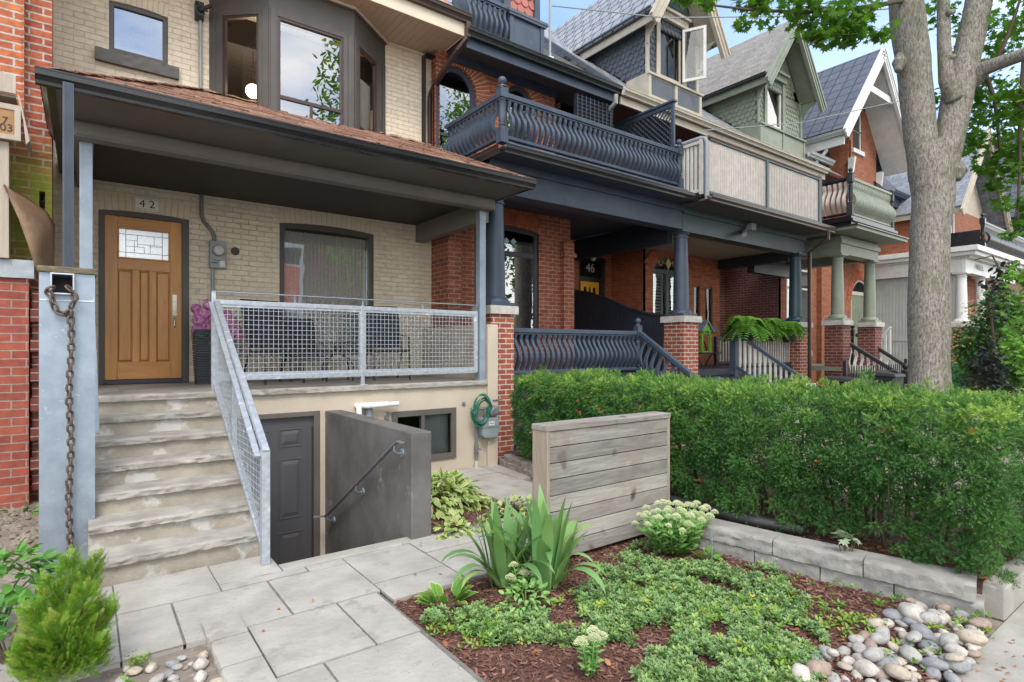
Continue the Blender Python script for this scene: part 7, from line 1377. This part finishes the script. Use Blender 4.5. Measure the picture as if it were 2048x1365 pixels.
cover('mat_weeds', [(1380, 1190, 170, 40, 70), (1450, 1260, 150, 50, 80), (1540, 1310, 80, 40, 40), (1200, 1215, 120, 40, 36), (1010, 1245, 90, 30, 26)], M['l_weed'], tmpl=rosette(6, 9), s=(.02, .042), h=(.04, .11))
cover('pocket_weeds', [(280, 1300, 40, 12, 18), (250, 1340, 14, 20, 8), (330, 1345, 30, 8, 5)], M['l_weed'], tmpl=rosette(5, 6), s=(.02, .035), h=(.005, .03), zf=lambda x, y: -.03)
def leafy(name, label, cat, c, rad, n, sz, m, tmpl=BROAD, droop=.25, base=None, group=None, stems=10, flat=1.0, sm=None, zmin=None, jitter=.6):
    """a bushy plant: leaves over and inside a dome, on stems"""
    c = Vector(c); t = thing(name, label, cat, base or (c.x, c.y, 0), group); d = unit(n); d[:, 2] = np.abs(d[:, 2]) * 1.0 - .25; rr = RNG.uniform(.55, 1, n) ** .6
    k = np.array([1 + .25 * mnoise.noise(Vector(v) * 2.1) for v in d]); P = np.array(c)[None] + d * np.array(rad)[None] * (rr * k)[:, None]
    if zmin is not None: P[:, 2] = np.maximum(P[:, 2], zmin)
    dd = d + unit(n) * jitter + np.array([[0, 0, -droop]]); nn = d * .6 + np.array([[0, 0, 1.0]]) + unit(n) * .35; scatter('leaves', tmpl, P, frames(dd, nn), RNG.uniform(sz[0], sz[1], n), m, t)
    if stems:
        b = MB()
        for i in range(stems): q = P[random.randrange(n)]; b.tube([(c.x + random.uniform(-.1, .1) * rad[0], c.y + random.uniform(-.1, .1) * rad[1], (zmin if zmin is not None else 0) - .02), ((c.x + q[0]) / 2, (c.y + q[1]) / 2, q[2] * .6 + .02), tuple(q)], [.005 * (1 + rad[0]), .004 * (1 + rad[0]), .002], 5)
        b.build('stems', sm or M['twig'], t)
    return t
g0 = at(935, 990, Z=0); leafy('lime_shrub', 'large mounded lime green leafy perennial beside the charcoal wall', 'plant', (2.97, 5.35, .06), (.55, .50, .32), 950, (.07, .115), M['l_lime'], zmin=.02, droop=.5)
leafy('lime_plant', 'small lime leaved plant at the foot of the charcoal wall corner', 'plant', at(905, 1062, Z=.02), (.17, .12, .10), 70, (.05, .10), M['l_lime'], zmin=.01)
leafy('lime_plant', 'lime leaved plant spreading behind the iris leaves next to the wood screen', 'plant', at(1030, 1018, Z=.03), (.30, .25, .13), 220, (.04, .07), M['l_lime'], zmin=.01)
leafy('lime_plant', 'thin row of lime leaved plants along the slab edge left of the iris', 'plant', at(965, 1050, Z=.02), (.24, .08, .07), 90, (.03, .06), M['l_lime'], zmin=.01, stems=4)
leafy('clover_plant', 'low bright yellow green plant between the iris and the small sedum', 'plant', at(1050, 1205, Z=.04), (.20, .12, .17), 190, (.03, .055), M['l_sedum'], zmin=.0, stems=6, sm=M['l_sedum'])
leafy('leafy_perennial', 'broad leaved green perennial at the left edge behind the cedar shrub', 'plant', atD(-5, 1165, 3.35), (.26, .24, .24), 190, (.07, .13), M['l_green'], droop=.35, sm=M['l_green'], zmin=.0)
leafy('leafy_perennial', 'small green leaved plant at the foot of the left brick pier', 'plant', at(48, 1035, Z=.12), (.22, .15, .15), 34, (.08, .13), M['l_green'], zmin=.08)
leafy('leafy_perennial', 'low green plant at the bottom left corner behind the cedar', 'plant', atD(10, 1240, 3.0), (.25, .2, .1), 60, (.08, .13), M['l_green'], zmin=.0)
# cedar shrub: upright flat sprays
def spray():
    V, Fs, E = [], [], []; r = random.Random(3)
    for i in range(16):
        x = i / 16; L = .38 * (1 - x) + .06
        for s in (-1, 1):
            for j in range(3):
                a = .6 + .1 * j; x0, y0 = x + j * L * .28 * math.cos(a), s * j * L * .28 * math.sin(a); ln = L * .46; ax_, ay = math.cos(a - .45 + j * .2), s * math.sin(a - .45 + j * .2); w = .016; k = len(V); z = .04 * math.sin(i + j)
                V += [(x0, y0, z), (x0 + ax_ * ln * .5 - ay * w, y0 + ay * ln * .5 + ax_ * w, z), (x0 + ax_ * ln, y0 + ay * ln, z - .02), (x0 + ax_ * ln * .5 + ay * w, y0 + ay * ln * .5 - ax_ * w, z)]; Fs.append((k, k + 1, k + 2, k + 3)); E += [0, .5, 1, .5]
    return V, Fs, E
SPY = spray(); cd = thing('cedar_shrub', 'young yellow green cedar shrub in front of the galvanised post', 'shrub', atD(125, 1347, 2.85)); base = Vector(cd.location); n = 3400
pos, dd = [], []
leaders = [(atD(140, 1122, 2.9), .05), (atD(192, 1120, 2.95), .07), (atD(100, 1170, 2.85), .08), (atD(65, 1220, 2.8), .09), (atD(172, 1185, 2.8), .10), (atD(212, 1215, 2.9), .08), (atD(120, 1250, 2.72), .12), (atD(190, 1290, 2.8), .11), (atD(60, 1290, 2.72), .11), (atD(40, 1310, 2.8), .08)]
for i in range(n):
    tip, rad_ = random.choice(leaders); s = random.random() ** .8; p_ = base.lerp(tip, s); a = random.uniform(0, 6.28); rr = rad_ * random.random() ** .5 * (1.15 - s) * 1.5 + .004; q = p_ + Vector((math.cos(a) * rr, math.sin(a) * rr, random.uniform(-.02, .03)))
    pos.append(q); dd.append((tip - base).normalized() * 1.1 + Vector((math.cos(a), math.sin(a), .25)) * .75)
scatter('sprays', SPY, np.array(pos), frames(np.array(dd), unit(n)), RNG.uniform(.035, .075, n), M['l_cedar'], cd)
b = MB(); [b.tube([base, base.lerp(t, .5) + Vector((.01, 0, 0)), t], [.010, .006, .002], 5) for t, _ in leaders]; b.build('stems', M['twig'], cd)
# iris clumps
def blade(bend, seg=9, w=.066, fold=.016):
    V, Fs, E = [], [], []; x = z = 0; a = 0
    for i in range(seg + 1):
        s = i / seg; ww = w * (1 - s ** 3.2) * (.75 + .5 * s) + .0008; V += [(z, -ww, x), (z + fold * (1 - s), 0, x), (z, ww, x)]; E += [.9, .3, .9]; x += math.cos(a) / seg; z += math.sin(a) / seg; a += bend / seg * (1.6 * s + .2)
    for i in range(seg): Fs += [(3 * i, 3 * i + 1, 3 * i + 4, 3 * i + 3), (3 * i + 1, 3 * i + 2, 3 * i + 5, 3 * i + 4)]
    return V, Fs, E
def iris(label, c, n, L, seed):
    t = thing('iris_plant', label, 'iris', c); rg = np.random.default_rng(seed)
    for bend, share, up in ((.25, .5, .16), (.9, .25, .35), (2.6, .25, .42)):
        k = max(2, int(n * share)); a = rg.uniform(0, 6.28, k); rad_ = rg.uniform(.0, .10, k); pos = np.stack([c[0] + rad_ * np.cos(a) * 1.4, c[1] + rad_ * np.sin(a) * .7, np.full(k, c[2])], 1); lean = rg.uniform(.05, up, k)
        R = []
        for i in range(k): R.append(np.array((RZ(a[i]) @ Matrix.Rotation(lean[i] * 1.6, 4, 'Y')).to_3x3()))
        ln = rg.uniform(.62, 1.0, k) * L; scatter('blades', blade(bend), pos, np.array(R), np.stack([ln, ln * .9 + .1, ln], 1), M['l_iris'], t, smooth=True)
    return t
iris('left clump of tall sword leaved iris at the bed edge before the wood screen', at(1010, 1170, Z=.0), 34, .66, 3); iris('right clump of tall sword leaved iris in front of the wood screen', at(1096, 1172, Z=.0), 44, .70, 8)
# sedums
def floret():
    V, Fs, E = [], [], []; r = random.Random(8)
    for i in range(95):
        t = i / 95; a = i * 2.4; rr = math.sqrt(t) * .95; c = (rr * math.cos(a), rr * math.sin(a), .75 * (1 - rr * rr) + r.uniform(-.08, .08)); s = .105; k = len(V)
        V += [(c[0] + s, c[1], c[2]), (c[0], c[1] + s, c[2]), (c[0] - s, c[1], c[2]), (c[0], c[1] - s, c[2]), (c[0], c[1], c[2] + s), (c[0], c[1], c[2] - s)]
        Fs += [(k + p, k + q, k + 4) for p, q in ((0, 1), (1, 2), (2, 3), (3, 0))] + [(k + q, k + p, k + 5) for p, q in ((0, 1), (1, 2), (2, 3), (3, 0))]; E += [0.5] * 6
    return V, Fs, E
FLO = floret()
def sedum(label, c, heads, spread, h, sz, lf=16):
    t = thing('sedum_plant', label, 'sedum', c); c = Vector(c); b = MB(); lp_, ld, ls_ = [], [], []; first = None
    for i in range(heads):
        a = i * 2.4; rr = math.sqrt((i + .5) / heads); tip = c + Vector((spread[0] * rr * math.cos(a), spread[1] * rr * math.sin(a), h * (1.02 - .22 * rr * rr) + random.uniform(-.03, .03))); b0 = c + Vector((spread[0] * .3 * rr * math.cos(a), spread[1] * .3 * rr * math.sin(a), 0)); mid = b0.lerp(tip, .5) + Vector((0, 0, .03)); b.tube([b0, mid, tip], [.005, .0045, .004], 6)
        for j in range(lf):
            s = .08 + .72 * j / lf; p_ = b0.lerp(mid, s * 2) if s < .5 else mid.lerp(tip, s * 2 - 1); aa = j * 2.2 + i; lp_.append(p_); ld.append((math.cos(aa), math.sin(aa), .45)); ls_.append(sz * (1.25 - .6 * s))
        o = scatter('flower_head', FLO, np.array([tip]), frames(np.array([[1., 0, .1 * math.cos(a)]]), np.array([[.25 * math.cos(a), .25 * math.sin(a), 1.]])), np.array([random.uniform(.028, .042)]), M['f_sedum'], t, rnd=np.array([random.random()]))
    b.build('stems', M['l_sedum'], t, smooth=2); scatter('leaves', BROAD, np.array([tuple(v) for v in lp_]), frames(np.array(ld), np.tile([[0, 0, 1.]], (len(ld), 1)) + unit(len(ld)) * .25), np.array(ls_), M['l_sedum'], t)
sedum('large sedum clump with pale green flower heads before the wood screen and retaining wall', at(1352, 1108, Z=0), 44, (.40, .26), .37, .085, 14)
sedum('small sedum with two pale flower heads low in the mulch near the walk', at(1180, 1352, Z=0), 7, (.08, .05), .20, .045, 12); sedum('young sedum with one pale bud at the foot of the iris leaves', at(1040, 1190, Z=0), 6, (.10, .06), .17, .045, 12)
sg = thing('garden_label', 'small grey plant label standing in the large sedum clump', 'plant label', at(1424, 1070, X=3.75)); p = sg.location; b = MB(); b.box(p.x - .02, p.x + .02, p.y, p.y + .003, p.z - .04, p.z + .03); b.tube([(p.x, p.y, .0), (p.x, p.y, p.z)], .003, 5); b.build('plate', M['galv'], sg)
hosta_pos = at(893, 1208, Z=0); t = thing('hosta_plant', 'small hosta with yellow edged leaves beside the slab walk corner', 'hosta', hosta_pos); n = 26; a = RNG.uniform(0, 6.28, n); el = RNG.uniform(.35, 1.2, n); d = np.stack([np.cos(a) * np.cos(el), np.sin(a) * np.cos(el), np.sin(el)], 1); P = np.array(hosta_pos)[None] + d * .03 + np.stack([np.cos(a) * .06, np.sin(a) * .03, np.zeros(n)], 1)
scatter('leaves', BROAD, P, frames(d, np.stack([-np.cos(a) * .4, -np.sin(a) * .4, np.ones(n)], 1)), RNG.uniform(.09, .14, n), leafmat('hosta leaves', (.12, .30, .05), (.2, .4, .07), edge=(.55, .6, .2), eth=.8), t)
leafy('green_weed', 'dark green weedy plant at the base of the large sedum near the wall', 'plant', at(1415, 1120, Z=.02), (.08, .07, .07), 26, (.05, .08), M['l_green'], zmin=.0)
leafy('grape_vine_seedling', 'grey green lobed seedling growing on top of the retaining wall', 'plant', at(1690, 1075, X=4.3), (.08, .08, .05), 14, (.05, .08), mat('pale vine leaf', (.25, .33, .2), (.2, .27, .15), .6), tmpl=MAPLE, zmin=.24)
# ---------------------------------------------------------------- the street maple
mp = thing('maple_tree', 'big street maple with forked grey trunk rising behind the hedge', 'tree', (10.5, 3.25, .15)); DT = 8.9
A = lambda u, v, D=DT: atD(u, v, D)
def limb(b, P, R, n=18, seed=0, amp=.03):
    """tapered trunk piece with an uneven surface"""
    Q, RR = [], []
    for i in range(len(P) - 1):
        for k in range(8): s = k / 8; Q.append(Vector(P[i]).lerp(Vector(P[i + 1]), s)); RR.append(R[i] + (R[i + 1] - R[i]) * s)
    Q.append(Vector(P[-1])); RR.append(R[-1]); m0 = len(b.v); b.tube(Q, RR, n); m1 = len(b.v)
    for j in range(m0, m1):
        i = (j - m0) // n; c = Q[i]; v = Vector(b.v[j]); d = v - c; k = 1 + amp * 2 * mnoise.noise(v * 1.6 + Vector((seed, 0, 0))) + amp * mnoise.noise(v * 5) + amp * .4 * mnoise.noise(Vector((v.x * 22, v.y * 22, v.z * 4))); b.v[j] = tuple(c + d * k)
tr = MB(); limb(tr, [(10.52, 3.2, -.1), A(1859, 800), A(1858, 620), A(1859, 460), A(1866, 390), A(1862, 340), A(1848, 290)], [.36, .285, .27, .265, .285, .31, .25], 40, 1)
limb(tr, [A(1858, 380), A(1842, 280), A(1833, 200), A(1826, 120), A(1815, 40), A(1806, -60), A(1780, -300)], [.17, .215, .228, .23, .235, .215, .17], 36, 2)
limb(tr, [A(1880, 380), A(1893, 300), A(1906, 240), A(1916, 180), A(1934, 110), A(1952, 30), A(1968, -60), A(2010, -300)], [.18, .21, .205, .21, .19, .18, .17, .12], 36, 3)
limb(tr, [A(1908, 200, 8.8), A(1893, 160, 8.75), A(1888, 90, 8.75), A(1887, 20, 8.8), A(1884, -80)], [.12, .105, .09, .085, .08], 24, 4); limb(tr, [A(1940, 165), A(1968, 138, 8.7), A(2000, 126, 8.5), A(2050, 108, 8.2), A(2150, 60, 7.6)], [.15, .11, .095, .09, .06], 24, 5)
for u, v, r_ in ((1916, 343, .11), (1798, 126, .09)): c = A(u, v, 8.75); limb(tr, [c + Vector((-.04, 0, -.14)), c, c + Vector((.04, 0, .14))], [.05, r_ * 1.1, .05], 16, 9, .08)
for u, v in ((1896, 26), (1897, 116)): c = A(u, v, 8.68); tr.tube([c + Vector((-.02, 0, -.01)), c + Vector((.07, -.05, .02))], .04, 10)
tr.build('trunk', M['bark'], mp, smooth=2, fix=False)
def leaf_cloud(blobs, tmpl=MAPLE, s=(.075, .125)):
    pos, dd, nn, rr = [], [], [], []
    for (u, v, D, ru, rv, n) in blobs:
        c = atD(u, v, D); k = D / FPX
        for _ in range(n):
            q = unit(1)[0] * random.random() ** .45; p_ = c + Vector((C_, -S_, 0)) * (q[0] * ru * k) + Vector((0, 0, 1)) * (q[1] * rv * k) + Vector((S_, C_, 0)) * (q[2] * (ru + rv) * .5 * k)
            if mnoise.noise(p_ * 2.4) < -.12: continue
            pos.append(p_); a = random.uniform(0, 6.28); dd.append((math.cos(a), math.sin(a), -.55)); nn.append((random.gauss(0, .5), random.gauss(0, .5), 1)); rr.append(min(1, max(0, random.gauss(.4, .2))))
    n = len(pos); return (tmpl, np.array([tuple(p_) for p_ in pos]), frames(np.array(dd), np.array(nn)), RNG.uniform(s[0], s[1], n)), np.array(rr)
bl = [(1590, 5, 7.6, 110, 45, 230), (1660, 40, 7.8, 80, 45, 210), (1730, 30, 8.0, 70, 50, 190), (1640, 75, 7.7, 35, 20, 60), (1700, 70, 7.8, 35, 25, 60), (1760, 60, 8, 30, 25, 50), (1500, 0, 7.4, 40, 16, 40), (1410, 2, 6.8, 34, 16, 22), (1400, 28, 6.8, 12, 10, 8), (1372, -4, 6.8, 20, 8, 14), (1775, 178, 8.0, 16, 12, 9), (1488, 45, 7.4, 20, 16, 14), (1520, 22, 7.4, 20, 10, 12),
      (1868, 30, 9.4, 40, 60, 90), (1885, 200, 9.4, 22, 40, 60), (1990, 60, 9.2, 70, 90, 330), (2030, 10, 8.6, 50, 60, 160), (2000, 250, 9.0, 75, 70, 420), (1960, 200, 9.4, 40, 55, 190), (2035, 330, 8.6, 50, 60, 240), (1975, 330, 9.2, 30, 26, 55), (2010, 400, 8.8, 30, 22, 30), (2040, 420, 8.4, 24, 36, 60), (1950, 290, 9.4, 35, 30, 80), (2045, 200, 8.4, 50, 60, 200), (1985, 375, 9, 20, 14, 14), (2030, 470, 8.2, 30, 14, 20),
      (1700, -120, 8, 330, 90, 900), (1950, -200, 9, 380, 150, 1300), (2200, 0, 8.5, 160, 260, 900), (1500, -160, 7, 200, 60, 250), (1900, -520, 9, 700, 250, 1300)]
bl = [(u, v, D, ru, rv, int(n * (1.5 if v > -50 else 1))) for (u, v, D, ru, rv, n) in bl]
(tm, ps, R_, sc_l), rr = leaf_cloud(bl, s=(.075, .125)); scatter('crown', tm, ps, R_, sc_l, M['l_maple'], mp, rnd=rr)
tw = MB()
for P3 in ([A(1815, 0), A(1760, 10, 8.2), A(1690, 20, 7.9), A(1600, 25, 7.6), A(1500, 20, 7.4), A(1400, 8, 6.9)], [A(1760, 10, 8.2), A(1720, 40, 7.9), A(1650, 70, 7.7), A(1620, 90, 7.6)], [A(1960, 120), A(1990, 200, 9), A(2000, 300, 9), A(1980, 370, 9)], [A(2050, 108, 8.2), A(2040, 220, 8.4), A(2040, 330, 8.5), A(2035, 440, 8.3)], [A(1990, 130, 8.6), A(2020, 60, 8.6), A(2040, 0, 8.5)]): tw.tube(P3, [.03 * (1 - i / len(P3)) + .006 for i in range(len(P3))], 6)
tw.build('branches', M['twig'], mp, smooth=2)
# shrubs and small trees right of the trunk
def bush(name, label, cat, blobs, m, tmpl, s, trunk=None, extra=None, group=None):
    c = atD(blobs[0][0], blobs[0][1], blobs[0][2]); t = thing(name, label, cat, (c.x, c.y, .15), group); (tm, ps, R_, sl), rr = leaf_cloud(blobs, tmpl, s); scatter('leaves', tm, ps, R_, sl, m, t, rnd=rr)
    if trunk:
        b = MB(); [b.tube([atD(*p_) for p_ in P3], [r0 * (1 - .7 * i / len(P3)) for i in range(len(P3))], 7) for P3, r0 in trunk]; b.build('stems', M['twig'], t, smooth=2)
    if extra:
        (tm, ps, R_, sl), rr = leaf_cloud(extra[0], FL, extra[2]); scatter('flowers', FL, ps, R_, sl, extra[1], t)
    return t
bush('hydrangea_bush', 'cream flowering green bush at the right edge beyond the hedge', 'bush', [(1985, 690, 10.5, 65, 95, 2200), (2030, 650, 10, 45, 120, 2200), (2010, 610, 9.6, 40, 50, 700), (1955, 690, 10, 30, 60, 700), (2040, 740, 9.5, 40, 60, 800), (1960, 740, 10.5, 50, 60, 900)], M['l_dog'], BROAD, (.07, .12), trunk=[([(1990, 800, 10.5), (1985, 720, 10.5), (1970, 620, 10.5)], .03)], extra=([(1970, 640, 10.0, 50, 55, 420), (2030, 640, 9.7, 30, 80, 260), (1990, 700, 9.9, 50, 40, 200)], M['f_white'], (.02, .035)))
bush('weeping_beech', 'weeping purple leaved beech drooping right of the white columns', 'tree', [(1975, 745, 8.8, 36, 50, 380), (1958, 700, 8.8, 16, 50, 130), (1990, 640, 8.8, 16, 60, 130), (1985, 560, 9, 30, 25, 70), (2020, 540, 8.8, 22, 30, 60), (2000, 780, 8.6, 40, 25, 220), (1940, 770, 8.8, 22, 25, 110)], M['l_purple'], BROAD, (.07, .11), trunk=[([(1985, 820, 8.9), (1990, 700, 8.9), (1978, 600, 9), (2000, 540, 9), (1985, 512, 9), (1950, 520, 9)], .022), ([(1990, 700, 8.9), (1965, 720, 8.8), (1955, 790, 8.8)], .012)])
bush('japanese_maple', 'bright green small tree with fine leaves at the far right edge', 'tree', [(2045, 560, 8.0, 26, 44, 260), (2050, 480, 8.0, 20, 20, 50), (2045, 690, 8.0, 24, 70, 300), (2090, 600, 8, 40, 150, 500), (2048, 750, 8, 14, 20, 50)], M['l_fern'], MAPLE, (.06, .10), trunk=[([(2090, 800, 8), (2080, 600, 8), (2060, 480, 8)], .04)])
bush('yard_shrub', 'low leafy green shrub between the green bin and the weeping beech', 'shrub', [(1935, 745, 11.5, 30, 45, 600), (1920, 700, 12, 22, 24, 160), (1950, 790, 10, 50, 24, 420)], M['l_green'], BROAD, (.05, .09))
# street trees opposite, they stand in the reflections
for k, (x, y, lab) in enumerate(((12.4, -12.8, 'leafy maple across the street mirrored in the ground floor window'), (20.5, -13, 'tall leafy street tree mirrored in the arched windows'), (27, -13, 'leafy street tree across the road opposite the sage porch'))):
    t = thing('street_tree', lab, 'tree', (x, y, -.1), 'trees across the street'); b = MB(); hh = (6, 6, 2)[k]; b.tube([(x, y, -.1), (x + .1, y, 3), (x, y + .1, 6 + hh)], [.25, .2, .08], 10); b.build('trunk', M['bark'], t, smooth=2)
    n = 7500; d = unit(n); P = np.array([x, y, 6.6 + hh])[None] + d * (RNG.random(n) ** .4)[:, None] * np.array([3.4, 3.0, 4.2 + hh * .6])[None]; keep = np.array([mnoise.noise(Vector(q) * .8) > -.1 for q in P]); P = P[keep]; n = len(P); scatter('crown', LEAF, P, frames(unit(n), unit(n)), RNG.uniform(.28, .46, n), M['l_maple'], t)
